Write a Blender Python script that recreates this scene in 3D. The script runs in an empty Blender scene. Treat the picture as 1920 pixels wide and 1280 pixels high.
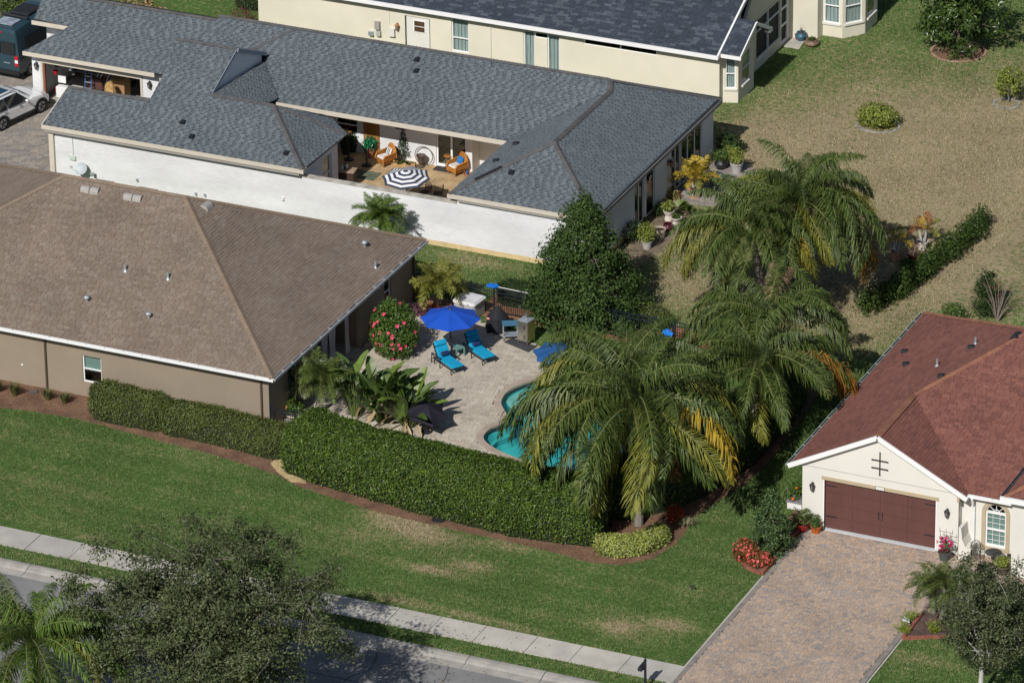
import bpy, bmesh, math, random
import numpy as np
from mathutils import Vector, Matrix

random.seed(11)
RG = np.random.default_rng(11)
scene = bpy.context.scene
COL = scene.collection
rad = math.radians

# ------------------------------------------------------------------ camera
FPX = 10500.0
PITCH, YAW, ROLL = rad(25.6), rad(24.7), rad(-0.83)
CAM = np.array([74.1524, -191.7969, 107.1394])
_f = np.array([-math.sin(YAW) * math.cos(PITCH), math.cos(YAW) * math.cos(PITCH), -math.sin(PITCH)])
_r = np.array([math.cos(YAW), math.sin(YAW), 0.0])
_u = np.cross(_r, _f)
_r, _u = math.cos(ROLL) * _r + math.sin(ROLL) * _u, -math.sin(ROLL) * _r + math.cos(ROLL) * _u
cam_data = bpy.data.cameras.new('camera')
cam_data.sensor_width = 36.0
cam_data.lens = FPX / 1920 * 36
cam_data.clip_start = 1.0
cam_data.clip_end = 5000.0
cam = bpy.data.objects.new('camera', cam_data)
COL.objects.link(cam)
cam.matrix_world = Matrix([[_r[0], _u[0], -_f[0], CAM[0]], [_r[1], _u[1], -_f[1], CAM[1]],
                           [_r[2], _u[2], -_f[2], CAM[2]], [0, 0, 0, 1]])
scene.camera = cam

# ------------------------------------------------------------------ light
SUN_EL = rad(40.0)
world = bpy.data.worlds.new('World')
scene.world = world
world.use_nodes = True
wn = world.node_tree.nodes
wl = world.node_tree.links
for n in list(wn):
    wn.remove(n)
sky = wn.new('ShaderNodeTexSky')
sky.sky_type = 'NISHITA'
sky.sun_disc = False
sky.sun_elevation = SUN_EL
sky.sun_rotation = rad(180.0)
bg = wn.new('ShaderNodeBackground')
bg.inputs['Strength'].default_value = 0.055
wo = wn.new('ShaderNodeOutputWorld')
wl.new(sky.outputs[0], bg.inputs['Color'])
wl.new(bg.outputs[0], wo.inputs['Surface'])
sun_data = bpy.data.lights.new('sun', 'SUN')
sun_data.energy = 4.3
sun_data.angle = rad(0.5)
sun_data.color = (1.0, 0.965, 0.91)
sun = bpy.data.objects.new('sun', sun_data)
COL.objects.link(sun)
sun.location = (0, -60, 60)
sun.rotation_euler = (math.pi / 2 - SUN_EL, 0, 0)
scene.view_settings.view_transform = 'Standard'
scene.view_settings.look = 'None'
scene.view_settings.exposure = -0.02
scene.view_settings.gamma = 1.0
scene.view_settings.use_curve_mapping = False


# ------------------------------------------------------------------ survey: where a sight line meets a real plane
def _ray(px, py):
    v = (px - 960) * _r - (py - 640) * _u + FPX * _f
    return v / np.linalg.norm(v)


def at(px, py, z=0.0):
    d = _ray(px, py)
    return CAM + (z - CAM[2]) / d[2] * d


def aty(px, py, y):
    d = _ray(px, py)
    return CAM + (y - CAM[1]) / d[1] * d


def atx(px, py, x):
    d = _ray(px, py)
    return CAM + (x - CAM[0]) / d[0] * d


def depth_of(p):
    return (np.asarray(p, float) - CAM) @ _f


def in_frame(p, pad=0):
    v = np.asarray(p, float) - CAM
    w = v @ _f
    x = v @ _r / w * FPX + 960
    y = -(v @ _u) / w * FPX + 640
    return (x > -pad) & (x < 1920 + pad) & (y > -pad) & (y < 1280 + pad)


# ------------------------------------------------------------------ materials
MATS = {}


def _nodes(name):
    m = bpy.data.materials.new(name)
    m.use_nodes = True
    nt = m.node_tree
    return m, nt, nt.nodes, nt.links, nt.nodes['Principled BSDF']


def c3(c, k=1.0):
    return (min(1, c[0] * k), min(1, c[1] * k), min(1, c[2] * k), 1)


def mat(name, col=None, rough=.7, var=.12, scale=1.5, bump=0.0, bscale=60, metal=0.0, spec=.3,
        ramp=None, trans=0.0, fine=0.0, fscale=120, stretch=None, rampmix=0.0, attr=None, coat=0.0):
    """ramp: list of colours picked per piece; var: slow colour variation; fine: grain."""
    if name in MATS:
        return MATS[name]
    m, nt, N, L, B = _nodes(name)
    geo = N.new('ShaderNodeNewGeometry')
    pos = geo.outputs['Position']
    if stretch:
        mp = N.new('ShaderNodeMapping')
        mp.inputs['Scale'].default_value = stretch
        L.new(pos, mp.inputs['Vector'])
        pos = mp.outputs[0]
    if ramp and attr:
        an = N.new('ShaderNodeAttribute'); an.attribute_name = attr
    if ramp:
        oi = N.new('ShaderNodeObjectInfo')
        ad = N.new('ShaderNodeMath'); ad.operation = 'ADD'
        L.new(geo.outputs['Random Per Island'], ad.inputs[0]); L.new(oi.outputs['Random'], ad.inputs[1])
        fr = N.new('ShaderNodeMath'); fr.operation = 'FRACT'
        L.new(ad.outputs[0], fr.inputs[0])
        cr = N.new('ShaderNodeValToRGB')
        cr.color_ramp.interpolation = 'LINEAR'
        e = cr.color_ramp.elements
        n = len(ramp)
        e[0].position = 0; e[0].color = c3(ramp[0])
        e[1].position = 1; e[1].color = c3(ramp[-1])
        for i in range(1, n - 1):
            k = e.new(i / (n - 1)); k.color = c3(ramp[i])
        L.new(an.outputs['Fac'] if attr else fr.outputs[0], cr.inputs[0])
        base = cr.outputs[0]
    else:
        rgb = N.new('ShaderNodeRGB'); rgb.outputs[0].default_value = c3(col)
        base = rgb.outputs[0]

    def modulate(base, amount, sc, det):
        nz = N.new('ShaderNodeTexNoise')
        nz.inputs['Scale'].default_value = sc; nz.inputs['Detail'].default_value = det
        L.new(pos, nz.inputs['Vector'])
        mr = N.new('ShaderNodeMapRange')
        mr.inputs[1].default_value = .3; mr.inputs[2].default_value = .7
        mr.inputs[3].default_value = 1 - amount; mr.inputs[4].default_value = 1 + amount
        L.new(nz.outputs[0], mr.inputs[0])
        mx = N.new('ShaderNodeVectorMath'); mx.operation = 'SCALE'
        L.new(base, mx.inputs[0]); L.new(mr.outputs[0], mx.inputs['Scale'])
        return mx.outputs[0]
    if var:
        base = modulate(base, var, scale, 5)
    if fine:
        base = modulate(base, fine, fscale, 2)
    L.new(base, B.inputs['Base Color'])
    B.inputs['Roughness'].default_value = rough
    B.inputs['Metallic'].default_value = metal
    B.inputs['Specular IOR Level'].default_value = spec
    if coat:
        B.inputs['Coat Weight'].default_value = coat
    if bump:
        nz = N.new('ShaderNodeTexNoise')
        nz.inputs['Scale'].default_value = bscale; nz.inputs['Detail'].default_value = 3
        L.new(pos, nz.inputs['Vector'])
        bp = N.new('ShaderNodeBump'); bp.inputs['Strength'].default_value = bump; bp.inputs['Distance'].default_value = .02
        L.new(nz.outputs[0], bp.inputs['Height']); L.new(bp.outputs[0], B.inputs['Normal'])
    if trans:
        tr = N.new('ShaderNodeBsdfTranslucent')
        L.new(base, tr.inputs['Color'])
        ms = N.new('ShaderNodeMixShader'); ms.inputs[0].default_value = trans
        L.new(B.outputs[0], ms.inputs[1]); L.new(tr.outputs[0], ms.inputs[2])
        L.new(ms.outputs[0], N['Material Output'].inputs['Surface'])
    MATS[name] = m
    return m


def leafmat(name, ramp, rough=.45, trans=.18, var=.18, scale=1.2, spec=.35):
    return mat(name, ramp=ramp, rough=rough, var=var, scale=scale, trans=trans, spec=spec)


def schlick(N, L, f0, normal=None):
    """reflection by viewing angle, the same from both sides of the pane"""
    g = N.new('ShaderNodeNewGeometry')
    d = N.new('ShaderNodeVectorMath'); d.operation = 'DOT_PRODUCT'
    L.new(normal or g.outputs['Normal'], d.inputs[0]); L.new(g.outputs['Incoming'], d.inputs[1])
    p = None
    for op, v in (('ABSOLUTE', 0), ('SUBTRACT', 1.0), ('POWER', 5.0), ('MULTIPLY_ADD', 1 - f0)):
        n = N.new('ShaderNodeMath'); n.operation = op
        if op == 'SUBTRACT': n.inputs[0].default_value = 1.0; n.use_clamp = True; L.new(p, n.inputs[1])
        else:
            L.new(p if p else d.outputs['Value'], n.inputs[0]); n.inputs[1].default_value = v
            if op == 'MULTIPLY_ADD': n.inputs[2].default_value = f0
        p = n.outputs[0]
    return p


def glassmat(name, tint, gloss=.04, trans=.5, rough=.02):
    """a pane: partly see-through, partly mirror, by angle"""
    m, nt, N, L, B = _nodes(name)
    t = N.new('ShaderNodeBsdfTransparent'); t.inputs[0].default_value = (*tint, 1)
    g = N.new('ShaderNodeBsdfGlossy'); g.inputs['Roughness'].default_value = rough
    g.inputs['Color'].default_value = (1, 1, 1, 1)
    mx = N.new('ShaderNodeMixShader')
    L.new(schlick(N, L, gloss), mx.inputs[0]); L.new(t.outputs[0], mx.inputs[1]); L.new(g.outputs[0], mx.inputs[2])
    L.new(mx.outputs[0], N['Material Output'].inputs['Surface'])
    N.remove(B)
    MATS[name] = m
    return m


def lawnmat(name):
    m, nt, N, L, B = _nodes(name)
    geo = N.new('ShaderNodeNewGeometry'); pos = geo.outputs['Position']
    at_ = N.new('ShaderNodeAttribute'); at_.attribute_name = 'dry'

    def noise(sc, det=4, rough=.6, vec=pos):
        n = N.new('ShaderNodeTexNoise')
        n.inputs['Scale'].default_value = sc; n.inputs['Detail'].default_value = det
        n.inputs['Roughness'].default_value = rough
        L.new(vec, n.inputs['Vector'])
        return n.outputs[0]
    # dry = attr + contrasty noise
    n1 = noise(2.2, 6, .7); n2 = noise(5, 4)
    a = N.new('ShaderNodeMath'); a.operation = 'MULTIPLY_ADD'; a.inputs[1].default_value = 1.5; a.inputs[2].default_value = -.75
    L.new(n1, a.inputs[0])
    b = N.new('ShaderNodeMath'); b.operation = 'MULTIPLY_ADD'; b.inputs[1].default_value = 3.2; b.inputs[2].default_value = -1.65
    L.new(n2, b.inputs[0])
    s = N.new('ShaderNodeMath'); s.operation = 'ADD'; L.new(a.outputs[0], s.inputs[0]); L.new(b.outputs[0], s.inputs[1])
    s2 = N.new('ShaderNodeMath'); s2.operation = 'ADD'; s2.use_clamp = True
    L.new(s.outputs[0], s2.inputs[0]); L.new(at_.outputs['Fac'], s2.inputs[1])
    cr = N.new('ShaderNodeValToRGB'); e = cr.color_ramp.elements
    e[0].position = 0; e[0].color = (.068, .128, .032, 1)
    e[1].position = 1; e[1].color = (.34, .275, .175, 1)
    for p_, c_ in ((.3, (.118, .176, .050, 1)), (.6, (.22, .21, .10, 1)), (.8, (.30, .245, .145, 1))):
        k = e.new(p_); k.color = c_
    L.new(s2.outputs[0], cr.inputs[0])
    n3 = noise(19, 3); n4 = noise(.35, 3)
    mr = N.new('ShaderNodeMapRange'); mr.inputs[1].default_value = .3; mr.inputs[2].default_value = .7
    mr.inputs[3].default_value = .58; mr.inputs[4].default_value = 1.42
    L.new(n3, mr.inputs[0])
    mr2 = N.new('ShaderNodeMapRange'); mr2.inputs[1].default_value = .3; mr2.inputs[2].default_value = .7
    mr2.inputs[3].default_value = .85; mr2.inputs[4].default_value = 1.18
    L.new(n4, mr2.inputs[0])
    mm = N.new('ShaderNodeMath'); mm.operation = 'MULTIPLY'; L.new(mr.outputs[0], mm.inputs[0]); L.new(mr2.outputs[0], mm.inputs[1])
    vs = N.new('ShaderNodeVectorMath'); vs.operation = 'SCALE'
    L.new(cr.outputs[0], vs.inputs[0]); L.new(mm.outputs[0], vs.inputs['Scale'])
    L.new(vs.outputs[0], B.inputs['Base Color'])
    B.inputs['Roughness'].default_value = .9; B.inputs['Specular IOR Level'].default_value = .1
    bp = N.new('ShaderNodeBump'); bp.inputs['Strength'].default_value = .9; bp.inputs['Distance'].default_value = .05
    n5 = noise(22, 4)
    L.new(n5, bp.inputs['Height']); L.new(bp.outputs[0], B.inputs['Normal'])
    MATS[name] = m
    return m


def blademat(name):
    m, nt, N, L, B = _nodes(name)
    at_ = N.new('ShaderNodeAttribute'); at_.attribute_name = 'dry'
    geo = N.new('ShaderNodeNewGeometry')
    a = N.new('ShaderNodeMath'); a.operation = 'MULTIPLY_ADD'; a.inputs[1].default_value = .6; a.inputs[2].default_value = -.3
    L.new(geo.outputs['Random Per Island'], a.inputs[0])
    s = N.new('ShaderNodeMath'); s.operation = 'ADD'; s.use_clamp = True
    L.new(a.outputs[0], s.inputs[0]); L.new(at_.outputs['Fac'], s.inputs[1])
    cr = N.new('ShaderNodeValToRGB'); e = cr.color_ramp.elements
    e[0].position = 0; e[0].color = (.075, .135, .034, 1)
    e[1].position = 1; e[1].color = (.39, .32, .205, 1)
    k = e.new(.35); k.color = (.145, .205, .068, 1)
    k = e.new(.65); k.color = (.26, .235, .125, 1)
    L.new(s.outputs[0], cr.inputs[0])
    L.new(cr.outputs[0], B.inputs['Base Color'])
    B.inputs['Roughness'].default_value = .7; B.inputs['Specular IOR Level'].default_value = .2
    MATS[name] = m
    return m


# ------------------------------------------------------------------ mesh helpers
def tagged(o, label=None, cat=None, group=None, kind=None):
    if label: o['label'] = label
    if cat: o['category'] = cat
    if group: o['group'] = group
    if kind: o['kind'] = kind
    return o


def thing(name, label, cat, loc=(0, 0, 0), rz=0.0, group=None):
    o = bpy.data.objects.new(name, None)
    COL.objects.link(o)
    o.empty_display_size = .2
    o.location = [float(v) for v in loc]
    o.rotation_euler = (0, 0, rz)
    return tagged(o, label, cat, group)


def wloc(o):
    v = Vector((0, 0, 0))
    while o is not None:
        v += Vector(o.location)
        o = o.parent
    return np.array(v)


def link(name, me, parent=None, local=True):
    o = bpy.data.objects.new(name, me)
    COL.objects.link(o)
    if parent is not None:
        o.parent = parent
    return o


def mesh_np(name, V, quads=None, tris=None, mats=None, attr=None, smooth=False):
    V = np.asarray(V, np.float32).reshape(-1, 3)
    me = bpy.data.meshes.new(name)
    q = np.zeros((0, 4), np.int32) if quads is None else np.asarray(quads, np.int32).reshape(-1, 4)
    t = np.zeros((0, 3), np.int32) if tris is None else np.asarray(tris, np.int32).reshape(-1, 3)
    loops = np.concatenate([q.ravel(), t.ravel()])
    nq, ntr = len(q), len(t)
    me.vertices.add(len(V)); me.vertices.foreach_set('co', V.ravel())
    me.loops.add(len(loops)); me.loops.foreach_set('vertex_index', loops)
    me.polygons.add(nq + ntr)
    st = np.concatenate([np.arange(nq) * 4, nq * 4 + np.arange(ntr) * 3]).astype(np.int32)
    me.polygons.foreach_set('loop_start', st)
    me.polygons.foreach_set('use_smooth', np.full(nq + ntr, bool(smooth)))
    me.update(calc_edges=True)
    if mats is not None:
        me.materials.append(mats)
    if attr is not None:
        for k, v in attr.items():
            a = me.attributes.new(k, 'FLOAT', 'POINT')
            a.data.foreach_set('value', np.asarray(v, np.float32))
    return me


class M:
    """collects shapes in world (or local) coordinates, then links them as ONE mesh object"""
    def __init__(s):
        s.v = []; s.f = []

    def add(s, vs, fs):
        n = len(s.v)
        s.v += [tuple(float(c) for c in p) for p in vs]
        s.f += [[i + n for i in f] for f in fs]
        return s

    def box(s, x0, y0, z0, x1, y1, z1):
        x0, x1 = min(x0, x1), max(x0, x1); y0, y1 = min(y0, y1), max(y0, y1); z0, z1 = min(z0, z1), max(z0, z1)
        return s.add([(x0, y0, z0), (x1, y0, z0), (x1, y1, z0), (x0, y1, z0), (x0, y0, z1), (x1, y0, z1), (x1, y1, z1), (x0, y1, z1)],
                     [(0, 3, 2, 1), (4, 5, 6, 7), (0, 1, 5, 4), (1, 2, 6, 5), (2, 3, 7, 6), (3, 0, 4, 7)])

    def beam(s, p0, p1, w, h, up=(0, 0, 1)):
        """box from p0 to p1, width w across, height h along up"""
        p0 = np.array(p0, float); p1 = np.array(p1, float)
        d = p1 - p0; d /= np.linalg.norm(d)
        a = np.cross(d, np.array(up, float)); na = np.linalg.norm(a)
        a = np.array([1., 0, 0]) if na < 1e-6 else a / na
        b = np.cross(a, d)
        vs = []
        for p in (p0, p1):
            for i, j in ((-1, -1), (1, -1), (1, 1), (-1, 1)):
                vs.append(p + a * i * w / 2 + b * j * h / 2)
        return s.add(vs, [(0, 1, 2, 3), (7, 6, 5, 4), (0, 4, 5, 1), (1, 5, 6, 2), (2, 6, 7, 3), (3, 7, 4, 0)])

    def prism(s, poly, z0, z1):
        n = len(poly)
        vs = [(p[0], p[1], z0) for p in poly] + [(p[0], p[1], z1) for p in poly]
        fs = [list(range(n))[::-1], list(range(n, 2 * n))] + [(i, (i + 1) % n, n + (i + 1) % n, n + i) for i in range(n)]
        return s.add(vs, fs)

    def prism_dir(s, poly3, d):
        n = len(poly3); d = np.array(d, float)
        vs = [np.array(p, float) for p in poly3] + [np.array(p, float) + d for p in poly3]
        fs = [list(range(n))[::-1], list(range(n, 2 * n))] + [(i, (i + 1) % n, n + (i + 1) % n, n + i) for i in range(n)]
        return s.add(vs, fs)

    def tube(s, path, r, n=6, cap=True):
        path = [np.array(p, float) for p in path]
        k = len(path)
        rs = r if hasattr(r, '__len__') else [r] * k
        vs = []
        ref = np.array([0.31, 0.17, 0.93])
        for i, p in enumerate(path):
            d = path[min(i + 1, k - 1)] - path[max(i - 1, 0)]
            d = d / (np.linalg.norm(d) + 1e-9)
            a = np.cross(d, ref); a /= (np.linalg.norm(a) + 1e-9)
            b = np.cross(d, a)
            for j in range(n):
                t = 2 * math.pi * j / n
                vs.append(p + rs[i] * (a * math.cos(t) + b * math.sin(t)))
        fs = []
        for i in range(k - 1):
            for j in range(n):
                fs.append((i * n + j, i * n + (j + 1) % n, (i + 1) * n + (j + 1) % n, (i + 1) * n + j))
        if cap:
            fs.append(list(range(n))); fs.append([(k - 1) * n + j for j in range(n)][::-1])
        return s.add(vs, fs)

    def lathe(s, prof, c=(0, 0, 0), n=16, close=True):
        vs = []
        for r_, z in prof:
            for j in range(n):
                t = 2 * math.pi * j / n
                vs.append((c[0] + r_ * math.cos(t), c[1] + r_ * math.sin(t), c[2] + z))
        fs = []
        for i in range(len(prof) - 1):
            for j in range(n):
                fs.append((i * n + j, i * n + (j + 1) % n, (i + 1) * n + (j + 1) % n, (i + 1) * n + j))
        if close:
            fs.append(list(range(n))[::-1]); fs.append([(len(prof) - 1) * n + j for j in range(n)])
        return s.add(vs, fs)

    def ball(s, c, r, n=10, k=6):
        rx, ry, rz = r if hasattr(r, '__len__') else (r, r, r)
        vs = [(c[0], c[1], c[2] - rz)]
        for i in range(1, k):
            t = math.pi * i / k
            for j in range(n):
                a = 2 * math.pi * j / n
                vs.append((c[0] + rx * math.sin(t) * math.cos(a), c[1] + ry * math.sin(t) * math.sin(a), c[2] - rz * math.cos(t)))
        vs.append((c[0], c[1], c[2] + rz))
        fs = [(0, 1 + (j + 1) % n, 1 + j) for j in range(n)]
        for i in range(k - 2):
            for j in range(n):
                fs.append((1 + i * n + j, 1 + i * n + (j + 1) % n, 1 + (i + 1) * n + (j + 1) % n, 1 + (i + 1) * n + j))
        l = len(vs) - 1
        b = 1 + (k - 2) * n
        fs += [(l, b + j, b + (j + 1) % n) for j in range(n)]
        return s.add(vs, fs)

    def face(s, *pts):
        return s.add(pts, [list(range(len(pts)))])

    def build(s, name, m, parent=None, local=False, smooth=False, bevel=0.0):
        off = np.zeros(3)
        if not local and parent is not None:
            off = wloc(parent)
        me = bpy.data.meshes.new(name)
        me.from_pydata([(p[0] - off[0], p[1] - off[1], p[2] - off[2]) for p in s.v], [], s.f)
        if m is not None:
            me.materials.append(m)
        if smooth:
            me.polygons.foreach_set('use_smooth', np.ones(len(me.polygons), bool))
        me.update()
        if bevel:
            bm = bmesh.new(); bm.from_mesh(me)
            bmesh.ops.bevel(bm, geom=list(bm.edges), offset=bevel, segments=1, affect='EDGES', clamp_overlap=True)
            bm.to_mesh(me); bm.free()
        return link(name, me, parent)


def top_mesh(name, m, material, label, cat, group=None, smooth=False, origin=None):
    """a thing that is one mesh, with its origin at its base"""
    a = np.array(m.v)
    o0 = np.array(origin) if origin is not None else np.array([a[:, 0].mean(), a[:, 1].mean(), a[:, 2].min()])
    m.v = [tuple(p - o0) for p in a]
    o = m.build(name, material, None, smooth=smooth)
    o.location = o0
    return tagged(o, label, cat, group)


def copy_tree(o, parent=None):
    c = o.copy()
    COL.objects.link(c)
    if parent is not None:
        c.parent = parent
    for ch in list(o.children):
        copy_tree(ch, c)
    return c


def place_copy(src, loc, rz, label, first):
    o = src if first else copy_tree(src)
    o.location = [float(v) for v in loc]
    o.rotation_euler = (0, 0, rz)
    o['label'] = label
    return o


def inpoly(P, poly):
    P = np.asarray(P, float); poly = np.asarray(poly, float)
    x, y = P[:, 0], P[:, 1]
    r_ = np.zeros(len(P), bool)
    j = len(poly) - 1
    for i in range(len(poly)):
        xi, yi = poly[i][:2]; xj, yj = poly[j][:2]
        c = ((yi > y) != (yj > y)) & (x < (xj - xi) * (y - yi) / (yj - yi + 1e-12) + xi)
        r_ ^= c
        j = i
    return r_


def smooth_closed(pts, k=8):
    P = np.array([p[:2] for p in pts], float); n = len(P); out = []
    for i in range(n):
        p0, p1, p2, p3 = P[i - 1], P[i], P[(i + 1) % n], P[(i + 2) % n]
        for t in np.linspace(0, 1, k, endpoint=False):
            out.append(.5 * ((2 * p1) + (-p0 + p2) * t + (2 * p0 - 5 * p1 + 4 * p2 - p3) * t ** 2 + (-p0 + 3 * p1 - 3 * p2 + p3) * t ** 3))
    return np.array(out)


def smooth_open(pts, k=6):
    P = np.array(pts, float); n = len(P); out = []
    for i in range(n - 1):
        p0, p1, p2, p3 = P[max(i - 1, 0)], P[i], P[i + 1], P[min(i + 2, n - 1)]
        for t in np.linspace(0, 1, k, endpoint=False):
            out.append(.5 * ((2 * p1) + (-p0 + p2) * t + (2 * p0 - 5 * p1 + 4 * p2 - p3) * t ** 2 + (-p0 + 3 * p1 - 3 * p2 + p3) * t ** 3))
    out.append(P[-1])
    return np.array(out)


def fill_poly(name, outer, holes, z, material, skirt=0.0):
    """flat sheet with holes"""
    bm = bmesh.new()
    edges = []
    for ring in [outer] + list(holes):
        vs = [bm.verts.new((float(p[0]), float(p[1]), z)) for p in ring]
        for i in range(len(vs)):
            edges.append(bm.edges.new((vs[i], vs[(i + 1) % len(vs)])))
    bmesh.ops.triangle_fill(bm, use_beauty=True, use_dissolve=False, edges=edges)
    for f in bm.faces:
        if f.normal.z < 0:
            f.normal_flip()
    if skirt:
        n = len(outer)
        bm.verts.ensure_lookup_table()
        up = [bm.verts[i] for i in range(n)]
        lo = [bm.verts.new((float(p[0]), float(p[1]), z - skirt)) for p in outer]
        for i in range(n):
            bm.faces.new((up[i], up[(i + 1) % n], lo[(i + 1) % n], lo[i]))
    me = bpy.data.meshes.new(name)
    bm.to_mesh(me); bm.free()
    me.materials.append(material)
    return link(name, me)


def snoise(x, y, seed=0):
    """cheap smooth noise for shapes"""
    r_ = np.random.default_rng(seed); s = np.zeros_like(np.asarray(x, float))
    for i in range(6):
        a, b, c = r_.uniform(-1, 1, 2).tolist() + [r_.uniform(0, 6.28)]
        s = s + np.sin(a * x * (1 + i * .7) + b * y * (1 + i * .7) + c) / (1 + .4 * i)
    return s / 3


# ------------------------------------------------------------------ pieces: shingles, pavers
def unit(v):
    v = np.asarray(v, float)
    return v / (np.linalg.norm(v) + 1e-12)


def shingle_unit(e, th, material, tone=.5):
    V = [(0, 0, th), (1, 0, th), (1, e * 1.05, .004), (0, e * 1.05, .004), (0, 0, -.004), (1, 0, -.004)]
    return mesh_np('shingle', V, [(0, 1, 2, 3), (4, 5, 1, 0)], [(4, 0, 3), (5, 2, 1)], material, {'tone': [tone] * 6})


class Roof:
    def __init__(s, house, e, wr, th, material, deckmat):
        s.house, s.e, s.wr, s.th, s.m = house, e, wr, th, material
        s.deck = M(); s.deckmat = deckmat
        s.full = []      # (origin, u, w, n, width)
        s.V = []; s.Q = []; s.T = []; s.nv = 0; s.tone = []; s.dash = False
        s.caps = []

    def plane(s, pts, z0=None, shingled=True):
        P = np.array(pts, float)
        n = np.zeros(3)
        for i in range(len(P)):
            a, b = P[i], P[(i + 1) % len(P)]
            n += np.cross(a, b)
        n = unit(n)
        if n[2] < 0: n = -n; P = P[::-1]
        u = unit(np.cross((0, 0, 1), n)); w = unit(np.cross(n, u))
        if w[2] < 0: w = -w; u = -u
        s.deck.add([p - n * .02 for p in P] + [p - n * .10 for p in P],
                   [list(range(len(P))), [len(P) + i for i in range(len(P))][::-1]] +
                   [(i, len(P) + i, len(P) + (i + 1) % len(P), (i + 1) % len(P)) for i in range(len(P))])
        if not shingled: return
        o = P[0]
        S = np.array([((p - o) @ u, (p - o) @ w) for p in P])
        t0, t1 = S[:, 1].min(), S[:, 1].max()

        def spans(t):
            xs = []
            for i in range(len(S)):
                (xa, ya), (xb, yb) = S[i], S[(i + 1) % len(S)]
                if (ya > t) != (yb > t):
                    xs.append(xa + (t - ya) / (yb - ya) * (xb - xa))
            xs.sort()
            return [(xs[i], xs[i + 1]) for i in range(0, len(xs) - 1, 2)]
        rows = max(1, int(round((t1 - t0) / s.e)))
        e = (t1 - t0) / rows
        for r_ in range(rows):
            tb, tt = t0 + r_ * e + 1e-4, t0 + (r_ + 1) * e - 1e-4
            A, Bs = spans(tb), spans(tt)
            if len(A) != len(Bs):
                A = Bs = spans((tb + tt) / 2)
            for (a0, a1), (b0, b1) in zip(A, Bs):
                lo, hi = min(a0, b0), max(a1, b1)
                x = lo - random.uniform(0, s.wr[1]); alt = False
                while x < hi:
                    wd = random.uniform(*s.wr)
                    tone = random.random()
                    if s.dash:
                        alt = not alt
                        wd = random.uniform(.10, .20) if alt else random.uniform(.16, .30)
                        tone = random.uniform(0, .42) if alt else random.uniform(.5, 1)
                    x0, x1 = x, x + wd
                    x += wd
                    if x1 < lo or x0 > hi: continue
                    q = [min(max(x0, a0), a1), min(max(x1, a0), a1), min(max(x1, b0), b1), min(max(x0, b0), b1)]
                    if q[1] - q[0] < .01 and q[2] - q[3] < .01: continue
                    th = s.th * random.choice((.5, 1.0, 1.0, 1.5))
                    rect = x0 >= max(a0, b0) and x1 <= min(a1, b1)
                    if rect and s.dash and alt:
                        tm = tb + (tt - tb) * .55
                        s._tab(o, u, w, n, q, tb, tm, th * .35, tone); s._tab(o, u, w, n, q, tm, tt, s.th * .8, random.uniform(.5, 1))
                    elif rect:
                        s.full.append((o + u * x0 + w * tb, u, w, n, wd, th, tone))
                    else:
                        s._tab(o, u, w, n, q, tb, tt, th, tone)

    def _tab(s, o, u, w, n, q, tb, tt, th, tone):
        s.tone += [tone] * 6
        g = .006
        pt = lambda x, t, h: o + u * x + w * t + n * h
        s.V += [pt(q[0] + g, tb, th), pt(q[1] - g, tb, th), pt(q[2] - g, tt + .006, .004), pt(q[3] + g, tt + .006, .004),
                pt(q[0] + g, tb, -.004), pt(q[1] - g, tb, -.004)]
        k = s.nv
        s.Q += [(k, k + 1, k + 2, k + 3), (k + 4, k + 5, k + 1, k)]
        s.T += [(k + 4, k, k + 3), (k + 5, k + 2, k + 1)]
        s.nv += 6

    def cap(s, p0, p1, n=None, w=.3, step=.2):
        s.caps.append((np.array(p0, float), np.array(p1, float), w, step))

    def finish(s, capmat, pick=300, pickcap=150):
        base = wloc(s.house)
        ro = s.deck.build('roof', s.deckmat, s.house)
        # the shingles that show largest become parts of their own
        for xs_, y0_ in getattr(s, 'streaks', []):     # rain streaks below the pipes
            s.full = [f[:6] + (f[6] * .2,) if abs(f[0][0] + f[4] / 2 - xs_) < .17 and f[0][1] < y0_ and f[3][1] < -.2 else f for f in s.full]
        O = np.array([f[0] for f in s.full])
        vis = in_frame(O, -10)
        d = depth_of(O) + np.where(vis, 0, 1e4)
        # surfaces facing away count last
        nn = np.array([f[3] for f in s.full])
        view = O - CAM; view /= np.linalg.norm(view, axis=1)[:, None]
        d = d + np.where((nn * view).sum(1) > -.05, 1e4, 0)
        order = np.argsort(d)
        umes = [shingle_unit(s.e, s.th, s.m, (i + .5) / 8) for i in range(8)]
        for k in order[:pick]:
            o, u, w, n, wd, th, tone = s.full[k]
            ob = bpy.data.objects.new('shingle', umes[min(7, int(tone * 8))])
            COL.objects.link(ob); ob.parent = ro
            p = o - base + u * .006
            wd -= .012
            ob.matrix_basis = Matrix([[u[0] * wd, w[0], n[0], p[0]], [u[1] * wd, w[1], n[1], p[1]], [u[2] * wd, w[2], n[2], p[2]], [0, 0, 0, 1]])
        for k in order[pick:]:
            o, u, w, n, wd, th, tone = s.full[k]
            s._tab(o, u, w, n, (0, wd, wd, 0), 0, s.e, th, tone)
        me = mesh_np('shingle_field', np.array(s.V) - base, s.Q, s.T, s.m, {'tone': s.tone})
        tagged(link('shingle_field', me, ro), kind='stuff')
        # ridge and hip caps
        cu = M()
        cu.add([(-.5, 0, -.25), (0, 0, .0), (.5, 0, -.25), (-.5, 1, -.3), (0, 1, -.06), (.5, 1, -.3), (-.5, 0, -.32), (0, 0, -.1), (.5, 0, -.32)],
               [(0, 1, 4, 3), (1, 2, 5, 4), (6, 7, 1, 0), (7, 8, 2, 1)])
        cme = bpy.data.meshes.new('ridge_cap'); cme.from_pydata(cu.v, [], cu.f); cme.materials.append(capmat)
        nk = 0; lst = []
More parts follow.
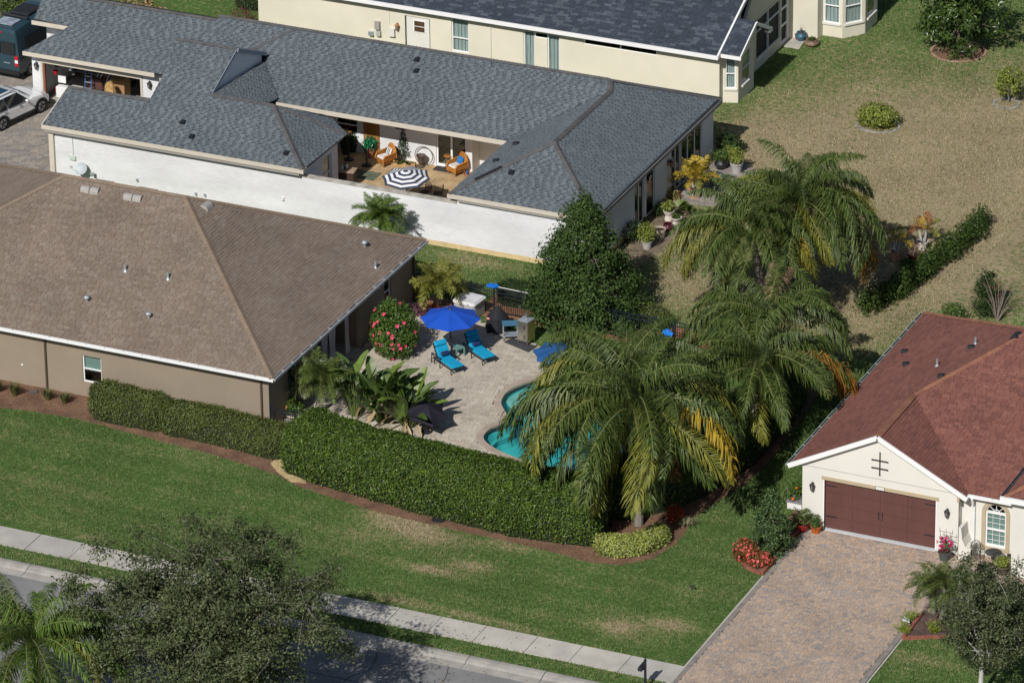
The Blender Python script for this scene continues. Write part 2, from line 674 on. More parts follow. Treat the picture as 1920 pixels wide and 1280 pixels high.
        for p0, p1, w, step in s.caps:
            Ln = np.linalg.norm(p1 - p0); d = (p1 - p0) / Ln
            k = int(Ln / step); a = unit(np.cross(d, (0, 0, 1))); b = np.cross(a, d)
            for i in range(k):
                lst.append((p0 + d * (i * Ln / k), a, d, b, w, Ln / k * 1.12))
        lst.sort(key=lambda q: depth_of(q[0]) + (0 if in_frame(q[0]) else 1e4))
        rest = M()
        for i, (p, a, d, b, w, ln) in enumerate(lst):
            p = p + b * .075
            if i < pickcap:
                ob = bpy.data.objects.new('ridge_cap', cme); COL.objects.link(ob); ob.parent = ro
                q = p - base
                ob.matrix_basis = Matrix([[a[0] * w, d[0] * ln, b[0] * .3, q[0]], [a[1] * w, d[1] * ln, b[1] * .3, q[1]],
                                          [a[2] * w, d[2] * ln, b[2] * .3, q[2]], [0, 0, 0, 1]])
            else:
                rest.add([p + a * (v[0] * w) + d * (v[1] * ln) + b * (v[2] * .3) for v in cu.v], cu.f)
        if rest.v:
            tagged(rest.build('ridge_cap_run', capmat, ro), kind='stuff')
        return ro


def paver_field(parent, polys, ang, rowh, lens, z, hgt, material, holes=(), pick=300, gap=.008, jig=.0025, minx=None, name='paver'):
    """rows of stones inside polygons: nearest as parts, the rest as one part"""
    c, s = math.cos(ang), math.sin(ang)
    allp = np.concatenate([np.asarray(p)[:, :2] for p in polys])
    uv = np.stack([allp[:, 0] * c + allp[:, 1] * s, -allp[:, 0] * s + allp[:, 1] * c], 1)
    u0, v0 = uv.min(0); u1, v1 = uv.max(0)
    rec = []
    v = v0
    while v < v1:
        h = random.choice(rowh)
        x = u0 - random.uniform(0, .3)
        while x < u1:
            l = random.choice(lens)
            rec.append((x, v, l, h)); x += l
        v += h
    R = np.array(rec)
    cu, cv = R[:, 0] + R[:, 2] / 2, R[:, 1] + R[:, 3] / 2
    C2 = np.stack([cu * c - cv * s, cu * s + cv * c], 1)
    ok = np.zeros(len(R), bool)
    for p in polys: ok |= inpoly(C2, p)
    for p in holes: ok &= ~inpoly(C2, p)
    R, C2 = R[ok], C2[ok]
    P3 = np.concatenate([C2, np.full((len(C2), 1), z)], 1)
    d = depth_of(P3) + np.where(in_frame(P3, -8), 0, 1e4)
    order = np.argsort(d)
    b = .012
    uV = np.array([(-.5, -.5, 0), (.5, -.5, 0), (.5, .5, 0), (-.5, .5, 0), (-.5, -.5, 1), (.5, -.5, 1), (.5, .5, 1), (-.5, .5, 1)])
    uQ = np.array([(4, 5, 6, 7), (0, 1, 5, 4), (1, 2, 6, 5), (2, 3, 7, 6), (3, 0, 4, 7)])
    me = mesh_np(name, uV * (1, 1, 1), uQ, None, material)
    base = wloc(parent)
    for k in order[:pick]:
        ob = bpy.data.objects.new(name, me); COL.objects.link(ob); ob.parent = parent
        ob.location = (P3[k, 0] - base[0], P3[k, 1] - base[1], z - base[2])
        ob.rotation_euler = (random.gauss(0, .004), random.gauss(0, .004), ang)
        ob.scale = (R[k, 2] - gap, R[k, 3] - gap, hgt + random.uniform(-jig, jig))
    rest = order[pick:]
    if len(rest):
        Lx = R[rest, 2] - gap; Ly = R[rest, 3] - gap
        n = len(rest)
        X = uV[None, :, 0] * Lx[:, None]; Y = uV[None, :, 1] * Ly[:, None]
        Hh = hgt + RG.uniform(-jig, jig, (n, 1)) + RG.normal(0, .0015, (n, 8))
        Z = uV[None, :, 2] * Hh
        V = np.stack([X * c - Y * s + P3[rest, 0:1] - base[0], X * s + Y * c + P3[rest, 1:2] - base[1], Z + z - base[2]], -1).reshape(-1, 3)
        Q = (uQ[None] + (np.arange(n) * 8)[:, None, None]).reshape(-1, 4)
        tagged(link(name + '_field', mesh_np(name + '_field', V, Q, None, material), parent), kind='stuff')


# ------------------------------------------------------------------ foliage
def rand_unit(n, rg=RG):
    v = rg.normal(size=(n, 3))
    return v / np.linalg.norm(v, axis=1)[:, None]


def leaf_arrays(P, Nrm, L, W, rg=RG, jitter=.55, fold=.18, droop=0.0):
    n = len(P)
    Nn = Nrm + rg.normal(0, jitter, (n, 3))
    Nn /= np.linalg.norm(Nn, axis=1)[:, None]
    d = rand_unit(n, rg)
    d[:, 2] -= droop
    d -= (d * Nn).sum(1)[:, None] * Nn
    d /= np.linalg.norm(d, axis=1)[:, None] + 1e-9
    s = np.cross(Nn, d)
    L = np.broadcast_to(np.asarray(L, float), (n,))[:, None] * rg.uniform(.7, 1.3, (n, 1))
    W = np.broadcast_to(np.asarray(W, float), (n,))[:, None] * rg.uniform(.75, 1.25, (n, 1))
    mid = P + d * L * .5 - Nn * W * fold
    V = np.stack([P, mid + s * W * .5 + Nn * W * fold * 2, P + d * L, mid - s * W * .5 + Nn * W * fold * 2], 1).reshape(-1, 3)
    Q = np.arange(n * 4).reshape(-1, 4)
    return V, Q


def foliage(name, P, Nrm, L, W, material, parent=None, rg=RG, **k):
    V, Q = leaf_arrays(np.asarray(P, float), np.asarray(Nrm, float), L, W, rg, **k)
    off = wloc(parent) if parent is not None else np.zeros(3)
    return link(name, mesh_np(name, V - off, Q, None, material), parent)


def ellip_points(c, r, n, shell=.35, rg=RG, zmin=None, bump=.12, seed=0):
    """points near the surface of a lumpy ellipsoid"""
    d = rand_unit(n, rg)
    rad_ = 1 - shell * rg.random(n) ** 1.6
    lump = 1 + bump * snoise(d[:, 0] * 4 + d[:, 2] * 3, d[:, 1] * 4 - d[:, 2] * 2, seed)
    P = np.asarray(c) + d * (rad_ * lump)[:, None] * np.asarray(r)
    if zmin is not None:
        k = P[:, 2] > zmin
        P, d = P[k], d[k]
    return P, unit_rows(d / np.asarray(r) + np.array([0, 0, .25]))


def unit_rows(a):
    return a / (np.linalg.norm(a, axis=1)[:, None] + 1e-9)


def shrub(name, label, cat, c, r, n, L, W, ramp_m, stem=True, group=None, shell=.5, bump=.14, seed=1, lift=0.0, fl=None, twig=None):
    """c: ground point; r: radii; rounded bush with its core of twigs"""
    c = np.asarray(c, float)
    t = thing(name, label, cat, c, 0, group)
    cc = c + (0, 0, r[2] * .82 + lift)
    P, Nn = ellip_points(cc, r, n, shell, zmin=c[2] + .02, bump=bump, seed=seed)
    foliage('foliage', P, Nn, L, W, ramp_m, t)
    if stem:
        m = M()
        for i in range(9):
            a = i * 2.4; q = cc + np.array([math.cos(a) * r[0] * .6, math.sin(a) * r[1] * .6, r[2] * random.uniform(-.1, .5)])
            m.tube([c + (math.cos(a) * .05, math.sin(a) * .05, 0), (c + q) / 2 + (0, 0, .1 * r[2]), q], [.025, .018, .008], 5)
        m.build('stem', twig or mat('twig', (.11, .085, .06), .9), t)
    if fl:
        P, Nn = ellip_points(cc, np.asarray(r) * 1.03, fl[0], .06, zmin=c[2] + .15, bump=bump, seed=seed)
        flower_cluster('flower', P, Nn, fl[1], fl[2], t)
    return t


def flower_cluster(name, P, Nn, size, material, parent):
    """five-petalled heads; each head one part"""
    off = wloc(parent)
    V = []; 
    m = M()
    for k in range(5):
        a = k * 2 * math.pi / 5; ca, sa = math.cos(a), math.sin(a)
        m.add([(0, 0, 0), (ca * .35 - sa * .3, sa * .35 + ca * .3, .12), (ca, sa, .22), (ca * .35 + sa * .3, sa * .35 - ca * .3, .12)], [(0, 3, 2, 1)])
    me = bpy.data.meshes.new(name); me.from_pydata(m.v, [], m.f); me.materials.append(material)
    for p, n in zip(P, Nn):
        o = bpy.data.objects.new(name, me); COL.objects.link(o); o.parent = parent
        q = Vector((float(n[0]), float(n[1]), float(n[2]))).to_track_quat('Z', 'Y')
        s_ = size * random.uniform(.75, 1.25)
        o.matrix_basis = Matrix.Translation(Vector([float(v) for v in p - off])) @ q.to_matrix().to_4x4() @ Matrix.Scale(s_, 4)


def hedge(name, label, path, width, height, material, density=520, L=.085, W=.05, group=None, seed=3, rnd=2.6, core_m=None, cat='hedge', lump=.07, toplift=1.0, endr=.8):
    """clipped hedge along a path; cross-section is a rounded box"""
    P = smooth_open([p[:2] for p in path], 8)
    seg = np.linalg.norm(np.diff(P, axis=0), axis=1); cum = np.concatenate([[0], np.cumsum(seg)]); LT = cum[-1]
    base = np.array([P[:, 0].mean(), P[:, 1].mean(), 0])
    t = thing(name, label, cat, base, 0, group)
    rg = np.random.default_rng(seed)

    def surf(s, th, k=1.0):
        i = np.clip(np.searchsorted(cum, s) - 1, 0, len(seg) - 1)
        f = ((s - cum[i]) / seg[i])[:, None]
        p = P[i] * (1 - f) + P[i + 1] * f
        d = (P[i + 1] - P[i]) / seg[i][:, None]
        nrm = np.stack([d[:, 1], -d[:, 0]], 1)
        e = np.minimum(s, LT - s)
        endk = np.clip(1 - (1 - np.clip(e / endr, 0, 1)) ** 2, 0, 1) ** .5
        cx, sx = np.cos(th), np.sin(th)
        a = np.sign(cx) * np.abs(cx) ** (2 / rnd); b = np.abs(sx) ** (2 / rnd)
        h = height * (1 + lump * .6 * snoise(s * 1.1, th * 2, seed + 5)) * (.72 + .28 * endk) * toplift
        w = width / 2 * (1 + lump * snoise(s * 1.7, th * 3, seed)) * endk
        # narrower at the foot
        w = w * (.9 + .1 * np.clip(b * 2, 0, 1))
        hf = 1 + lump * .5 * snoise(s * 5.5, th * 8, seed + 9)
        w = w * hf
        Z = b * h * k * (1 + lump * .3 * snoise(s * 5.1, th * 7, seed + 2))
        X = p[:, 0] + nrm[:, 0] * a * w * k; Y = p[:, 1] + nrm[:, 1] * a * w * k
        nx = np.stack([nrm[:, 0] * a, nrm[:, 1] * a, b * .9], 1)
        # end caps look outwards
        en = np.where(e < endr, (1 - e / endr), 0)[:, None] * np.where(s < LT / 2, -1, 1)[:, None]
        nx[:, :2] += d * en
        return np.stack([X, Y, Z], 1), unit_rows(nx)
    per = width + 2 * height
    n = int(LT * per * density)
    s = rg.uniform(0, LT, n); th = rg.uniform(0.02, math.pi - .02, n)
    # even out by arc length of the rounded box
    th = np.where(rg.random(n) < .42, np.arccos(np.clip(rg.uniform(-1, 1, n), -1, 1)), th)
    # thin spots and hollows where the clippers never reach evenly
    hol = snoise(s * 3.1, th * 5.3, seed + 21) + .6 * snoise(s * 7.3, th * 11, seed + 22)
    kp = rg.random(n) < np.clip(1.05 - .75 * np.clip(hol - .15, 0, 1) * 1.6, .25, 1)
    s, th = s[kp], th[kp]; n = len(s)
    Q, Nn = surf(s, th)
    Q += Nn * (rg.normal(0, .05, n) - .03)[:, None]
    Q[:, 2] = np.maximum(Q[:, 2], .03)
    foliage('foliage', Q, Nn, L, W, material, t, rg, jitter=.62)
    # solid core added to block light; its dark colour stands for inner shade
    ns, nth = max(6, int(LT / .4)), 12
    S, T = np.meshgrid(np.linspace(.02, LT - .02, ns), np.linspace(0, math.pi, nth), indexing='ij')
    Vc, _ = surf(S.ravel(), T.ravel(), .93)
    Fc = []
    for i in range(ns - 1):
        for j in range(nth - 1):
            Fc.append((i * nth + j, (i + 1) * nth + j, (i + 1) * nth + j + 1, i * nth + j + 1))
    link('shade_core', mesh_np('shade_core', Vc - base, Fc, None, core_m or mat('hedge_shade_core', (.022, .03, .012), .95, .4, 8)), t)
    return t


def frond_mesh(name, material, rg, L=4.2, e0=60, e1=-70, nl=70, ll=.62, wl=.03, sag=1.0, lift=.25, start=.16, rr=.028, stem_m=None, curl=1.25, split=.3):
    N = 16
    t = np.linspace(0, 1, N)
    ang = np.radians(e0 + (e1 - e0) * t ** curl)
    dx, dz = np.cos(ang) * L / (N - 1), np.sin(ang) * L / (N - 1)
    px = np.concatenate([[0], np.cumsum(dx[:-1])]); pz = np.concatenate([[0], np.cumsum(dz[:-1])])
    side_bend = np.sin(t * 2.2) * rg.uniform(-.12, .12) * L
    pts = np.stack([px, side_bend, pz], 1)
    k = nl * 2
    ti = np.clip(np.repeat(np.linspace(start, .995, nl), 2) + rg.normal(0, .006, k), 0, .999)
    sd = np.tile([1., -1.], nl)
    fi = ti * (N - 1); i0 = np.clip(fi.astype(int), 0, N - 2); ff = (fi - i0)[:, None]
    B = pts[i0] * (1 - ff) + pts[i0 + 1] * ff
    T = unit_rows(pts[i0 + 1] - pts[i0])
    Sd = np.zeros((k, 3)); Sd[:, 1] = sd
    Sd = unit_rows(Sd - (Sd * T).sum(1)[:, None] * T)
    U = np.cross(T, Sd) * sd[:, None]
    U = np.where(U[:, 2:3] < 0, -U, U)
    prof = np.clip(np.sin(np.pi * (.18 + .74 * (ti - start) / (1 - start))), .2, 1)
    ln = ll * prof * rg.uniform(.6, 1.25, k)
    d0 = Sd * rg.uniform(.65, 1, (k, 1)) + T * rg.uniform(.25, .65, (k, 1)) + U * (lift + rg.normal(0, split, (k, 1)))
    d0 = unit_rows(d0)
    down = np.array([0, 0, -1.])
    rows = []
    p = B.copy()
    hw = [.55, 1.0, .8]
    for j in range(3):
        g = sag * (0.15 + .75 * j) * rg.uniform(.7, 1.3, (k, 1))
        d = unit_rows(d0 + down * g)
        w = unit_rows(T - (T * d).sum(1)[:, None] * d)
        rows.append(p - w * wl * hw[j] * .5); rows.append(p + w * wl * hw[j] * .5)
        p = p + d * (ln / 3)[:, None]
    rows.append(p)
    V = np.stack(rows, 1).reshape(-1, 3)
    b = (np.arange(k) * 7)[:, None]
    Q = np.concatenate([b + np.array([[0, 1, 3, 2]]), b + np.array([[2, 3, 5, 4]])])
    Tr = b + np.array([[4, 5, 6]])
    # rachis: a three-sided rod
    rv = []; rq = []
    for i in range(N):
        r_ = rr * (1 - .85 * t[i]) + .004
        rv += [pts[i] + (0, r_, 0), pts[i] + (0, -r_, 0), pts[i] + (0, 0, r_ * 1.2)]
    for i in range(N - 1):
        for j in range(3):
            rq.append((i * 3 + j, i * 3 + (j + 1) % 3, (i + 1) * 3 + (j + 1) % 3, (i + 1) * 3 + j))
    nV = len(V)
    me = mesh_np(name, np.concatenate([V, np.array(rv)]), np.concatenate([Q, np.array(rq) + nV]), Tr, material)
    if stem_m:
        me.materials.append(stem_m)
        nq = len(Q)
        idx = np.zeros(len(me.polygons), np.int32); idx[nq:nq + len(rq)] = 1
        me.polygons.foreach_set('material_index', idx)
    return me


def palm(label, base, crown, classes, trunk_r=.16, trunk_m=None, name='palm_tree', cat='palm tree', group=None, seed=5, offset=0.0, name_f='frond', tip_shape=True, skirt=None):
    """classes: list of (count, mesh-maker list, scale range, azimuth offset)"""
    base = np.asarray(base, float); crown = np.asarray(crown, float)
    t = thing(name, label, cat, base, 0, group)
    m = M()
    k = 14
    path = [base * (1 - f) + crown * f + np.array([math.sin(f * 3) * .06, 0, 0]) for f in np.linspace(0, 1, k)]
    rs = [trunk_r * (1.25 - .35 * f + .06 * (i % 2)) for i, f in enumerate(np.linspace(0, 1, k))]
    m.tube(path, rs, 9)
    m.build('trunk', trunk_m or mat('palm_trunk', (.2, .18, .155), .9, .25, 6, bump=.5, bscale=30, stretch=(1, 1, 5)), t)
    off = wloc(t)
    rg = np.random.default_rng(seed)
    az = offset
    for meshes, n, sc, azs in classes:
        for i in range(n):
            az = azs[i % len(azs)] + rg.uniform(-.12, .12) if azs is not None else az + 2.39996 + rg.uniform(-.55, .55)
            o = bpy.data.objects.new(name_f, meshes[int(rg.integers(len(meshes)))])
            COL.objects.link(o); o.parent = t
            a = np.array([math.cos(az), math.sin(az), 0]) * trunk_r * .5
            o.location = (crown[0] - off[0] + a[0], crown[1] - off[1] + a[1], crown[2] - off[2] + rg.uniform(-.12, .12))
            o.rotation_euler = (rg.uniform(-.5, .5), rg.uniform(-.2, .16), az)
            s_ = rg.uniform(*sc)
            o.scale = (s_, s_, s_)
    return t


def tree(name, label, base, height, crown_c, crown_r, nclump, per, L, W, leaf_m, bark_m, trunk_r=.14, cat='tree', seed=9, clump_r=.55, shape='ball', rag=.3, lean=(0, 0), twigs=True, tw=.5, fork=.35, nlimb=12, shellp=.5, foliage_mat2=None):
    base = np.asarray(base, float); cc = base + np.asarray(crown_c, float); cr = np.asarray(crown_r, float)
    rg = np.random.default_rng(seed)
    t = thing(name, label, cat, base)
    # clump centres
    d = rand_unit(nclump, rg)
    rr = rg.random(nclump) ** shellp
    if shape == 'cone':
        z = rg.beta(1.0, 1.7, nclump)
        a = rg.uniform(0, 2 * math.pi, nclump)
        prof = np.minimum(1, (1 - z) ** .85 * 1.12) * np.minimum(1, .75 + z * 3)
        q = (.35 + .65 * rg.random(nclump) ** .5) * prof * (1 + rag * snoise(a * 2.5, z * 6, seed))
        CC = np.stack([cc[0] + np.cos(a) * q * cr[0], cc[1] + np.sin(a) * q * cr[1], cc[2] - cr[2] + z * 2 * cr[2]], 1)
        out = unit_rows(np.stack([np.cos(a), np.sin(a), np.full(nclump, .5)], 1))
    else:
        lump = 1 + .22 * snoise(d[:, 0] * 3 + d[:, 2] * 2, d[:, 1] * 3 - d[:, 2], seed)
        CC = cc + d * (rr * lump)[:, None] * cr
        out = unit_rows(d + np.array([0, 0, .45]))
    n = nclump * per
    idx = np.repeat(np.arange(nclump), per)
    cs = clump_r * rg.uniform(.6, 1.3, nclump)
    off = rg.normal(0, 1, (n, 3)) * np.array([.55, .55, .38]) * cs[idx][:, None]
    P = CC[idx] + off
    P[:, 2] = np.maximum(P[:, 2], base[2] + .05)
    Nn = unit_rows(out[idx] * .7 + unit_rows(off) * .6 + np.array([0, 0, .3]))
    foliage('crown', P, Nn, L, W, leaf_m, t, rg, jitter=.55)
    # trunk, limbs, twigs
    m = M()
    top = base + np.array([lean[0], lean[1], height * fork])
    m.tube([base, base * .5 + top * .5 + (.04, 0, 0), top], [trunk_r * 1.25, trunk_r, trunk_r * .85], 8)
    m.build('trunk', bark_m, t)
    m = M()
    pick = rg.choice(nclump, min(nlimb, nclump), replace=False)
    ends = []
    for k in pick:
        e = CC[k]
        mid = top * .55 + e * .45 + rg.normal(0, .15, 3) + np.array([0, 0, .12 * height * fork])
        m.tube([top - (0, 0, .05), mid, e], [trunk_r * .6, trunk_r * .32 * (tw * .6 + .4), trunk_r * .1 * tw], 6)
        ends.append((mid, e))
    if twigs:
        E = np.array([q for p in ends for q in p])
        for k in range(nclump):
            j = np.argmin(np.linalg.norm(E - CC[k], axis=1))
            e = CC[k] + rg.normal(0, .12, 3)
            if np.linalg.norm(e - E[j]) > .15:
                m.tube([E[j], (E[j] + e) / 2 + rg.normal(0, .1, 3), e], [trunk_r * .2 * tw, trunk_r * .13 * tw, trunk_r * .05 * tw], 4, cap=False)
    m.build('limbs', bark_m, t)
    return t

# ================================================================== MATERIALS IN USE
M_lawn = lawnmat('lawn')
M_blade = blademat('grass_blades')
M_ground = mat('ground', (.08, .1, .04), .95, .3, .2)
M_asphalt = mat('asphalt', (.225, .222, .222), .92, .22, .6, bump=.25, bscale=90, fine=.12, fscale=40)
M_conc = mat('concrete', (.46, .435, .39), .9, .12, .8, bump=.15, bscale=70, fine=.10, fscale=25)
M_conc2 = mat('kerb_concrete', (.35, .33, .30), .92, .2, 1.5, bump=.2, bscale=60, fine=.12, fscale=25)
M_mulch = mat('mulch', (.17, .098, .062), .97, .3, 1.2, bump=1.0, bscale=22, fine=.45, fscale=18)
M_chip = mat('mulch_chip', ramp=[(.09, .045, .028), (.2, .115, .07), (.27, .17, .115), (.15, .075, .05)], rough=.95, var=.1)
M_gravel = mat('gravel', (.48, .37, .20), .95, .2, 3, bump=.8, bscale=30, fine=.35, fscale=22)
M_sand = mat('joint_sand', (.21, .18, .14), .95, .2, 2)
M_dpav = mat('drive_paver', ramp=[(0.266, 0.234, 0.220), (0.445, 0.325, 0.236), (0.373, 0.297, 0.247), (0.481, 0.365, 0.275), (0.302, 0.268, 0.253), (0.421, 0.314, 0.236)], rough=.88, var=.12, scale=.5, fine=.1, fscale=40)
M_dborder = mat('border_paver', ramp=[(.20, .185, .175), (.27, .24, .215), (.23, .205, .19)], rough=.88, var=.1)
M_ppav = mat('pool_paver', ramp=[(.372, .326, .265), (.502, .446, .367), (.446, .391, .316), (.539, .484, .409), (.409, .363, .302)], rough=.85, var=.1, scale=.6, fine=.1, fscale=40)
M_court = mat('court_paver', ramp=[(.26, .23, .205), (.34, .30, .255), (.22, .205, .195), (.37, .32, .265)], rough=.88, var=.1)
M_trav = mat('travertine_tile', ramp=[(.42, .30, .165), (.50, .37, .215), (.46, .33, .185), (.40, .285, .165)], rough=.6, var=.18, scale=1.5, fine=.12, fscale=9)
M_cope = mat('coping', ramp=[(.36, .30, .24), (.42, .35, .28), (.39, .32, .26)], rough=.85, var=.1)
M_poolin = mat('pool_plaster', (.10, .43, .43), .6, .06, 2)
M_pooltile = mat('pool_tile', (.035, .05, .065), .3, .2, 8)

M_white = mat('white_stucco', (.67, .675, .69), .9, .10, .5, bump=.45, bscale=9, fine=.05, fscale=5, stretch=(.6, .6, 2.2))
M_cream = mat('cream_stucco', (.68, .64, .525), .9, .05, .6, bump=.3, bscale=30)
M_cream2 = mat('pale_cream_stucco', (.68, .665, .615), .9, .04, .6, bump=.3, bscale=30)
M_tan = mat('tan_stucco', (.27, .222, .168), .92, .06, .5, bump=.4, bscale=30, fine=.04, fscale=12)
M_yband = mat('stained_plinth', (.60, .46, .25), .92, .15, 1.5, bump=.3, bscale=30)
M_trimw = mat('white_trim', (.80, .80, .80), .5, .03, 2, spec=.4)
M_trimb = mat('beige_trim', (.56, .51, .43), .6, .05, 2)
M_tantrim = mat('tan_trim', (.44, .365, .25), .8, .05, 2)
M_taupe = mat('taupe_trim', (.27, .225, .17), .7, .05, 2)
M_brownpipe = mat('brown_pipe', (.085, .062, .045), .5, .05)
M_gutter = mat('white_gutter', (.78, .79, .80), .35, .03, spec=.5)
M_gutin = mat('gutter_trough', (.06, .06, .065), .8, .2, 3)
M_glass = glassmat('window_glass', (.82, .87, .87), .05)
M_glassd = glassmat('dark_glass', (.18, .22, .22), .08)
M_blindg = mat('green_blind', (.36, .47, .43), .7, .08, 12, stretch=(.1, .1, 6))
M_curt = mat('pale_curtain', (.60, .62, .60), .8, .2, 9, stretch=(3, 3, .1))
M_dark = mat('room_shade', (.02, .021, .023), .9, .1)  # near-black colour standing in for unlit rooms
M_screen = mat('insect_screen', (.028, .030, .032), .75, .08)
M_whitepl = mat('white_plastic', (.75, .75, .75), .4, .02)
M_black = mat('black_metal', (.022, .022, .026), .4, .05, spec=.5)
M_bluefence = mat('fence_metal', (.012, .018, .028), .38, .05, spec=.5)
M_steel = mat('stainless_steel', (.52, .50, .46), .28, .12, 3, metal=.9)
M_galv = mat('galvanised', (.50, .55, .60), .4, .08, 4, metal=.6)
M_ventg = mat('grey_vent', (.34, .32, .30), .6, .1, 6)
M_ventb = mat('black_vent', (.02, .022, .026), .55, .05)
M_door = mat('garage_door_brown', (.118, .052, .046), .55, .06, 2, stretch=(1, 1, .3))
M_wood = mat('wood_door', ramp=[(.26, .105, .025), (.36, .16, .045), (.21, .085, .022)], rough=.55, var=.25, scale=3, stretch=(6, 6, .5))

SHG = mat('grey_shingle', ramp=[(.056, .066, .079), (.072, .083, .098), (.088, .104, .119), (.119, .141, .159), (.131, .157, .172), (.149, .174, .190)], attr='tone', rough=.92, var=.08, scale=.4, fine=.12, fscale=60)
SHGC = mat('grey_cap', ramp=[(.075, .074, .078), (.105, .102, .105), (.088, .086, .09)], rough=.92, var=.1)
SHN = mat('navy_shingle', ramp=[(0.033, 0.041, 0.057), (0.042, 0.052, 0.072), (0.038, 0.048, 0.066), (0.055, 0.067, 0.089), (0.086, 0.102, 0.127)], attr='tone', rough=.92, var=.08, scale=.4, fine=.12, fscale=60)
SHB = mat('brown_shingle', ramp=[(0.178, 0.140, 0.113), (0.206, 0.155, 0.123), (0.219, 0.179, 0.146), (0.190, 0.145, 0.114), (0.236, 0.194, 0.157)], attr='tone', rough=.94, var=.12, scale=.35, fine=.12, fscale=60)
SHBC = mat('brown_cap', ramp=[(.20, .148, .108), (.23, .172, .128)], rough=.94, var=.1)
SHR = mat('red_shingle', ramp=[(0.142, 0.061, 0.051), (0.179, 0.073, 0.059), (0.208, 0.088, 0.068), (0.175, 0.072, 0.058), (0.228, 0.099, 0.077)], attr='tone', rough=.93, var=.1, scale=.4, fine=.12, fscale=60)
SHRC = mat('red_cap', ramp=[(.22, .098, .062), (.25, .118, .075), (.19, .082, .055)], rough=.93, var=.1)
M_deckg = mat('felt_grey', (.03, .034, .038), .95, .1)
M_deckb = mat('felt_brown', (.085, .06, .046), .95, .1)
M_deckr = mat('felt_red', (.05, .02, .017), .95, .1)
M_deckn = mat('felt_navy', (.012, .015, .024), .95, .1)

LF_hedge = leafmat('hedge_leaf', [(.014, .036, .007), (.05, .098, .012), (.088, .15, .017), (.024, .056, .009), (.16, .22, .03), (.042, .082, .012)], rough=.42, var=.3, scale=2.2)
LF_hedge2 = leafmat('small_hedge_leaf', [(.035, .06, .014), (.075, .105, .02), (.11, .14, .028), (.05, .082, .018), (.16, .165, .04), (.09, .12, .045)], rough=.42)
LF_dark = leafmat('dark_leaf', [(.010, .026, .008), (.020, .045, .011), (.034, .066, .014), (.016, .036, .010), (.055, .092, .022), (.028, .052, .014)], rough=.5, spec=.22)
LF_oak = leafmat('oak_leaf', [(0.026, 0.042, 0.015), (0.061, 0.083, 0.030), (0.105, 0.131, 0.051), (0.041, 0.060, 0.023), (0.176, 0.194, 0.108), (0.072, 0.089, 0.037)], rough=.6, spec=.15)
LF_oak2 = leafmat('grey_oak_leaf', [(.026, .040, .016), (.058, .080, .030), (.10, .128, .05), (.036, .052, .02), (.19, .205, .125), (.06, .08, .026)], rough=.6, spec=.15)
LF_magn = leafmat('broad_leaf', [(.018, .042, .008), (.04, .082, .012), (.075, .125, .022), (.028, .058, .010), (.10, .155, .035)], rough=.35, spec=.5)
LF_lime = leafmat('variegated_leaf', [(.19, .23, .035), (.33, .37, .06), (.44, .46, .13), (.12, .17, .03), (.50, .52, .24)], rough=.45)
LF_yg = leafmat('yellow_green_leaf', [(.11, .14, .02), (.2, .24, .035), (.28, .31, .06), (.08, .12, .02)], rough=.45)
LF_mid = leafmat('mid_leaf', [(.03, .07, .012), (.06, .12, .018), (.10, .165, .028), (.045, .09, .014)], rough=.4)
LF_orange = leafmat('croton_leaf', [(.40, .035, .012), (.5, .11, .015), (.30, .03, .015), (.12, .05, .015)], rough=.45)
LF_purple = leafmat('purple_leaf', [(.10, .035, .06), (.16, .06, .09), (.07, .03, .04)], rough=.5)
LF_redgr = leafmat('azalea_leaf', [(.14, .07, .02), (.24, .09, .025), (.09, .085, .02), (.32, .08, .03)], rough=.5)
M_pink = mat('pink_petal', ramp=[(.75, .05, .16), (.85, .10, .22), (.70, .06, .09)], rough=.6, var=.05, trans=.15)
M_coral = mat('coral_petal', ramp=[(.80, .10, .09), (.85, .17, .14), (.75, .09, .16)], rough=.6, var=.05, trans=.15)
M_magenta = mat('magenta_petal', ramp=[(.55, .015, .16), (.7, .03, .22), (.45, .01, .12)], rough=.6, var=.05, trans=.15)
M_orangeflower = mat('orange_petal', (.75, .22, .06), .6, .05)
M_ofl = mat('red_orange_petal', ramp=[(.6, .06, .015), (.7, .16, .02)], rough=.6, var=.05)

FR_green = leafmat('frond_green', [(.024, .046, .009), (.056, .09, .016), (.10, .138, .03), (.034, .062, .012), (.155, .185, .058)], rough=.48, spec=.28, trans=.08)
FR_yel = leafmat('frond_yellow', [(.30, .21, .02), (.46, .31, .025), (.2, .17, .025), (.52, .34, .03)], rough=.5, spec=.25, trans=.2)
FR_ygr = leafmat('frond_yellow_green', [(.09, .11, .017), (.16, .17, .026), (.22, .21, .035), (.11, .13, .02)], rough=.48, spec=.28, trans=.08)
FR_orange = leafmat('frond_orange', [(.28, .115, .015), (.36, .16, .02), (.15, .09, .018), (.2, .10, .02)], rough=.5)
FR_dead = leafmat('frond_dead', [(.30, .205, .115), (.40, .29, .18), (.24, .16, .09), (.34, .24, .14)], rough=.8)
FR_brown = leafmat('frond_brown', [(.16, .07, .03), (.24, .115, .05), (.11, .05, .025)], rough=.8)
FR_fine = leafmat('fine_frond', [(.045, .075, .015), (.08, .115, .022), (.12, .155, .04), (.055, .09, .017)], rough=.4, spec=.45, trans=.2)
FR_bright = leafmat('bright_frond', [(.045, .09, .013), (.09, .16, .02), (.15, .22, .04)], rough=.45, spec=.35, trans=.15)
M_rach = mat('rachis', (.16, .17, .06), .6, .1)
M_rachd = mat('dead_rachis', (.27, .13, .05), .8, .1)
M_bark = mat('oak_bark', (.13, .105, .085), .95, .3, 4, bump=.6, bscale=20, stretch=(1, 1, .4))
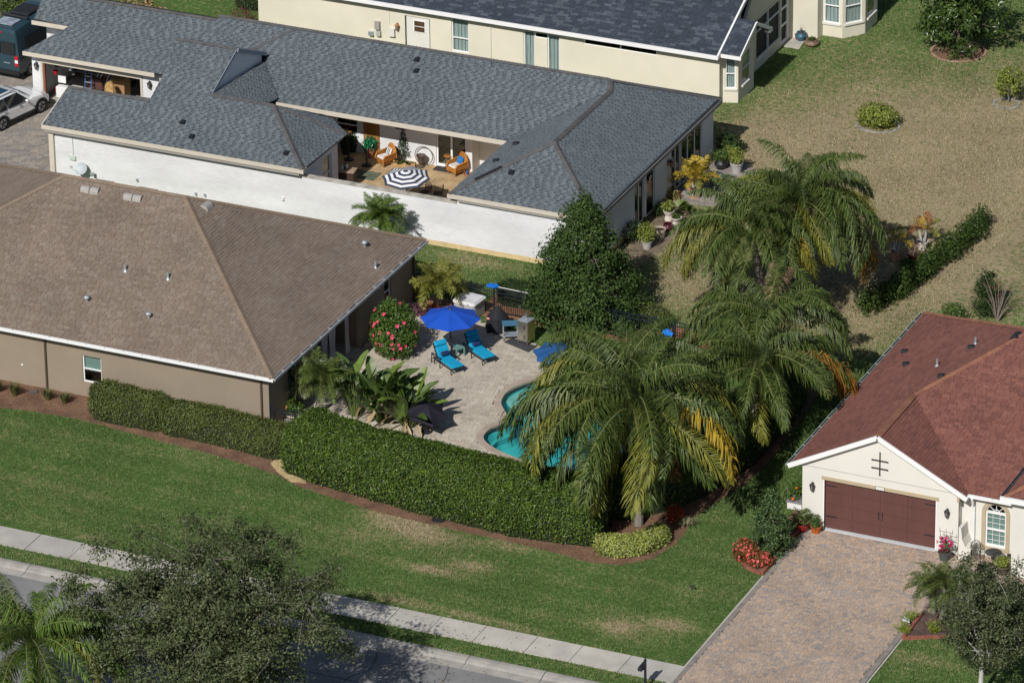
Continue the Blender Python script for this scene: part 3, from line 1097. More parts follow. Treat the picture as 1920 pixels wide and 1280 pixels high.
LF_holly = leafmat('holly_leaf', [(.014, .034, .009), (.034, .07, .014), (.062, .11, .022), (.024, .05, .012), (.095, .15, .04), (.045, .08, .018)], rough=.5, spec=.22)
M_barkg = mat('grey_bark', (.17, .15, .13), .9, .3, 4, bump=.4, bscale=20)

M_terra = mat('terracotta', (.36, .165, .085), .8, .15, 5)
M_terra2 = mat('pale_terracotta', (.46, .28, .19), .85, .15, 5)
M_greypot = mat('grey_pot', (.40, .38, .37), .75, .1, 5)
M_beigepot = mat('beige_pot', (.42, .36, .28), .8, .15, 8)
M_whitepot = mat('white_pot', (.62, .55, .50), .6, .12, 5)
M_darkpot = mat('black_pot', (.02, .02, .028), .35, .1, spec=.5)
M_redpot = mat('red_glazed_pot', (.22, .018, .016), .3, .1, spec=.5)
M_burg = mat('burgundy_pot', (.075, .012, .022), .25, .1, spec=.6)
M_orangepot = mat('orange_glazed_pot', (.42, .10, .018), .4, .15, 6, spec=.5)
M_charpot = mat('charcoal_pot', (.07, .08, .075), .6, .1)
M_soil = mat('soil', (.045, .03, .02), .95, .2, 10)

# ================================================================== SETTING
POOL = smooth_closed([(-16.55, 8.5), (-17.3, 6.95), (-17.2, 5.6), (-16.5, 4.6), (-16.2, 3.9), (-16.55, 3.0), (-16.3, 1.9), (-14.6, 1.0), (-12.0, .7),
                      (-9.6, 1.5), (-8.6, 3.6), (-9.2, 6.0), (-11.0, 7.2), (-12.6, 8.2), (-14.2, 9.4), (-15.6, 9.4)], 6)
pc = POOL.mean(0)


def grow(P, d):
    n = len(P); out = []
    for i in range(n):
        t = P[(i + 1) % n] - P[i - 1]; t /= np.linalg.norm(t)
        nn = np.array([t[1], -t[0]])
        if nn @ (P[i] - pc) < 0: nn = -nn
        out.append(P[i] + nn * d)
    return np.array(out)


POOL_O = grow(POOL, .32)
DECK = np.array([(-25.12, -.2), (-25.12, 13.2), (-24.2, 13.1), (-23.6, 13.35), (-22.2, 13.3), (-21.5, 12.75), (-20.9, 12.2), (-20.0, 12.0), (-18.2, 11.35), (-17.2, 10.7),
                 (-15.5, 10.8), (-13.0, 11.6), (-10.5, 11.2), (-8.0, 8.6), (-7.6, 4.5), (-8.0, .8), (-9.5, -.4), (-12, -.9), (-18, -.7), (-22.5, -.2)])
MULCH = np.array([(-48, -.86), (-48, -2.9), (-42, -3.25), (-37.0, -3.3), (-35.6, -3.05), (-33.3, -2.95), (-29.2, -3.42), (-26.5, -3.72), (-23.2, -4.3), (-21.8, -4.95), (-17.9, -5.8), (-14.2, -6.0), (-10.5, -6.12), (-7.9, -6.45),
                  (-6.5, -6.2), (-5.45, -5.1), (-5.12, -3.6), (-5.2, -2.2), (-5.35, -1.1), (-5.1, .1), (-4.55, 2.6), (-4.38, 4.7), (-4.6, 8.4), (-4.9, 12.4), (-6.6, 12.6), (-7.4, 8), (-7.6, 4), (-8.0, .8), (-9.5, -.4), (-12, -.9), (-18, -.7), (-22.5, -.2), (-25.15, -.2), (-25.15, -.86)])
DRIVE = np.array([(-.72, -.06), (-.72, -14.9), (-1.6, -15.9), (-1.6, -16.3), (7.2, -16.3), (7.2, -15.9), (6.28, -14.9), (6.22, -5.3), (7.2, -4.6), (8.6, -4.2), (18, -3.9), (18, -.2), (8.4, -.2), (8.4, .3), (6.2, .3), (5.9, -.06)])
BED_R = np.array([(6.24, -5.3), (6.26, -7.6), (7.4, -7.0), (8.7, -6.45), (11.5, -6.1), (18, -5.9), (18, -3.95), (8.6, -4.25), (7.2, -4.65)])
BED_L = np.array([(-.78, -.1), (-.78, -4.75), (-1.6, -4.5), (-2.55, -3.6), (-2.5, -2.4), (-1.9, -1.0), (-1.75, .2), (-1.7, 4.5), (-.95, 4.5), (-.95, -.1)])
BACK_STRIP = np.array([(-20.8, 12.7), (-20.0, 12.05), (-18.2, 11.4), (-17.2, 10.75), (-15.5, 10.85), (-13.0, 11.65), (-10.5, 11.25), (-8.0, 9), (-7.2, 9), (-6.6, 13.4), (-20.8, 13.4)])
FENCE_BED = np.array([(-24.9, 13.3), (-6.6, 13.3), (-6.6, 15.6), (-22, 15.6), (-22, 14.2), (-24.9, 14.2)])
COURT = np.array([(-75, 12.5), (-47.2, 15.2), (-46.5, 19.2), (-42.6, 19.3), (-42.6, 27.0), (-51.3, 27.0), (-51.9, 38), (-75, 38)])
PATIO_R = np.array([(-18.85, 27.8), (-16.6, 28.2), (-16.1, 30.5), (-16.4, 32.9), (-18.0, 33.9), (-18.85, 33.9)])
HOLY_BED = np.array([(p[0], p[1]) for p in [(-18.85, 19.3), (-17.2, 21.0), (-16.9, 23.5), (-17.0, 25.6), (-17.4, 27.8), (-18.85, 27.8)]])

ground = M()
X0, X1, Y0, Y1 = -76.0, 36.0, -14.5, 86.0
for a in ((-1500, -1500, X0, 1500), (X1, -1500, 1500, 1500), (X0, -1500, X1, -26.0), (X0, Y1, X1, 1500)):
    ground.face((a[0], a[1], -.03), (a[2], a[1], -.03), (a[2], a[3], -.03), (a[0], a[3], -.03))
tagged(ground.build('ground', M_ground), kind='structure')


# --- lawn: one sheet with how dry the grass is at each point
def g2(px, py):
    p = at(px, py); return p[0], p[1]


TAN = [(*g2(1760, 310), 11, 10, .50), (*g2(1850, 480), 8, 7, .28), (*g2(1540, 260), 6, 5, .30), (*g2(1600, 430), 8, 6, .36), (*g2(1470, 570), 5, 4, .35), (*g2(1900, 250), 8, 7, .4),
       (*g2(1430, 300), 4, 4, .30), (*g2(1330, 560), 4, 3, .22), (*g2(1600, 640), 3, 2.2, .3), (*g2(1700, 560), 4, 4, .28)]
PATCH = [(*g2(770, 985), 1.7, 1.2, .8), (*g2(830, 1015), 2.2, .7, .55), (*g2(815, 1070), 1.3, .45, .8), (*g2(880, 1062), 1.2, .5, .8), (*g2(960, 1022), 1.6, .4, .65), (*g2(720, 960), 1.0, .6, .6),
         (*g2(1165, 1175), 1.2, .7, .7), (*g2(1255, 1170), 1.1, .8, .65), (*g2(1180, 1205), 1.3, .5, .35), (*g2(760, 1125), 1.8, .35, .5), (*g2(900, 1160), 1.8, .35, .5), (*g2(980, 1180), 1.2, .3, .4), (*g2(170, 1010), 1.4, .4, .45),
         (*g2(1285, 1120), .9, .9, .25), (*g2(650, 1000), 2.5, 1.2, .28), (*g2(120, 930), 4, .8, .12), (*g2(350, 840), 2, .6, .14),
         (*g2(860, 480), 3.0, .8, .4), (*g2(930, 500), 2.5, .5, .3), (*g2(830, 495), 1.5, .8, .2), (*g2(1720, 1240), 1.6, 1.2, .3), (*g2(1240, 470), 1.5, 1.0, .3), (*g2(1265, 520), 2, 2, .3)]


def dryness(x, y):
    x = np.asarray(x, float); y = np.asarray(y, float)
    d = np.full(x.shape, .13)
    d += np.where((y > 16) & (x > -19.5), .15, 0)
    for cx, cy, rx, ry, k in TAN + PATCH:
        d += k * np.exp(-(((x - cx) / rx) ** 2 + ((y - cy) / ry) ** 2) * (1.0 if rx > 3 else 1.3))
    # mowing lines in the front lawn run along the street
    d += np.where(y < 0, .09 * np.sin(y * 4.2 + .15 * x) + .06 * np.sin(y * 1.7 - .3 * x), 0)
    d += .10 * snoise(x * .9, y * .9, 3) + .07 * snoise(x * 2.3, y * 2.3, 4)
    return np.clip(d, 0, .95)


xs = np.arange(X0, X1 + .01, .5); ys = np.arange(Y0, Y1 + .01, .5)
XX, YY = np.meshgrid(xs, ys, indexing='ij')
nx_, ny_ = len(xs), len(ys)
I = np.arange(nx_ * ny_).reshape(nx_, ny_)
Qd = np.stack([I[:-1, :-1], I[1:, :-1], I[1:, 1:], I[:-1, 1:]], -1).reshape(-1, 4)
cxy = np.stack([XX.ravel(), YY.ravel()], 1)
cen = cxy[Qd].mean(1)
Qd = Qd[~inpoly(cen, grow(POOL, .55))]
V = np.stack([XX.ravel(), YY.ravel(), .012 * snoise(XX.ravel() * .8, YY.ravel() * .8, 9)], 1)
tagged(link('lawn', mesh_np('lawn', V, Qd, None, M_lawn, {'dry': dryness(XX.ravel(), YY.ravel())}, smooth=True)), kind='structure')
# verge between pavement and kerb, and the one across the street
for nm, (ya, yb), z in (('verge', (-15.5, -14.5), .0), ('grass_verge', (-34, -24.6), .06)):
    xs2 = np.arange(X0, X1 + .1, .5); ys2 = np.linspace(ya, yb, max(3, int((yb - ya) / .5)))
    A, B_ = np.meshgrid(xs2, ys2, indexing='ij'); I2 = np.arange(A.size).reshape(A.shape)
    q = np.stack([I2[:-1, :-1], I2[1:, :-1], I2[1:, 1:], I2[:-1, 1:]], -1).reshape(-1, 4)
    cc_ = np.stack([A.ravel(), B_.ravel()], 1)[q].mean(1)
    if nm == 'verge': q = q[~((cc_[:, 0] > -.8) & (cc_[:, 0] < 6.4))]
    tagged(link(nm, mesh_np(nm, np.stack([A.ravel(), B_.ravel(), np.full(A.size, z)], 1), q, None, M_lawn, {'dry': np.clip(dryness(A.ravel(), B_.ravel()) - .03, 0, 1)})), kind='structure')

road = M(); road.face((X0, -24.4, -.055), (X1, -24.4, -.055), (X1, -16.2, -.055), (X0, -16.2, -.055))
tagged(road.build('road', M_asphalt), kind='structure')

# pavement of slabs
sw = thing('sidewalk', None, None, (-20, -13.75, 0)); sw['kind'] = 'structure'
jx = [-.74, -3.04, -5.14, -7.09, -9.34, -11.33, -13.2]
while jx[-1] > -74: jx.append(jx[-1] - random.uniform(1.95, 2.15))
jx = [40, 6.35] + jx
uslab = mesh_np('slab', np.array([(-.5, -.5, -.1), (.5, -.5, -.1), (.5, .5, -.1), (-.5, .5, -.1), (-.5, -.5, .03), (.5, -.5, .03), (.5, .5, .03), (-.5, .5, .03)]),
                np.array([(4, 5, 6, 7), (0, 1, 5, 4), (1, 2, 6, 5), (2, 3, 7, 6), (3, 0, 4, 7)]), None, mat('slab_concrete', ramp=[(.44, .415, .37), (.50, .47, .42), (.46, .435, .395), (.41, .39, .36)], rough=.9, var=.12, scale=1.1, bump=.15, bscale=70, fine=.1, fscale=25))
for a, b in zip(jx[:-1], jx[1:]):
    if a in (6.35,): continue
    if a == 40:
        k = 40
        while k > 8.3:
            o = link('slab', uslab, sw); o.location = (k - 1 + 20, -13.77 + 13.75, 0); o.scale = (1.97, 1.44, 1); k -= 2
        continue
    o = link('slab', uslab, sw); o.location = ((a + b) / 2 + 20, -13.77 + 13.75, random.uniform(-.006, .006)); o.scale = (a - b - .025, 1.44, 1)
# kerb stones with a sloped face
kb = thing('kerb', None, None, (-20, -15.9, 0)); kb['kind'] = 'structure'
prof = [(-15.5, -.12), (-15.5, .02), (-15.62, .06), (-15.8, .065), (-16.0, .02), (-16.12, -.035), (-16.55, -.05), (-16.55, -.12)]
km = M(); n = len(prof)
km.add([(-.5, y + 15.9, z) for y, z in prof] + [(.5, y + 15.9, z) for y, z in prof], [list(range(n)), list(range(n, 2 * n))[::-1]] + [(i, n + i, n + (i + 1) % n, (i + 1) % n) for i in range(n)])
kme = bpy.data.meshes.new('kerb_stone'); kme.from_pydata(km.v, [], km.f); kme.materials.append(M_conc2)
k = 34.0
while k > -74:
    L_ = 3.3
    if not (-1.9 < k - L_ / 2 < 7.4):
        o = link('kerb_stone', kme, kb); o.location = (k - L_ / 2 + 20, 0, random.uniform(-.004, .004)); o.scale = (L_ - .03, 1, 1)
    k -= L_

# mulch and gravel beds
tagged(fill_poly('mulch_bed', MULCH, [], .02, M_mulch, .04), kind='structure')
tagged(fill_poly('fence_mulch', FENCE_BED, [], .02, mat('red_mulch', (.22, .11, .06), .97, .3, 1.5, bump=1, bscale=22, fine=.45, fscale=18), .04), kind='structure')
tagged(fill_poly('entry_mulch', BED_R, [], .022, mat('dark_mulch', (.105, .068, .058), .97, .3, 1.5, bump=1, bscale=24, fine=.5, fscale=20), .04), kind='structure')
tagged(fill_poly('side_mulch', BED_L, [], .022, M_mulch, .04), kind='structure')
tagged(fill_poly('house_side_bed', HOLY_BED, [], .018, mat('leaf_litter', (.19, .15, .105), .97, .3, 1.5, bump=1, bscale=24, fine=.4, fscale=14), .04), kind='structure')
tagged(fill_poly('gravel_patch', [(-23.8, -3.55), (-23.1, -4.2), (-22.2, -4.75), (-21.6, -4.6), (-22.3, -3.2), (-22.9, -1.6), (-23.6, -1.6)], [], .034, M_gravel, .03), kind='structure')


def chips(name, poly, n, z, material, size=.06):
    P = np.asarray(poly, float); lo, hi = P.min(0), P.max(0)
    X = RG.uniform(lo[0], hi[0], n * 3); Y = RG.uniform(lo[1], hi[1], n * 3)
    k = inpoly(np.stack([X, Y], 1), P); X, Y = X[k][:n], Y[k][:n]
    Pn = np.stack([X, Y, np.full(len(X), z)], 1)
    V, Q = leaf_arrays(Pn, np.tile([0, 0, 1.], (len(X), 1)), size, size * .45, jitter=.35)
    tagged(link(name, mesh_np(name, V, Q, None, material)), kind='stuff')


chips('mulch_chips', MULCH, 9000, .03, M_chip)
chips('entry_mulch_chips', BED_R, 2500, .03, mat('dark_chip', ramp=[(.07, .04, .035), (.15, .10, .085), (.22, .16, .14)], rough=.95, var=.1))
chips('fence_mulch_chips', FENCE_BED, 3500, .03, mat('red_chip', ramp=[(.14, .06, .03), (.32, .17, .09), (.40, .25, .15)], rough=.95, var=.1))
chips('gravel_stones', [(-23.8, -3.55), (-23.1, -4.2), (-22.2, -4.75), (-21.6, -4.6), (-22.3, -3.2), (-22.9, -1.6), (-23.6, -1.6)], 900, .045, mat('gravel_stone', ramp=[(.40, .29, .14), (.58, .47, .28), (.5, .38, .2)], rough=.9, var=.1), .07)
chips('side_mulch_chips', BED_L, 900, .03, M_chip)

# driveway
dv = fill_poly('driveway', DRIVE, [], .016, M_sand, .05); tagged(dv, kind='structure')
inner = DRIVE.copy()
inner[0, 0] = inner[1, 0] = -.50; inner[6, 0] = 6.06; inner[7, 0] = 6.0
paver_field(dv, [inner], 0.0, (.115, .17, .17), (.115, .17, .17, .23), .016, .03, M_dpav)
uV = np.array([(-.5, -.5, 0), (.5, -.5, 0), (.5, .5, 0), (-.5, .5, 0), (-.5, -.5, 1), (.5, -.5, 1), (.5, .5, 1), (-.5, .5, 1)])
uQ = np.array([(4, 5, 6, 7), (0, 1, 5, 4), (1, 2, 6, 5), (2, 3, 7, 6), (3, 0, 4, 7)])
bme = mesh_np('border_paver', uV, uQ, None, M_dborder)
for x, ya, yb in ((-.61, -14.9, -.1), (6.16, -14.9, -5.5)):
    y = ya
    while y < yb:
        o = link('border_paver', bme, dv); o.location = (x, y + .115, .016); o.scale = (.215, .222, .033 + random.uniform(-.002, .002)); y += .23
# thin concrete haunch along the drive
hm = M(); hm.box(-.80, -14.4, .0, -.725, -4.8, .03); hm.box(6.29, -14.4, .0, 6.36, -7.5, .03)
tagged(hm.build('drive_edge_haunch', M_conc), kind='structure')

# garage court, right patio
gc = fill_poly('garage_court', COURT, [], .016, M_sand, .05); tagged(gc, kind='structure')
paver_field(gc, [COURT], .35, (.2, .3), (.2, .3, .3, .42), .016, .03, M_court)
pr_ = fill_poly('side_patio', PATIO_R, [], .016, M_sand, .05); tagged(pr_, kind='structure')
paver_field(pr_, [PATIO_R], .2, (.2, .3), (.2, .3, .4), .016, .03, M_court)
# courtyard tiles
CY = np.array([(-38.4, 19.5), (-25.4, 19.5), (-25.4, 28.4), (-38.4, 28.4)])
cy = fill_poly('courtyard_floor', CY, [], .02, M_sand, .05); tagged(cy, kind='structure')
paver_field(cy, [CY], 0.0, (.6,), (.6, .6, .9), .02, .02, M_trav, gap=.012, jig=.001, name='tile')

# pool deck, coping, basin, water
dk = fill_poly('pool_deck', DECK, [POOL_O], .03, M_sand, .06); tagged(dk, kind='structure')
paver_field(dk, [DECK], .12, (.16, .24, .24, .32), (.16, .24, .32, .40), .03, .03, M_ppav, holes=[grow(POOL, .22)])
npl = len(POOL)
arc = np.concatenate([[0], np.cumsum(np.linalg.norm(np.diff(np.vstack([POOL, POOL[:1]]), axis=0), axis=1))])
PL = np.vstack([POOL, POOL[:1]]); PO = np.vstack([POOL_O, POOL_O[:1]])


def along(P, s):
    i = np.clip(np.searchsorted(arc, s) - 1, 0, npl - 1); f = (s - arc[i]) / (arc[i + 1] - arc[i]); return P[i] * (1 - f) + P[i + 1] * f


cp = thing('pool_coping', None, None, (pc[0], pc[1], 0)); cp['kind'] = 'structure'
s_ = 0.0
while s_ < arc[-1] - .2:
    a, b = s_ + .006, min(s_ + .31, arc[-1] - .001)
    q = [along(PL, a) - pc, along(PL, b) - pc, along(PO, b) - pc, along(PO, a) - pc]
    m_ = M(); m_.prism([(p[0] , p[1]) for p in q], -.03, .07); m_.build('coping_stone', M_cope, cp, local=True); s_ += .31
bm_ = M()
ring = [POOL, POOL, grow(POOL, -.5), grow(POOL, -1.0)]; zs = [.0, -.22, -.95, -1.25]
vv = [(p[0], p[1], z) for R_, z in zip(ring, zs) for p in R_]
ff = [(i * npl + j, i * npl + (j + 1) % npl, (i + 1) * npl + (j + 1) % npl, (i + 1) * npl + j) for i in range(3) for j in range(npl)]
pb_t = M(); pb_t.add(vv[:2 * npl], ff[:npl]); tagged(pb_t.build('pool_tile_band', M_pooltile), kind='structure')
bm_.add(vv[npl:], [tuple(k - npl for k in f) for f in ff[npl:]] + [[2 * npl + j for j in range(npl)]])
tagged(bm_.build('pool_basin', M_poolin, smooth=False), kind='structure')
# shallow sun shelf at the house end
sh = [p for p in grow(POOL, -.004) if p[0] < -12.8 and p[1] > 6.2] 
shp = np.array(sh); hcen = shp.mean(0); shp = shp[np.argsort(np.arctan2(shp[:, 1] - hcen[1], shp[:, 0] - hcen[0]))]
sm_ = M(); sm_.prism([tuple(p) for p in shp], -1.2, -.28); tagged(sm_.build('pool_shelf', mat('pale_plaster', (.45, .50, .44), .7, .1, 2)), kind='structure')
# steps and bench ledge seen through the water
for k, (dd, z) in enumerate(((-.35, -.48),)):
    st = M(); R_ = grow(POOL, dd); R0 = grow(POOL, .0)
    seg = list(range(12, 34))
    st.add([(R0[i][0], R0[i][1], z) for i in seg] + [(R_[i][0], R_[i][1], z) for i in seg] + [(R_[i][0], R_[i][1], -1.2) for i in seg],
           [(i, i + 1, len(seg) + i + 1, len(seg) + i) for i in range(len(seg) - 1)] + [(len(seg) + i, len(seg) + i + 1, 2 * len(seg) + i + 1, 2 * len(seg) + i) for i in range(len(seg) - 1)])
    tagged(st.build('pool_step', M_poolin), kind='structure')
mw, nt, N, L, B = _nodes('pool_water')
tb = N.new('ShaderNodeBsdfTransparent'); tb.inputs[0].default_value = (.60, .93, .94, 1)
gl = N.new('ShaderNodeBsdfGlossy'); gl.inputs['Roughness'].default_value = .03
sf_ = None
nz = N.new('ShaderNodeTexNoise'); nz.inputs['Scale'].default_value = 3.5; nz.inputs['Detail'].default_value = 3
gp = N.new('ShaderNodeNewGeometry'); L.new(gp.outputs['Position'], nz.inputs['Vector'])
bp = N.new('ShaderNodeBump'); bp.inputs['Strength'].default_value = .22; bp.inputs['Distance'].default_value = .05
L.new(nz.outputs[0], bp.inputs['Height']); L.new(bp.outputs[0], gl.inputs['Normal']); sf_ = schlick(N, L, .02, bp.outputs[0])
mx = N.new('ShaderNodeMixShader'); L.new(sf_, mx.inputs[0]); L.new(tb.outputs[0], mx.inputs[1]); L.new(gl.outputs[0], mx.inputs[2])
L.new(mx.outputs[0], N['Material Output'].inputs['Surface'])
tagged(fill_poly('pool_water', grow(POOL, -.003), [], -.09, mw), kind='structure')

# grass blades: cannot be counted
SKIP = [MULCH, DECK, DRIVE, BED_R, BED_L, FENCE_BED, COURT, PATIO_R, HOLY_BED, CY]
HOUSES = [[(-47, -.85), (-25.1, -.85), (-25.1, 13.8), (-47, 13.8)], [(-46.6, 19.2), (-18.8, 19.2), (-18.8, 33.7), (-52, 33.7), (-52, 27)], [(-46, 39.2), (-20.9, 39.2), (-20.9, 48.4), (-46, 56)], [(-1, -.1), (20, -.1), (20, 15.3), (-1, 15.3)]]


def blades(name, x0, x1, y0, y1, dens, h, z0=0.0):
    n = int((x1 - x0) * (y1 - y0) * dens)
    X = RG.uniform(x0, x1, n); Y = RG.uniform(y0, y1, n)
    P = np.stack([X, Y, np.zeros(n)], 1)
    k = in_frame(P, 25)
    for p in SKIP + HOUSES: k &= ~inpoly(P[:, :2], p)
    if name == 'verge_grass': k &= ~((X > -.8) & (X < 6.4))
    X, Y = X[k], Y[k]; n = len(X)
    X = np.repeat(X, 3) + RG.normal(0, .035, n * 3); Y = np.repeat(Y, 3) + RG.normal(0, .035, n * 3); n *= 3
    a = RG.uniform(0, 6.283, n); w = RG.uniform(.012, .022, n); hh = h * RG.uniform(.5, 1.3, n)
    ln = RG.uniform(.2, 1.0, n) * hh; b = a + RG.normal(1.57, .5, n)
    p0 = np.stack([X - np.cos(a) * w, Y - np.sin(a) * w, np.full(n, z0)], 1)
    p1 = np.stack([X + np.cos(a) * w, Y + np.sin(a) * w, np.full(n, z0)], 1)
    p2 = np.stack([X + np.cos(b) * ln, Y + np.sin(b) * ln, z0 + hh], 1)
    d = np.repeat(dryness(X, Y) + RG.normal(0, .07, n), 3)
    tagged(link(name, mesh_np(name, np.stack([p0, p1, p2], 1).reshape(-1, 3), None, np.arange(n * 3).reshape(-1, 3), M_blade, {'dry': np.clip(d, 0, 1)})), kind='stuff')


blades('lawn_grass', -40, -.85, -13, -2.8, 210, .055)
blades('lawn_weeds', -40, -.85, -13, -3, 4, .12)
for seam in ([(-33, -19.2), (-26, -19.0), (-20, -19.35), (-13, -19.1), (-6, -19.3), (4, -19.2)], [(-12.5, -16.6), (-12.2, -18), (-12.7, -19.1), (-12.3, -21.5)], [(-9.4, -16.6), (-9.1, -17.8), (-9.5, -19.2)]):
    m = M(); pp = smooth_open(seam, 5)
    for a, b in zip(pp[:-1], pp[1:]): m.beam((*a, -.053), (*b, -.053), .035, .006)
    tagged(m.build('tar_seam', mat('tar', (.06, .06, .062), .8)), kind='structure')
n = 700; X = RG.normal(-13.5, 4.5, n); Y = np.clip(RG.normal(-16.6, 1.6, n), -21, -13.1)
Z = np.where(Y > -14.5, .04, np.where(Y > -15.5, .03, -.04)); V, Q_ = leaf_arrays(np.stack([X, Y, Z], 1), np.tile([0, 0, 1.], (n, 1)), .09, .05, jitter=.2)
tagged(link('fallen_leaves', mesh_np('fallen_leaves', V, Q_, None, mat('fallen_leaf', ramp=[(.16, .10, .05), (.26, .18, .09), (.10, .08, .04)], rough=.8))), kind='stuff')
blades('lawn_grass', -5.6, -.9, -5, 15, 190, .07)
blades('verge_grass', -36, -.9, -15.5, -14.5, 200, .07)
blades('lawn_grass', 6.4, 13, -13, -5.8, 170, .07)
blades('lawn_grass', -30, -19, 14.2, 19.2, 170, .08)
blades('lawn_grass', -22, -3, 15.6, 36, 100, .075)
blades('lawn_grass', -22, -3, 36, 60, 75, .08)

# ================================================================== HOUSES
class Face:
    """a wall's outer face: origin, direction along it, direction outwards"""
    def __init__(s, o, sd, od):
        s.o = np.array(o, float); s.s = unit(sd); s.d = unit(od)

    def p(s, a, d, z):
        q = s.o + s.s * a + s.d * d
        return (q[0], q[1], z)

    def box(s, m, a0, a1, d0, d1, z0, z1):
        v = [s.p(a, d, z) for z in (z0, z1) for a, d in ((a0, d0), (a1, d0), (a1, d1), (a0, d1))]
        return m.add(v, [(0, 3, 2, 1), (4, 5, 6, 7), (0, 1, 5, 4), (1, 2, 6, 5), (2, 3, 7, 6), (3, 0, 4, 7)])

    def wall(s, m, a0, a1, z0, z1, ops=(), th=.2):
        x = a0
        for o in sorted(ops):
            if o[0] > x: s.box(m, x, o[0], -th, 0, z0, z1)
            if o[2] > z0: s.box(m, o[0], o[1], -th, 0, z0, o[2])
            if o[3] < z1: s.box(m, o[0], o[1], -th, 0, o[3], z1)
            x = o[1]
        if x < a1: s.box(m, x, a1, -th, 0, z0, z1)

    def window(s, house, a0, a1, z0, z1, frame=M_trimw, glass=None, blind=None, cols=1, rail=.5, inset=.07, fw=.055, sill=None, bfrac=1.0, name='window', muntin=0, mr=0):
        m = M()
        d0, d1 = -inset - .05, -inset
        s.box(m, a0, a0 + fw, d0, d1, z0, z1); s.box(m, a1 - fw, a1, d0, d1, z0, z1)
        s.box(m, a0 + fw, a1 - fw, d0, d1, z0, z0 + fw); s.box(m, a0 + fw, a1 - fw, d0, d1, z1 - fw, z1)
        if rail:
            zr = z0 + (z1 - z0) * rail; s.box(m, a0 + fw, a1 - fw, d0 - .002, d1 + .012, zr - fw * .45, zr + fw * .45)
        for c in range(1, cols):
            ac = a0 + (a1 - a0) * c / cols; s.box(m, ac - fw * .6, ac + fw * .6, d0 - .003, d1 + .010, z0 + fw, z1 - fw)
        for c in range(1, muntin + 1):
            ac = a0 + (a1 - a0) * c / (muntin + 1); s.box(m, ac - .009, ac + .009, d0 + .01, d1 - .012, z0 + fw, z1 - fw)
        for c in range(1, mr + 1):
            zc = z0 + (z1 - z0) * c / (mr + 1); s.box(m, a0 + fw, a1 - fw, d0 + .011, d1 - .013, zc - .009, zc + .009)
        w = m.build(name, frame, house)
        for c in range(cols):
            aa, ab = a0 + (a1 - a0) * c / cols, a0 + (a1 - a0) * (c + 1) / cols
            for (za, zb) in (((z0, zr), (zr, z1)) if rail else ((z0, z1),)):
                g = M(); s.box(g, aa + fw * .5, ab - fw * .5, d0 + .018, d0 + .024, za + fw * .4, zb - fw * .4)
                g.build('pane', glass or M_glass, w)
        if blind is not None:
            b = M(); zb0 = z1 - (z1 - z0) * bfrac
            if bfrac < .99 or blind is M_blindg:
                z = z1 - fw
                while z > zb0 + fw:
                    s.box(b, a0 + fw, a1 - fw, d0 - .09, d0 - .05, z - .04, z - .004); z -= .045
            else:
                k = max(4, int((a1 - a0) / .09))
                for i in range(k):
                    s.box(b, a0 + (a1 - a0) * i / k, a0 + (a1 - a0) * (i + .86) / k, d0 - .11 - .03 * (i % 2), d0 - .06 - .03 * (i % 2), z0 + .02, z1 - .02)
            b.build('blind', blind, w)
        back = M(); s.box(back, a0 - .05, a1 + .05, -.9, -.88, z0 - .1, z1 + .1); back.build('room_shade_panel', M_dark, w)  # panel added behind the glass, room darkness put into its colour
        if sill:
            k = M(); s.box(k, a0 - .07, a1 + .07, -.02, .08, z0 - .09, z0 - .002); k.build('sill', sill, w)
        return w


def lantern(house, F, a, z, m=M_black, glow=None):
    p = np.array(F.p(a, .16, z))
    k = M(); F.box(k, a - .05, a + .05, .002, .03, z - .12, z + .16)
    k.tube([F.p(a, .02, z + .1), F.p(a, .10, z + .24), F.p(a, .16, z + .22)], .014, 6)
    k.lathe([(.005, .22), (.03, .2), (.11, .12), (.115, .10)], p, 8)
    k.lathe([(.06, -.12), (.03, -.16), (.008, -.2)], p, 8)
    for i in range(6):
        t = i * math.pi / 3
        k.beam(p + (.10 * math.cos(t), .10 * math.sin(t), .10), p + (.06 * math.cos(t), .06 * math.sin(t), -.12), .014, .014)
    o = k.build('wall_lantern', m, house)
    g = M(); g.lathe([(.052, -.115), (.088, .095)], p, 8); g.build('lantern_glass', glow or mat('lantern_glass', (.25, .24, .22), .2, .05, spec=.5), o)
    return o


def gutter(house, p0, p1, out, z, col=M_gutter, name='gutter', joints=True, w=.13):
    p0 = np.array([*p0, z], float); p1 = np.array([*p1, z], float); out = np.array([*out, 0.0])
    m = M(); mid = .5 * w
    m.beam(p0 + out * w, p1 + out * w, .02, .12)
    m.beam(p0 + out * .008, p1 + out * .008, .012, .10)
    if joints:
        L = np.linalg.norm(p1 - p0); k = int(L / .9)
        for i in range(k + 1):
            q = p0 + (p1 - p0) * i / k
            m.beam(q + out * .01 + (0, 0, .05), q + out * (w + .005) + (0, 0, .05), .03, .012)
    g = m.build(name, col, house)
    t = M(); t.beam(p0 + out * mid + (0, 0, -.03), p1 + out * mid + (0, 0, -.03), w - .03, .02); t.build('gutter_bed', M_gutin, g)
    return g


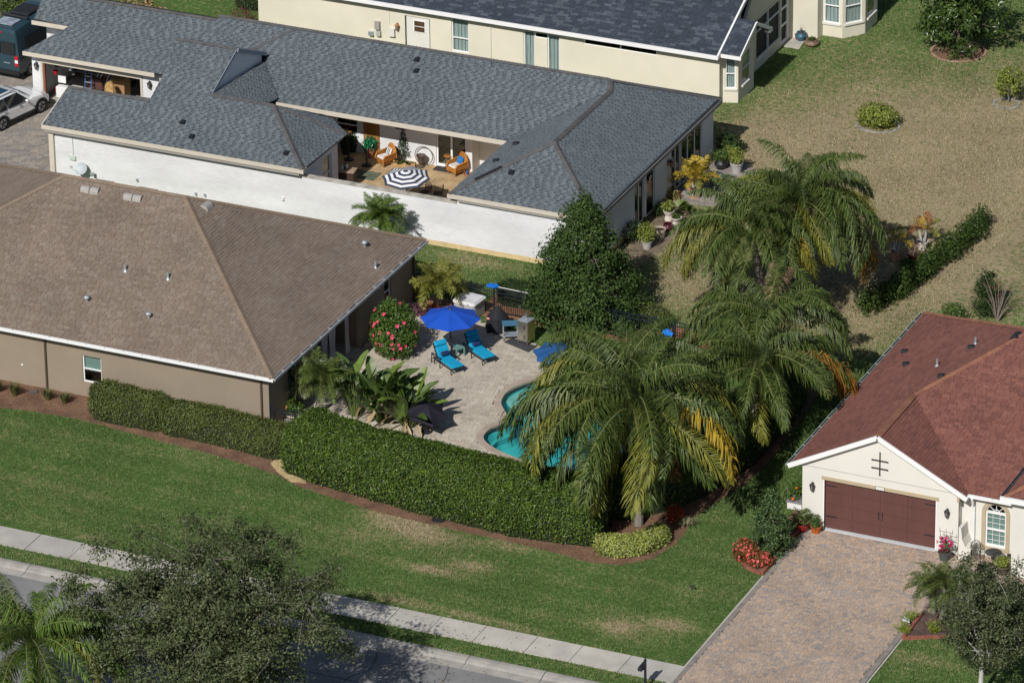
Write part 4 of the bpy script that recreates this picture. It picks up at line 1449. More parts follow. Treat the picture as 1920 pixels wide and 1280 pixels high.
def roof_vent(ro, name, p, n, kind, rz=0.0):
    base = wloc(ro); p = np.array(p)
    n = unit(n)
    w = unit(np.cross(n, np.cross((0, 0, 1.), n))); u = np.cross(w, n)   # w upslope, u along
    m = M()
    def P(a, b, h): return p + u * a + w * b + n * h
    def hood(a0, a1, b0, b1, h):
        k = 6; pts = []
        vs = []
        for i in range(k + 1):
            t = i / k
            b = b0 + (b1 - b0) * t; hh = h * (1 - abs(2 * t - 1) ** 2.2) + .01
            vs += [P(a0, b, hh), P(a1, b, hh)]
        fs = [(2 * i, 2 * i + 1, 2 * i + 3, 2 * i + 2) for i in range(k)] + [list(range(0, 2 * k + 2, 2)), list(range(1, 2 * k + 2, 2))[::-1]]
        m.add(vs, fs)
    if kind == 'pair':
        hood(-.43, -.02, -.2, .22, .15); hood(.02, .43, -.2, .22, .15)
    elif kind == 'one':
        hood(-.28, .28, -.22, .25, .14)
    elif kind == 'turtle':
        m.add([P(-.14, -.13, .004), P(.14, -.13, .004), P(.14, .16, .004), P(-.14, .16, .004), P(-.10, -.11, .15), P(.10, -.11, .15), P(.09, .11, .10), P(-.09, .11, .10)],
              [(4, 5, 6, 7), (0, 1, 5, 4), (1, 2, 6, 5), (2, 3, 7, 6), (3, 0, 4, 7)])
    elif kind == 'pipe':
        m.tube([p - (0, 0, .05), p + (0, 0, .32)], .05, 8); m.lathe([(.11, -.03), (.06, .08)], p, 8)
    elif kind == 'cap':
        m.lathe([(.05, -.05), (.05, .16), (.12, .17), (.13, .24), (.09, .30), (.02, .31)], p, 10)
    o = m.build(name, {'pair': M_ventg, 'one': M_ventg, 'turtle': M_ventb, 'pipe': M_galv, 'cap': M_galv}[kind], ro)
    return o


def mark_plane(s, n):
    return n


# ---------------------------------------------------------------- brown shingled house
H = thing('brown_house', 'tan stucco house under a big brown shingle hip roof beside the pool deck', 'house', (-35.0, 6.0, 0))
mB = .51
R = Roof(H, .142, (.2, .36), .021, SHB, M_deckb)
ax, ay, az = -32.75, 6.45, 2.8 + mB * 7.7
bx = -38.75
hs = (az - 2.8) / 8.0
R.plane([(-46.45, -1.25, 2.8), (-24.75, -1.25, 2.8), (ax, ay, az), (bx, ay, az)])
R.plane([(-24.75, -1.25, 2.8), (-24.75, 14.15, 2.8), (ax, ay, az)])
R.plane([(-24.75, 14.15, 2.8), (-46.45, 14.15, 2.8), (bx, ay, az), (ax, ay, az)], shingled=False)
R.plane([(-46.45, 14.15, 2.8), (-46.45, -1.25, 2.8), (bx, ay, az)])
for a, b in (((-24.75, -1.25, 2.8), (ax, ay, az)), ((-24.75, 14.15, 2.8), (ax, ay, az)), ((bx, ay, az), (ax, ay, az)), ((-46.45, -1.25, 2.8), (bx, ay, az)), ((-46.45, 14.15, 2.8), (bx, ay, az))):
    R.cap(a, b, w=.30, step=.21)
R.streaks = [(-34.75, .76), (-31.57, .53), (-34.55, .3), (-31.4, .1)]
ro = R.finish(SHBC)
nF = unit((0, -mB, 1)); nR = unit((hs, 0, 1))


def onF(px, py, y0, z0, m):       # where a sight line meets a slope rising along +y
    v = _ray(px, py); nn = np.array([0, -m, 1.]); d = z0 - m * y0
    return CAM + (d - CAM @ nn) / (v @ nn) * v


def onR(px, py, x0, z0, m):       # slope rising along -x from the eave at x0
    v = _ray(px, py); nn = np.array([m, 0, 1.]); d = z0 + m * x0
    return CAM + (d - CAM @ nn) / (v @ nn) * v


def onL(px, py, x0, z0, m):
    v = _ray(px, py); nn = np.array([-m, 0, 1.]); d = z0 - m * x0
    return CAM + (d - CAM @ nn) / (v @ nn) * v


for q in ((170, 357), (250, 371)): roof_vent(ro, 'ridge_vent', onF(*q, -1.25, 2.8, mB), nF, 'pair')
for q in ((195, 330), (277, 345)): roof_vent(ro, 'ridge_vent', aty(*q, 7.0) * (1, 1, 0) + (0, 0, az - .35), unit((0, mB, 1)), 'pair')
roof_vent(ro, 'ridge_vent', onR(388, 388, -24.75, 2.8, hs), nR, 'one')
for q in ((235, 508), (315, 523)): roof_vent(ro, 'vent_pipe', onF(*q, -1.25, 2.8, mB), nF, 'pipe')
for q in ((163, 566), (279, 597)): roof_vent(ro, 'vent_cap', onF(*q, -1.25, 2.8, mB), nF, 'cap')
roof_vent(ro, 'vent_cap', onR(684, 463, -24.75, 2.8, hs), nR, 'cap')
roof_vent(ro, 'vent_pipe', onR(704, 502, -24.75, 2.8, hs), nR, 'pipe')

Fs = Face((0, -.85, 0), (1, 0, 0), (0, -1, 0))
Fe = Face((-25.15, 0, 0), (0, 1, 0), (1, 0, 0))
m = M()
Fs.wall(m, -46.0, -25.15, 0, 2.66, [(-34.2, -33.27, .70, 1.98)])
m.build('wall', M_tan, H)
m = M()
Fe.wall(m, -.65, 13.75, 0, 2.66, [(1.0, 1.9, .5, 2.1), (3.6, 8.05, 0, 2.45), (10.6, 11.3, .95, 2.15)])
m.build('wall', M_tan, H)
m = M(); m.box(-46, 13.75, 0, -25.35, 13.95, 2.66); m.box(-46.2, -.65, 0, -46, 13.95, 2.66); m.build('wall', M_tan, H)
# covered patio behind the open side
m = M(); m.box(-29.0, 3.3, 0, -25.36, 3.5, 2.6); m.box(-29.0, 8.15, 0, -25.36, 8.3, 2.6); m.box(-29.2, 3.3, 0, -29.0, 8.3, 2.6); m.build('patio_recess', M_tan, H)
m = M(); m.box(-29, 3.5, .0, -25.1, 8.15, .05); m.build('patio_floor', M_conc, H)
m = M(); m.box(-46.4, -1.2, 2.60, -24.80, 14.1, 2.66); m.build('soffit', M_taupe, H)
m = M(); Fs.box(m, -46.45, -24.75, .372, .395, 2.62, 2.80); m.box(-24.79, -1.22, 2.62, -24.76, 14.15, 2.80); m.build('fascia', M_taupe, H)
gutter(H, (-46.4, -1.25), (-24.65, -1.25), (0, -1), 2.76)
gutter(H, (-24.75, -1.28), (-24.75, 14.15), (1, 0), 2.76)
# downpipes
for x in (-35.98, -25.48):
    m = M(); m.beam((x, -1.22, 2.66), (x, -.93, 2.42), .09, .08); m.beam((x, -.90, 2.45), (x, -.90, .05), .08, .09, up=(0, 1, 0)); m.build('downpipe', M_brownpipe, H)
m = M(); m.beam((-25.08, 13.55, 2.6), (-25.08, 13.55, .05), .09, .08, up=(1, 0, 0)); m.build('downpipe', M_brownpipe, H)
Fs.window(H, -34.2, -33.27, .70, 1.98, blind=M_blindg, rail=.5, bfrac=.62, glass=M_glass)
Fe.window(H, 10.6, 11.3, .95, 2.15, rail=.5, glass=M_glassd)
Fe.window(H, 1.0, 1.9, .5, 2.1, rail=.0, glass=glassmat('teal_glass', (.2, .45, .45), .1))
# patio curtains, drawn and gathered
for (ya, yb, zl) in ((3.75, 4.15, .15), (4.55, 5.2, .12), (5.25, 6.0, .1), (6.9, 7.25, .25)):
    k = 10; vs = []
    for i in range(k + 1):
        t = i / k; y = ya + (yb - ya) * t; x = -25.32 + .07 * math.sin(i * 2.3)
        vs += [(x, y, 2.42), (x, (y + (ya + yb) / 2) / 2, 1.15), (x + .03, y, zl)]
    m = M(); m.add(vs, [(3 * i + j, 3 * i + 3 + j, 3 * i + 4 + j, 3 * i + 1 + j) for i in range(k) for j in range(2)])
    m.build('curtain', mat('white_drape', (.58, .58, .60), .9, .08, trans=.2), H)
m = M(); F_ = Fs.p; m.lathe([(.05, 0), (.05, .03), (.02, .05)], (0, 0, 0), 8); m.v = [(-37.2 + 0 * v[0] + v[0], -.85 - v[2], .95 + v[1]) for v in m.v]; m.build('wall_tap', M_whitepl, H)
for z in (2.35,):
    m = M()
    for dy in (-.15, .15): m.tube([(-25.12, 10.0 + dy, z), (-24.98, 10.0 + dy * 1.4, z - .12)], [.05, .075], 8)
    m.box(-25.148, 9.9, z - .06, -25.10, 10.1, z + .06)
    m.build('floodlight', M_whitepl, H)

# ---------------------------------------------------------------- white house round a courtyard
H = thing('white_house', 'white stucco house with grey shingle roofs around a tiled courtyard', 'house', (-32.0, 26.0, 0))
R = Roof(H, .15, (.14, .34), .022, SHG, M_deckg); R.dash = True
mw_ = .45
zF = lambda y: 2.8 + mw_ * (y - 19.0)
zB = lambda y: 2.8 + mw_ * (y - 25.65)
zG = lambda y: 2.8 + mw_ * (y - 26.55)
F_ = lambda x, y: (x, y, zF(y))
B_ = lambda x, y: (x, y, zB(y))
G_ = lambda x, y: (x, y, zG(y))
R.plane([F_(-46.95, 19.0), F_(-33.3, 19.0), F_(-36.35, 22.22), F_(-39.65, 22.22), F_(-39.65, 25.0), F_(-42.85, 25.0), F_(-42.5, 22.7), F_(-42.45, 21.32), F_(-46.75, 21.32)])
R.plane([(-46.75, 21.32, zF(21.32)), (-42.45, 21.32, zF(21.32)), (-42.45, 23.6, 2.8), (-46.75, 23.6, 2.8)])
apx = (-36.35, 22.22, zF(22.22))
R.plane([(-33.3, 19.0, 2.8), (-33.2, 23.46, 2.8), apx])
R.plane([apx, (-33.2, 23.46, 2.8), (-34.66, 24.9, 2.8)])
R.plane([apx, (-34.66, 24.9, 2.8), (-39.65, 24.9, 3.0), (-39.65, 22.22, zF(22.22))])
R.plane([(-42.85, 25.0, zF(25)), (-39.65, 25.0, zF(25)), (-39.65, 27.9, zF(25) - mw_ * 2.9), (-42.85, 27.9, zF(25) - mw_ * 2.9)])
R.plane([(-39.65, 22.22, 4.15), (-39.65, 27.8, 3.82), (-38.0, 25.75, 2.84), (-38.0, 24.4, 3.1)])
# rear wing
R.plane([B_(-39.65, 25.65), B_(-25.95, 25.65), B_(-22.3, 29.3), B_(-22.6, 30.0), B_(-43.15, 30.0), B_(-43.15, 28.2), B_(-39.65, 28.2)])
R.plane([(-43.15, 30.0, zB(30)), (-22.6, 30.0, zB(30)), (-18.6, 34.0, 2.95), (-43.15, 34.0, 2.95)], shingled=False)
# right wing
zr = 2.8 + .46 * 3.7
R.plane([(-25.95, 19.15, 2.8), (-22.27, 22.83, 4.5), (-22.27, 29.3, 4.5), (-25.95, 25.65, 2.8)])
R.plane([(-25.95, 19.15, 2.8), (-18.6, 19.15, 2.8), (-22.27, 22.83, 4.5)])
R.plane([(-18.6, 19.15, 2.8), (-18.6, 34.0, 2.8), (-22.6, 30.0, 4.66), (-22.27, 29.3, 4.5), (-22.27, 22.83, 4.5)])
# garage wing
R.plane([G_(-52.1, 26.55), G_(-42.7, 26.55), G_(-42.7, 30.17), G_(-52.8, 30.17), G_(-52.57, 28.4), G_(-50.55, 28.4)])
R.plane([(-52.8, 30.17, zG(30.17)), (-43.3, 30.17, zG(30.17)), (-43.3, 34, 2.8), (-52.8, 34, 2.8)], shingled=False)
for a, b in ((F_(-36.35, 22.22), F_(-39.65, 22.22)), (F_(-46.75, 21.32), F_(-42.45, 21.32)), (F_(-42.85, 25), F_(-39.65, 25)), ((-33.3, 19, 2.8), apx), ((-33.2, 23.46, 2.8), apx),
             (B_(-43.15, 30.0), B_(-22.6, 30.0)), ((-25.95, 19.15, 2.8), (-22.27, 22.83, 4.5)), ((-18.6, 19.15, 2.8), (-22.27, 22.83, 4.5)), ((-22.27, 22.83, 4.5), (-22.27, 29.3, 4.5)),
             ((-22.27, 29.3, 4.5), (-22.6, 30.0, 4.72)), ((-18.6, 34, 2.8), (-22.6, 30, 4.72)), (B_(-40.75, 28.2), B_(-39.0, 30.0)), (G_(-52.8, 30.17), G_(-43.3, 30.17))):
    R.cap(a, b, w=.28, step=.2)
ro = R.finish(SHGC)
nF = unit((0, -mw_, 1))
for q in ((343, 230), (360, 257), (537, 288)): roof_vent(ro, 'roof_vent', onF(*q, 19, 2.8, mw_), nF, 'turtle')
for q in ((782, 113), (781, 134)): roof_vent(ro, 'roof_vent', onF(*q, 25.65, 2.8, mw_), nF, 'turtle')
for q in ((968, 271), (931, 303)): roof_vent(ro, 'roof_vent', onL(*q, -25.95, 2.8, .46), unit((-.46, 0, 1)), 'turtle')
roof_vent(ro, 'roof_vent', onF(959, 324, 19.15, 2.8, .46), unit((0, -.46, 1)), 'turtle')
hd = unit((3.68, 3.68, 1.7))
m = M(); a = np.array((-25.95, 19.15, 2.8)); m.beam(a + hd * 1.35 + (0, 0, .05), a + hd * 2.75 + (0, 0, .05), .16, .07); m.build('hip_flashing', M_ventb, ro)

# dormer-like gable wall that faces right
gx = -39.65
m = M(); m.prism_dir([(gx - .12, 22.35, 3.3), (gx - .12, 22.35, zF(22.35) - .1), (gx - .12, 25.0, zF(25) - .12), (gx - .12, 27.75, zF(25) - mw_ * 2.75 - .12), (gx - .12, 27.75, 3.3)], (-.1, 0, 0))
m.build('gable_wall', mat('gable_paint', (.74, .76, .80), .8, .04), H)
m = M(); m.beam((gx + .03, 22.2, zF(22.2) - .06), (gx + .03, 25.0, zF(25) - .06), .03, .15, up=(0, 0, 1)); m.beam((gx + .03, 25.0, zF(25) - .06), (gx + .03, 27.9, zF(25) - mw_ * 2.9 - .06), .09, .17)
m.build('gable_rake', mat('grey_blue_trim', (.30, .34, .40), .6, .05), H)

# walls
Fs = Face((0, 19.3, 0), (1, 0, 0), (0, -1, 0))
Fe = Face((-18.9, 0, 0), (0, 1, 0), (1, 0, 0))
m = M()
Fs.wall(m, -46.55, -33.45, .25, 2.72); Fs.wall(m, -25.6, -18.9, .25, 2.72)
Fs.wall(m, -33.449, -25.601, .25, 2.30)
m.build('wall', M_white, H)
m = M(); m.box(-46.56, 19.29, 0, -18.89, 19.5, .25); m.build('plinth', M_yband, H)
m = M(); m.box(-33.44, 19.26, 2.30, -25.61, 19.54, 2.36); m.build('parapet_cap', mat('weathered_cap', (.42, .39, .34), .9, .35, 2.5), H)
m = M()
OPS = [(24.25, 25.35, .12, 2.4), (25.62, 26.62, .12, 2.4), (28.6, 29.72, .05, 2.42), (29.8, 32.35, .05, 2.42)]
Fe.wall(m, 19.5, 33.7, .25, 2.72, [(a, b, max(.25, c), d) for a, b, c, d in OPS])
m.build('wall', M_white, H)
for a, b in ((19.51, 24.25), (26.62, 28.6), (32.35, 33.7)): m = M(); Fe.box(m, a, b, -.21, .004, 0, .25); m.build('plinth', M_yband, H)
m = M()
m.box(-46.5, 33.55, 0, -19.1, 33.75, 2.72); m.box(-46.55, 19.5, 0, -46.35, 24, 2.6)
m.build('wall', M_white, H)
# courtyard walls
Fc = Face((0, 27.45, 0), (1, 0, 0), (0, -1, 0))
m = M()
Fc.wall(m, -38.2, -28.62, 0, 2.72, [(-35.75, -34.62, .95, 2.2), (-30.5, -28.93, .08, 2.12)])
m.box(-28.82, 27.64, 0, -28.62, 28.3, 2.72); m.box(-28.62, 28.3, 0, -25.6, 28.5, 2.72)
m.box(-38.4, 24.6, 0, -38.2, 27.6, 2.9)
m.build('courtyard_wall', M_white, H)
Ff = Face((-33.46, 0, 0), (0, 1, 0), (1, 0, 0))
m = M(); Ff.wall(m, 19.5, 22.95, 0, 2.70, [(21.35, 22.3, .55, 2.3)]); m.box(-38.2, 22.75, 0, -33.66, 22.95, 2.7); m.build('wing_wall', M_white, H)
Ff.window(H, 21.35, 22.3, .55, 2.3, rail=.5, glass=M_glass, blind=M_curt)
m = M(); m.box(-25.6, 19.5, 0, -25.4, 28.3, 2.72); m.build('wing_wall', M_white, H)
Fc.window(H, -35.75, -34.62, .95, 2.2, rail=.33, glass=M_glassd, sill=M_trimw)
Fc.window(H, -30.5, -28.93, .08, 2.12, rail=0, cols=2, glass=M_glass, fw=.08, name='sliding_door')
wd = M(); Fc.box(wd, -34.28, -33.45, .005, .05, .05, 2.2); wo_ = wd.build('wood_door_frame', mat('wood_frame', (.20, .085, .025), .6, .2, 4), H)
for i in range(5):
    k = M(); Fc.box(k, -34.24 + i * .155, -34.24 + i * .155 + .147, .051, .07, .08, 2.16); k.build('board', M_wood, wo_)
m = M(); Fc.box(m, -32.6, -32.05, .004, .05, 1.68, 1.74); Fc.box(m, -32.6, -32.05, .05, .07, 1.62, 1.66); m.build('vent_slot', M_black, H)
m = M(); m.box(-38.3, 25.66, 2.58, -25.97, 28.4, 2.63); m.box(-46.9, 19.05, 2.60, -33.35, 23.4, 2.65); m.box(-25.9, 19.2, 2.62, -18.65, 33.9, 2.66); m.build('soffit', mat('soffit_white', (.62, .6, .57), .8, .05), H)
m = M()
m.box(-46.98, 18.93, 2.60, -33.24, 18.99, 2.80); m.build('fascia', M_trimb, H); m = M()
m.box(-33.29, 18.94, 2.60, -33.25, 19.3, 2.80)
m.box(-38.0, 25.58, 2.58, -25.95, 25.64, 2.80); m.build('fascia', M_trimb, H); m = M()
m.box(-26.0, 19.08, 2.60, -18.55, 19.14, 2.80); m.build('fascia', M_trimb, H); m = M()
m.box(-52.15, 26.48, 2.60, -44.95, 26.54, 2.80); m.build('fascia', M_trimb, H); m = M()
m.box(-52.62, 28.33, zG(28.4) - .2, -50.6, 28.39, zG(28.4)); m.build('fascia', M_trimb, H); m = M()
m.beam((-46.98, 19.0, 2.72), (-46.80, 21.32, zF(21.32) - .08), .05, .18)
m.build('fascia', M_trimb, H)
m = M(); m.box(-18.62, 19.1, 2.62, -18.57, 34.0, 2.78); m.build('side_fascia', mat('shaded_grey_trim', (.22, .22, .235), .6, .05), H)  # fascia greyed on this side: its shade is put into the colour
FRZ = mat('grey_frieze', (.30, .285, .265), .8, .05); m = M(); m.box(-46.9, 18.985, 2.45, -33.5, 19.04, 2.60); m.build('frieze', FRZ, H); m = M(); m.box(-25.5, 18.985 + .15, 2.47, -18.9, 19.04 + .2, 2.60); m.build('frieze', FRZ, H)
m = M(); m.box(-46.75, 19.15, 0, -46.5, 19.36, 2.45); m.build('corner_column', M_trimb, H)
# long side windows
for a, b, c, d in OPS[:2]:
    Fe.window(H, a, b, c, d, rail=0, cols=2 if a < 25 else 1, glass=M_glassd, inset=.05)
Fe.window(H, *OPS[2], rail=0, cols=2, glass=M_glassd, inset=.05, name='french_door')
Fe.window(H, *OPS[3], rail=0, cols=3, glass=M_glassd, inset=.05, name='french_door')
lantern(H, Fe, 28.15, 1.85, glow=mat('amber_glass', (.55, .2, .08), .3, .1))
# garage front
Fg = Face((0, 27.0, 0), (1, 0, 0), (0, -1, 0))
m = M(); Fg.wall(m, -51.95, -44.6, 0, 2.72, [(-51.35, -46.0, 0, 2.15)]); m.box(-51.95, 27.2, 0, -51.75, 33.5, 2.72); m.box(-44.8, 27.2, 0, -44.6, 33.5, 2.72)
m.box(-52.35, 26.6, 0, -51.36, 26.98, .35)
m.box(-42.65, 21.4, 0, -42.5, 27, 3.2); m.box(-44.59, 26.8, 0, -42.66, 27.0, 2.9)
m.build('garage_wall', M_white, H)
m = M(); m.box(-52.3, 29.2, 2.2, -50.9, 29.3, 3.4); m.build('wall', M_white, H)
m = M(); Fg.box(m, -51.5, -45.88, .005, .05, 2.15, 2.32); Fg.box(m, -51.47, -51.36, .005, .05, 0, 2.15); Fg.box(m, -45.99, -45.88, .005, .05, 0, 2.15); m.build('garage_door_surround', M_trimb, H)
m = M(); Fg.box(m, -51.34, -51.27, -.15, -.02, 0, 2.14); m.build('garage_jamb', mat('rusty_jamb', (.25, .09, .04), .7, .1), H)
m = M(); m.box(-51.75, 27.2, .0, -44.8, 33.5, .04); m.build('garage_floor', M_conc, H)
m = M(); m.box(-51.74, 33.3, 0.05, -44.81, 33.4, 2.7); m.build('garage_inner_wall', mat('garage_inner', (.4, .4, .39), .9), H)
lantern(H, Fg, -51.65, 1.95); lantern(H, Fg, -45.45, 1.95)
# meter boxes, dish, pipes on the long white wall
p = aty(137, 296, 19.28)
m = M(); m.box(p[0] - .16, 19.2, p[2] - .08, p[0] + .16, 19.295, p[2] + .1); m.tube([(p[0] + .02, 19.27, p[2] + .1), (p[0] + .02, 19.27, 2.45)], .015, 5); m.build('cable_box', mat('pale_green_box', (.50, .57, .52), .6), H)
p = aty(173, 322, 19.25)
m = M(); m.tube([(p[0] - .05, 19.28, p[2] - .25), (p[0] - .05, 19.1, p[2] - .05), (p[0] + .1, 19.02, p[2] + .02)], .022, 6); m.box(p[0] + .05, 18.95, p[2] - .05, p[0] + .2, 19.1, p[2] + .06); m.build('hose_tap', M_galv, H)
for q, sz in (((531, 372), .055), ((258, 337), .05), ((368, 363), .05), ((385, 365), .05)):
    p = aty(*q, 19.28); m = M(); m.box(p[0] - sz, 19.2, p[2] - sz * 1.3, p[0] + sz, 19.295, p[2] + sz * 1.3); m.build('outlet_box', M_whitepl if q[0] == 531 else M_galv, H)
# satellite dish on the wall
p = aty(152, 316, 18.95)
m = M(); dn = unit((-.15, -.75, .55)); du = unit(np.cross((0, 0, 1), dn)); dv_ = np.cross(dn, du)
vs = [p - dn * .1]; fs = []
for i in range(1, 4):
    for j in range(14):
        t = j * 2 * math.pi / 14; r_ = .30 * i / 3
        vs.append(p + du * r_ * math.cos(t) * 1.15 + dv_ * r_ * math.sin(t) + dn * (-.1 + .1 * (i / 3) ** 2))
fs += [(0, 1 + j, 1 + (j + 1) % 14) for j in range(14)]
for i in range(2):
    fs += [(1 + i * 14 + j, 1 + (i + 1) * 14 + j, 1 + (i + 1) * 14 + (j + 1) % 14, 1 + i * 14 + (j + 1) % 14) for j in range(14)]
m.add(vs, fs)
m.tube([p - dv_ * .28, p - dv_ * .12 + dn * .35 - du * .3], .014, 5); m.box(*(p - dv_ * .1 + dn * .33 - du * .34 - .05), *(p - dv_ * .1 + dn * .33 - du * .34 + .05))
m.tube([p - dn * .1, (p[0], 19.28, p[2] - .1)], .022, 5)
m.build('satellite_dish', mat('dish_grey', (.46, .50, .53), .5, .08), H)

# ---------------------------------------------------------------- cream house at the back
H = thing('cream_house', 'cream stucco house with a dark navy shingle roof and white eaves', 'house', (-30, 44, 0))
R = Roof(H, .155, (.2, .5), .016, SHN, M_deckn)
mY = .47
zY = lambda y: 2.8 + mY * (y - 38.9)
Y_ = lambda x, y: (x, y, zY(y))
R.plane([Y_(-47, 38.9), Y_(-20.85, 38.9), Y_(-20.85, 45.5), Y_(-47, 45.5)])
R.plane([(-47, 45.5, zY(45.5)), (-20.85, 45.5, zY(45.5)), (-20.85, 52, zY(45.5) - mY * 6.5), (-47, 52, zY(45.5) - mY * 6.5)], shingled=False)
# bay roof: small gable with its ridge running out to the right
rp = atx(1418, 33, -19.8)
ry, rz_ = 41.2, 3.82
mb = (rz_ - 2.8) / (ry - 39.2)
ry = 41.2
R.plane([(-20.85, 39.2, 2.8), (-19.78, 39.2, 2.8), (-19.78, ry, 2.8 + mb * (ry - 39.2)), (-20.85, ry, 2.8 + mb * (ry - 39.2))])
R.plane([(-20.85, ry, 2.8 + mb * (ry - 39.2)), (-19.78, ry, 2.8 + mb * (ry - 39.2)), (-19.78, 43.2, 2.8), (-20.85, 43.2, 2.8)])
R.cap((-20.85, ry, 2.8 + mb * (ry - 39.2)), (-19.78, ry, 2.8 + mb * (ry - 39.2)), w=.2)
ro = R.finish(SHN, pick=300)
Fs = Face((0, 39.3, 0), (1, 0, 0), (0, -1, 0))
Fe = Face((-20.9, 0, 0), (0, 1, 0), (1, 0, 0))
m = M()
Fs.wall(m, -45.65, -20.9, 0, 2.70, [(-37.72, -36.35, 0, 2.1), (-35.18, -34.25, .6, 2.34), (-31.28, -30.7, .1, 2.3), (-30.699, -30.0, 2.02, 2.3), (-29.999, -29.36, .1, 2.3), (-28.06, -24.2, 2.08, 2.42)])
m.build('wall', M_cream, H)
m = M(); m.box(-45.85, 39.3, 0, -45.651, 52, 2.7); m.box(-45.8, 51.8, 0, -20.9, 52, 2.7)
Fe.wall(m, 39.5, 48.5, 0, 2.7, [(44.05, 47.25, .48, 2.62), (47.3, 48.25, .08, 2.62)])
m.build('wall', M_cream, H)
m = M(); m.prism_dir([(-20.95, 42.2, 2.701), (-20.95, 45.5, zY(45.5) - .2), (-20.95, 52, 2.701)], (-.15, 0, 0)); m.prism_dir([(-20.96, 39.35, 2.701), (-20.96, 42.19, 2.701), (-20.96, 42.19, zY(42.2) - .2)], (-.15, 0, 0)); m.build('gable_wall', M_cream, H)
# bay
m = M()
b0, b1, b2 = (-20.9, 39.95), (-20.2, 40.25), (-20.2, 42.0)
fb = Face((-20.9, 39.75, 0), (1, .35, 0), (.35, -1, 0)); lb = math.hypot(.7, .245)
fb.wall(m, 0, lb, 0, 2.62, [(.12, .62, .75, 2.35)], th=.12)
fr_ = Face((-20.2, 40.0, 0), (0, 1, 0), (1, 0, 0))
fr_.wall(m, 0.01, 2.0, 0, 2.62, [(.5, 1.6, .75, 2.35)], th=.14)
m.prism_dir([(-20.21, 39.9, 2.62), (-20.21, 42.2, 2.62), (-20.21, ry, 2.55 + mb * (ry - 39.2))], (-.12, 0, 0))
m.box(-20.9, 41.9, 0, -20.35, 42.0, 2.62)
m.build('bay_wall', M_cream, H)
fb.window(H, .12, .62, .75, 2.35, blind=M_curt, rail=.48, inset=.03, sill=M_cream2)
fr_.window(H, .5, 1.6, .75, 2.35, rail=.48, inset=.04, blind=M_blindg, bfrac=.5, sill=M_cream2)
m = M(); m.box(-47, 38.80, 2.60, -20.78, 38.885, 2.80); m.beam((-20.80, 38.85, 2.73), (-20.80, 45.5, zY(45.5) - .07), .09, .2)
m.box(-20.86, 39.12, 2.62, -19.72, 39.185, 2.80)
zt = 2.8 + mb * (ry - 39.2)
m.beam((-19.74, 39.15, 2.74), (-19.74, ry, zt - .05), .06, .18); m.beam((-19.74, ry, zt - .05), (-19.74, 43.2, 2.74), .06, .18); m.box(-20.0, 42.9, 2.62, -19.71, 43.25, 2.72)
m.build('eave_trim', M_trimw, H)
m = M(); m.box(-47, 38.886, 2.56, -21.0, 39.3, 2.60); m.build('soffit', mat('soffit_cream', (.55, .5, .42), .8, .05), H)
# windows along the front
Fs.window(H, -35.18, -34.25, .6, 2.34, blind=M_curt, rail=.42)
Fs.window(H, -31.28, -30.7, .1, 2.3, blind=M_curt, rail=0, fw=.05)
Fs.window(H, -29.999, -29.36, .1, 2.3, blind=M_curt, rail=0, fw=.05)
Fs.window(H, -30.699, -30.0, 2.02, 2.3, rail=0, fw=.04)
Fs.window(H, -28.06, -24.2, 2.08, 2.42, rail=0, cols=2, fw=.05, name='clerestory_window')
d_ = M(); Fs.box(d_, -37.66, -36.41, -.10, -.05, .02, 2.06); do = d_.build('side_door', M_cream2, H)
wi = M(); Fs.box(wi, -37.28, -36.6, -.05, -.025, 1.28, 1.92); wi.build('door_window_frame', M_trimw, do)
for za, zb in ((1.32, 1.58), (1.62, 1.88)):
    g = M(); Fs.box(g, -37.22, -36.66, -.024, -.018, za, zb); g.build('pane', mat('brown_pane', (.09, .05, .03), .15, .3, 4, spec=.6), do)
lantern(H, Fs, -38.1, 1.45, m=mat('rust_lantern', (.36, .17, .06), .6, .1))
for q, sx, sz, mm_ in (((709, 47), .13, .2, M_ventg), ((711, 62), .12, .12, mat('meter_disc', (.45, .45, .42), .5)), ((697, 62), .12, .1, M_galv), ((736, 60), .16, .2, M_cream2)):
    p = aty(*q, 39.28); k = M(); k.box(p[0] - sx, 39.12, p[2] - sz, p[0] + sx, 39.298, p[2] + sz); k.build('meter_box', mm_, H)
p = aty(730, 30, 39.28); k = M(); k.tube([(p[0], 39.28, 1.5), (p[0], 39.28, 2.55)], .015, 5); k.build('conduit', M_cream2, H)
k = M(); p = aty(920, 65, 39.28); k.tube([(p[0], 39.27, .2), (p[0], 39.27, 2.5)], .03, 5); k.build('conduit', M_cream2, H)
# screened porch on the right side
sc = M(); Fe.box(sc, 44.05, 47.25, -.12, -.115, .48, 2.62); sc.build('porch_screen', M_screen, H)
sf = M()
for y in (44.05, 45.65, 47.2): Fe.box(sf, y, y + .05, -.11, -.02, .48, 2.62)
Fe.box(sf, 44.1, 47.2, -.108, -.03, 1.95, 2.0); Fe.box(sf, 44.1, 47.2, -.108, -.03, .48, .53)
sf.build('screen_frame', M_trimw, H)
sd_ = M()
for a, b, c, d in ((47.3, 47.4, .08, 2.6), (48.15, 48.25, .08, 2.6), (47.4, 48.15, .08, .2), (47.4, 48.15, 1.0, 1.08), (47.4, 48.15, 1.9, 1.98), (47.4, 48.15, 2.5, 2.6)): Fe.box(sd_, a, b, -.09, -.02, c, d)
so = sd_.build('screen_door', M_trimw, H); k = M(); Fe.box(k, 47.4, 48.15, -.12, -.11, .1, 2.55); k.build('door_screen', M_screen, so)
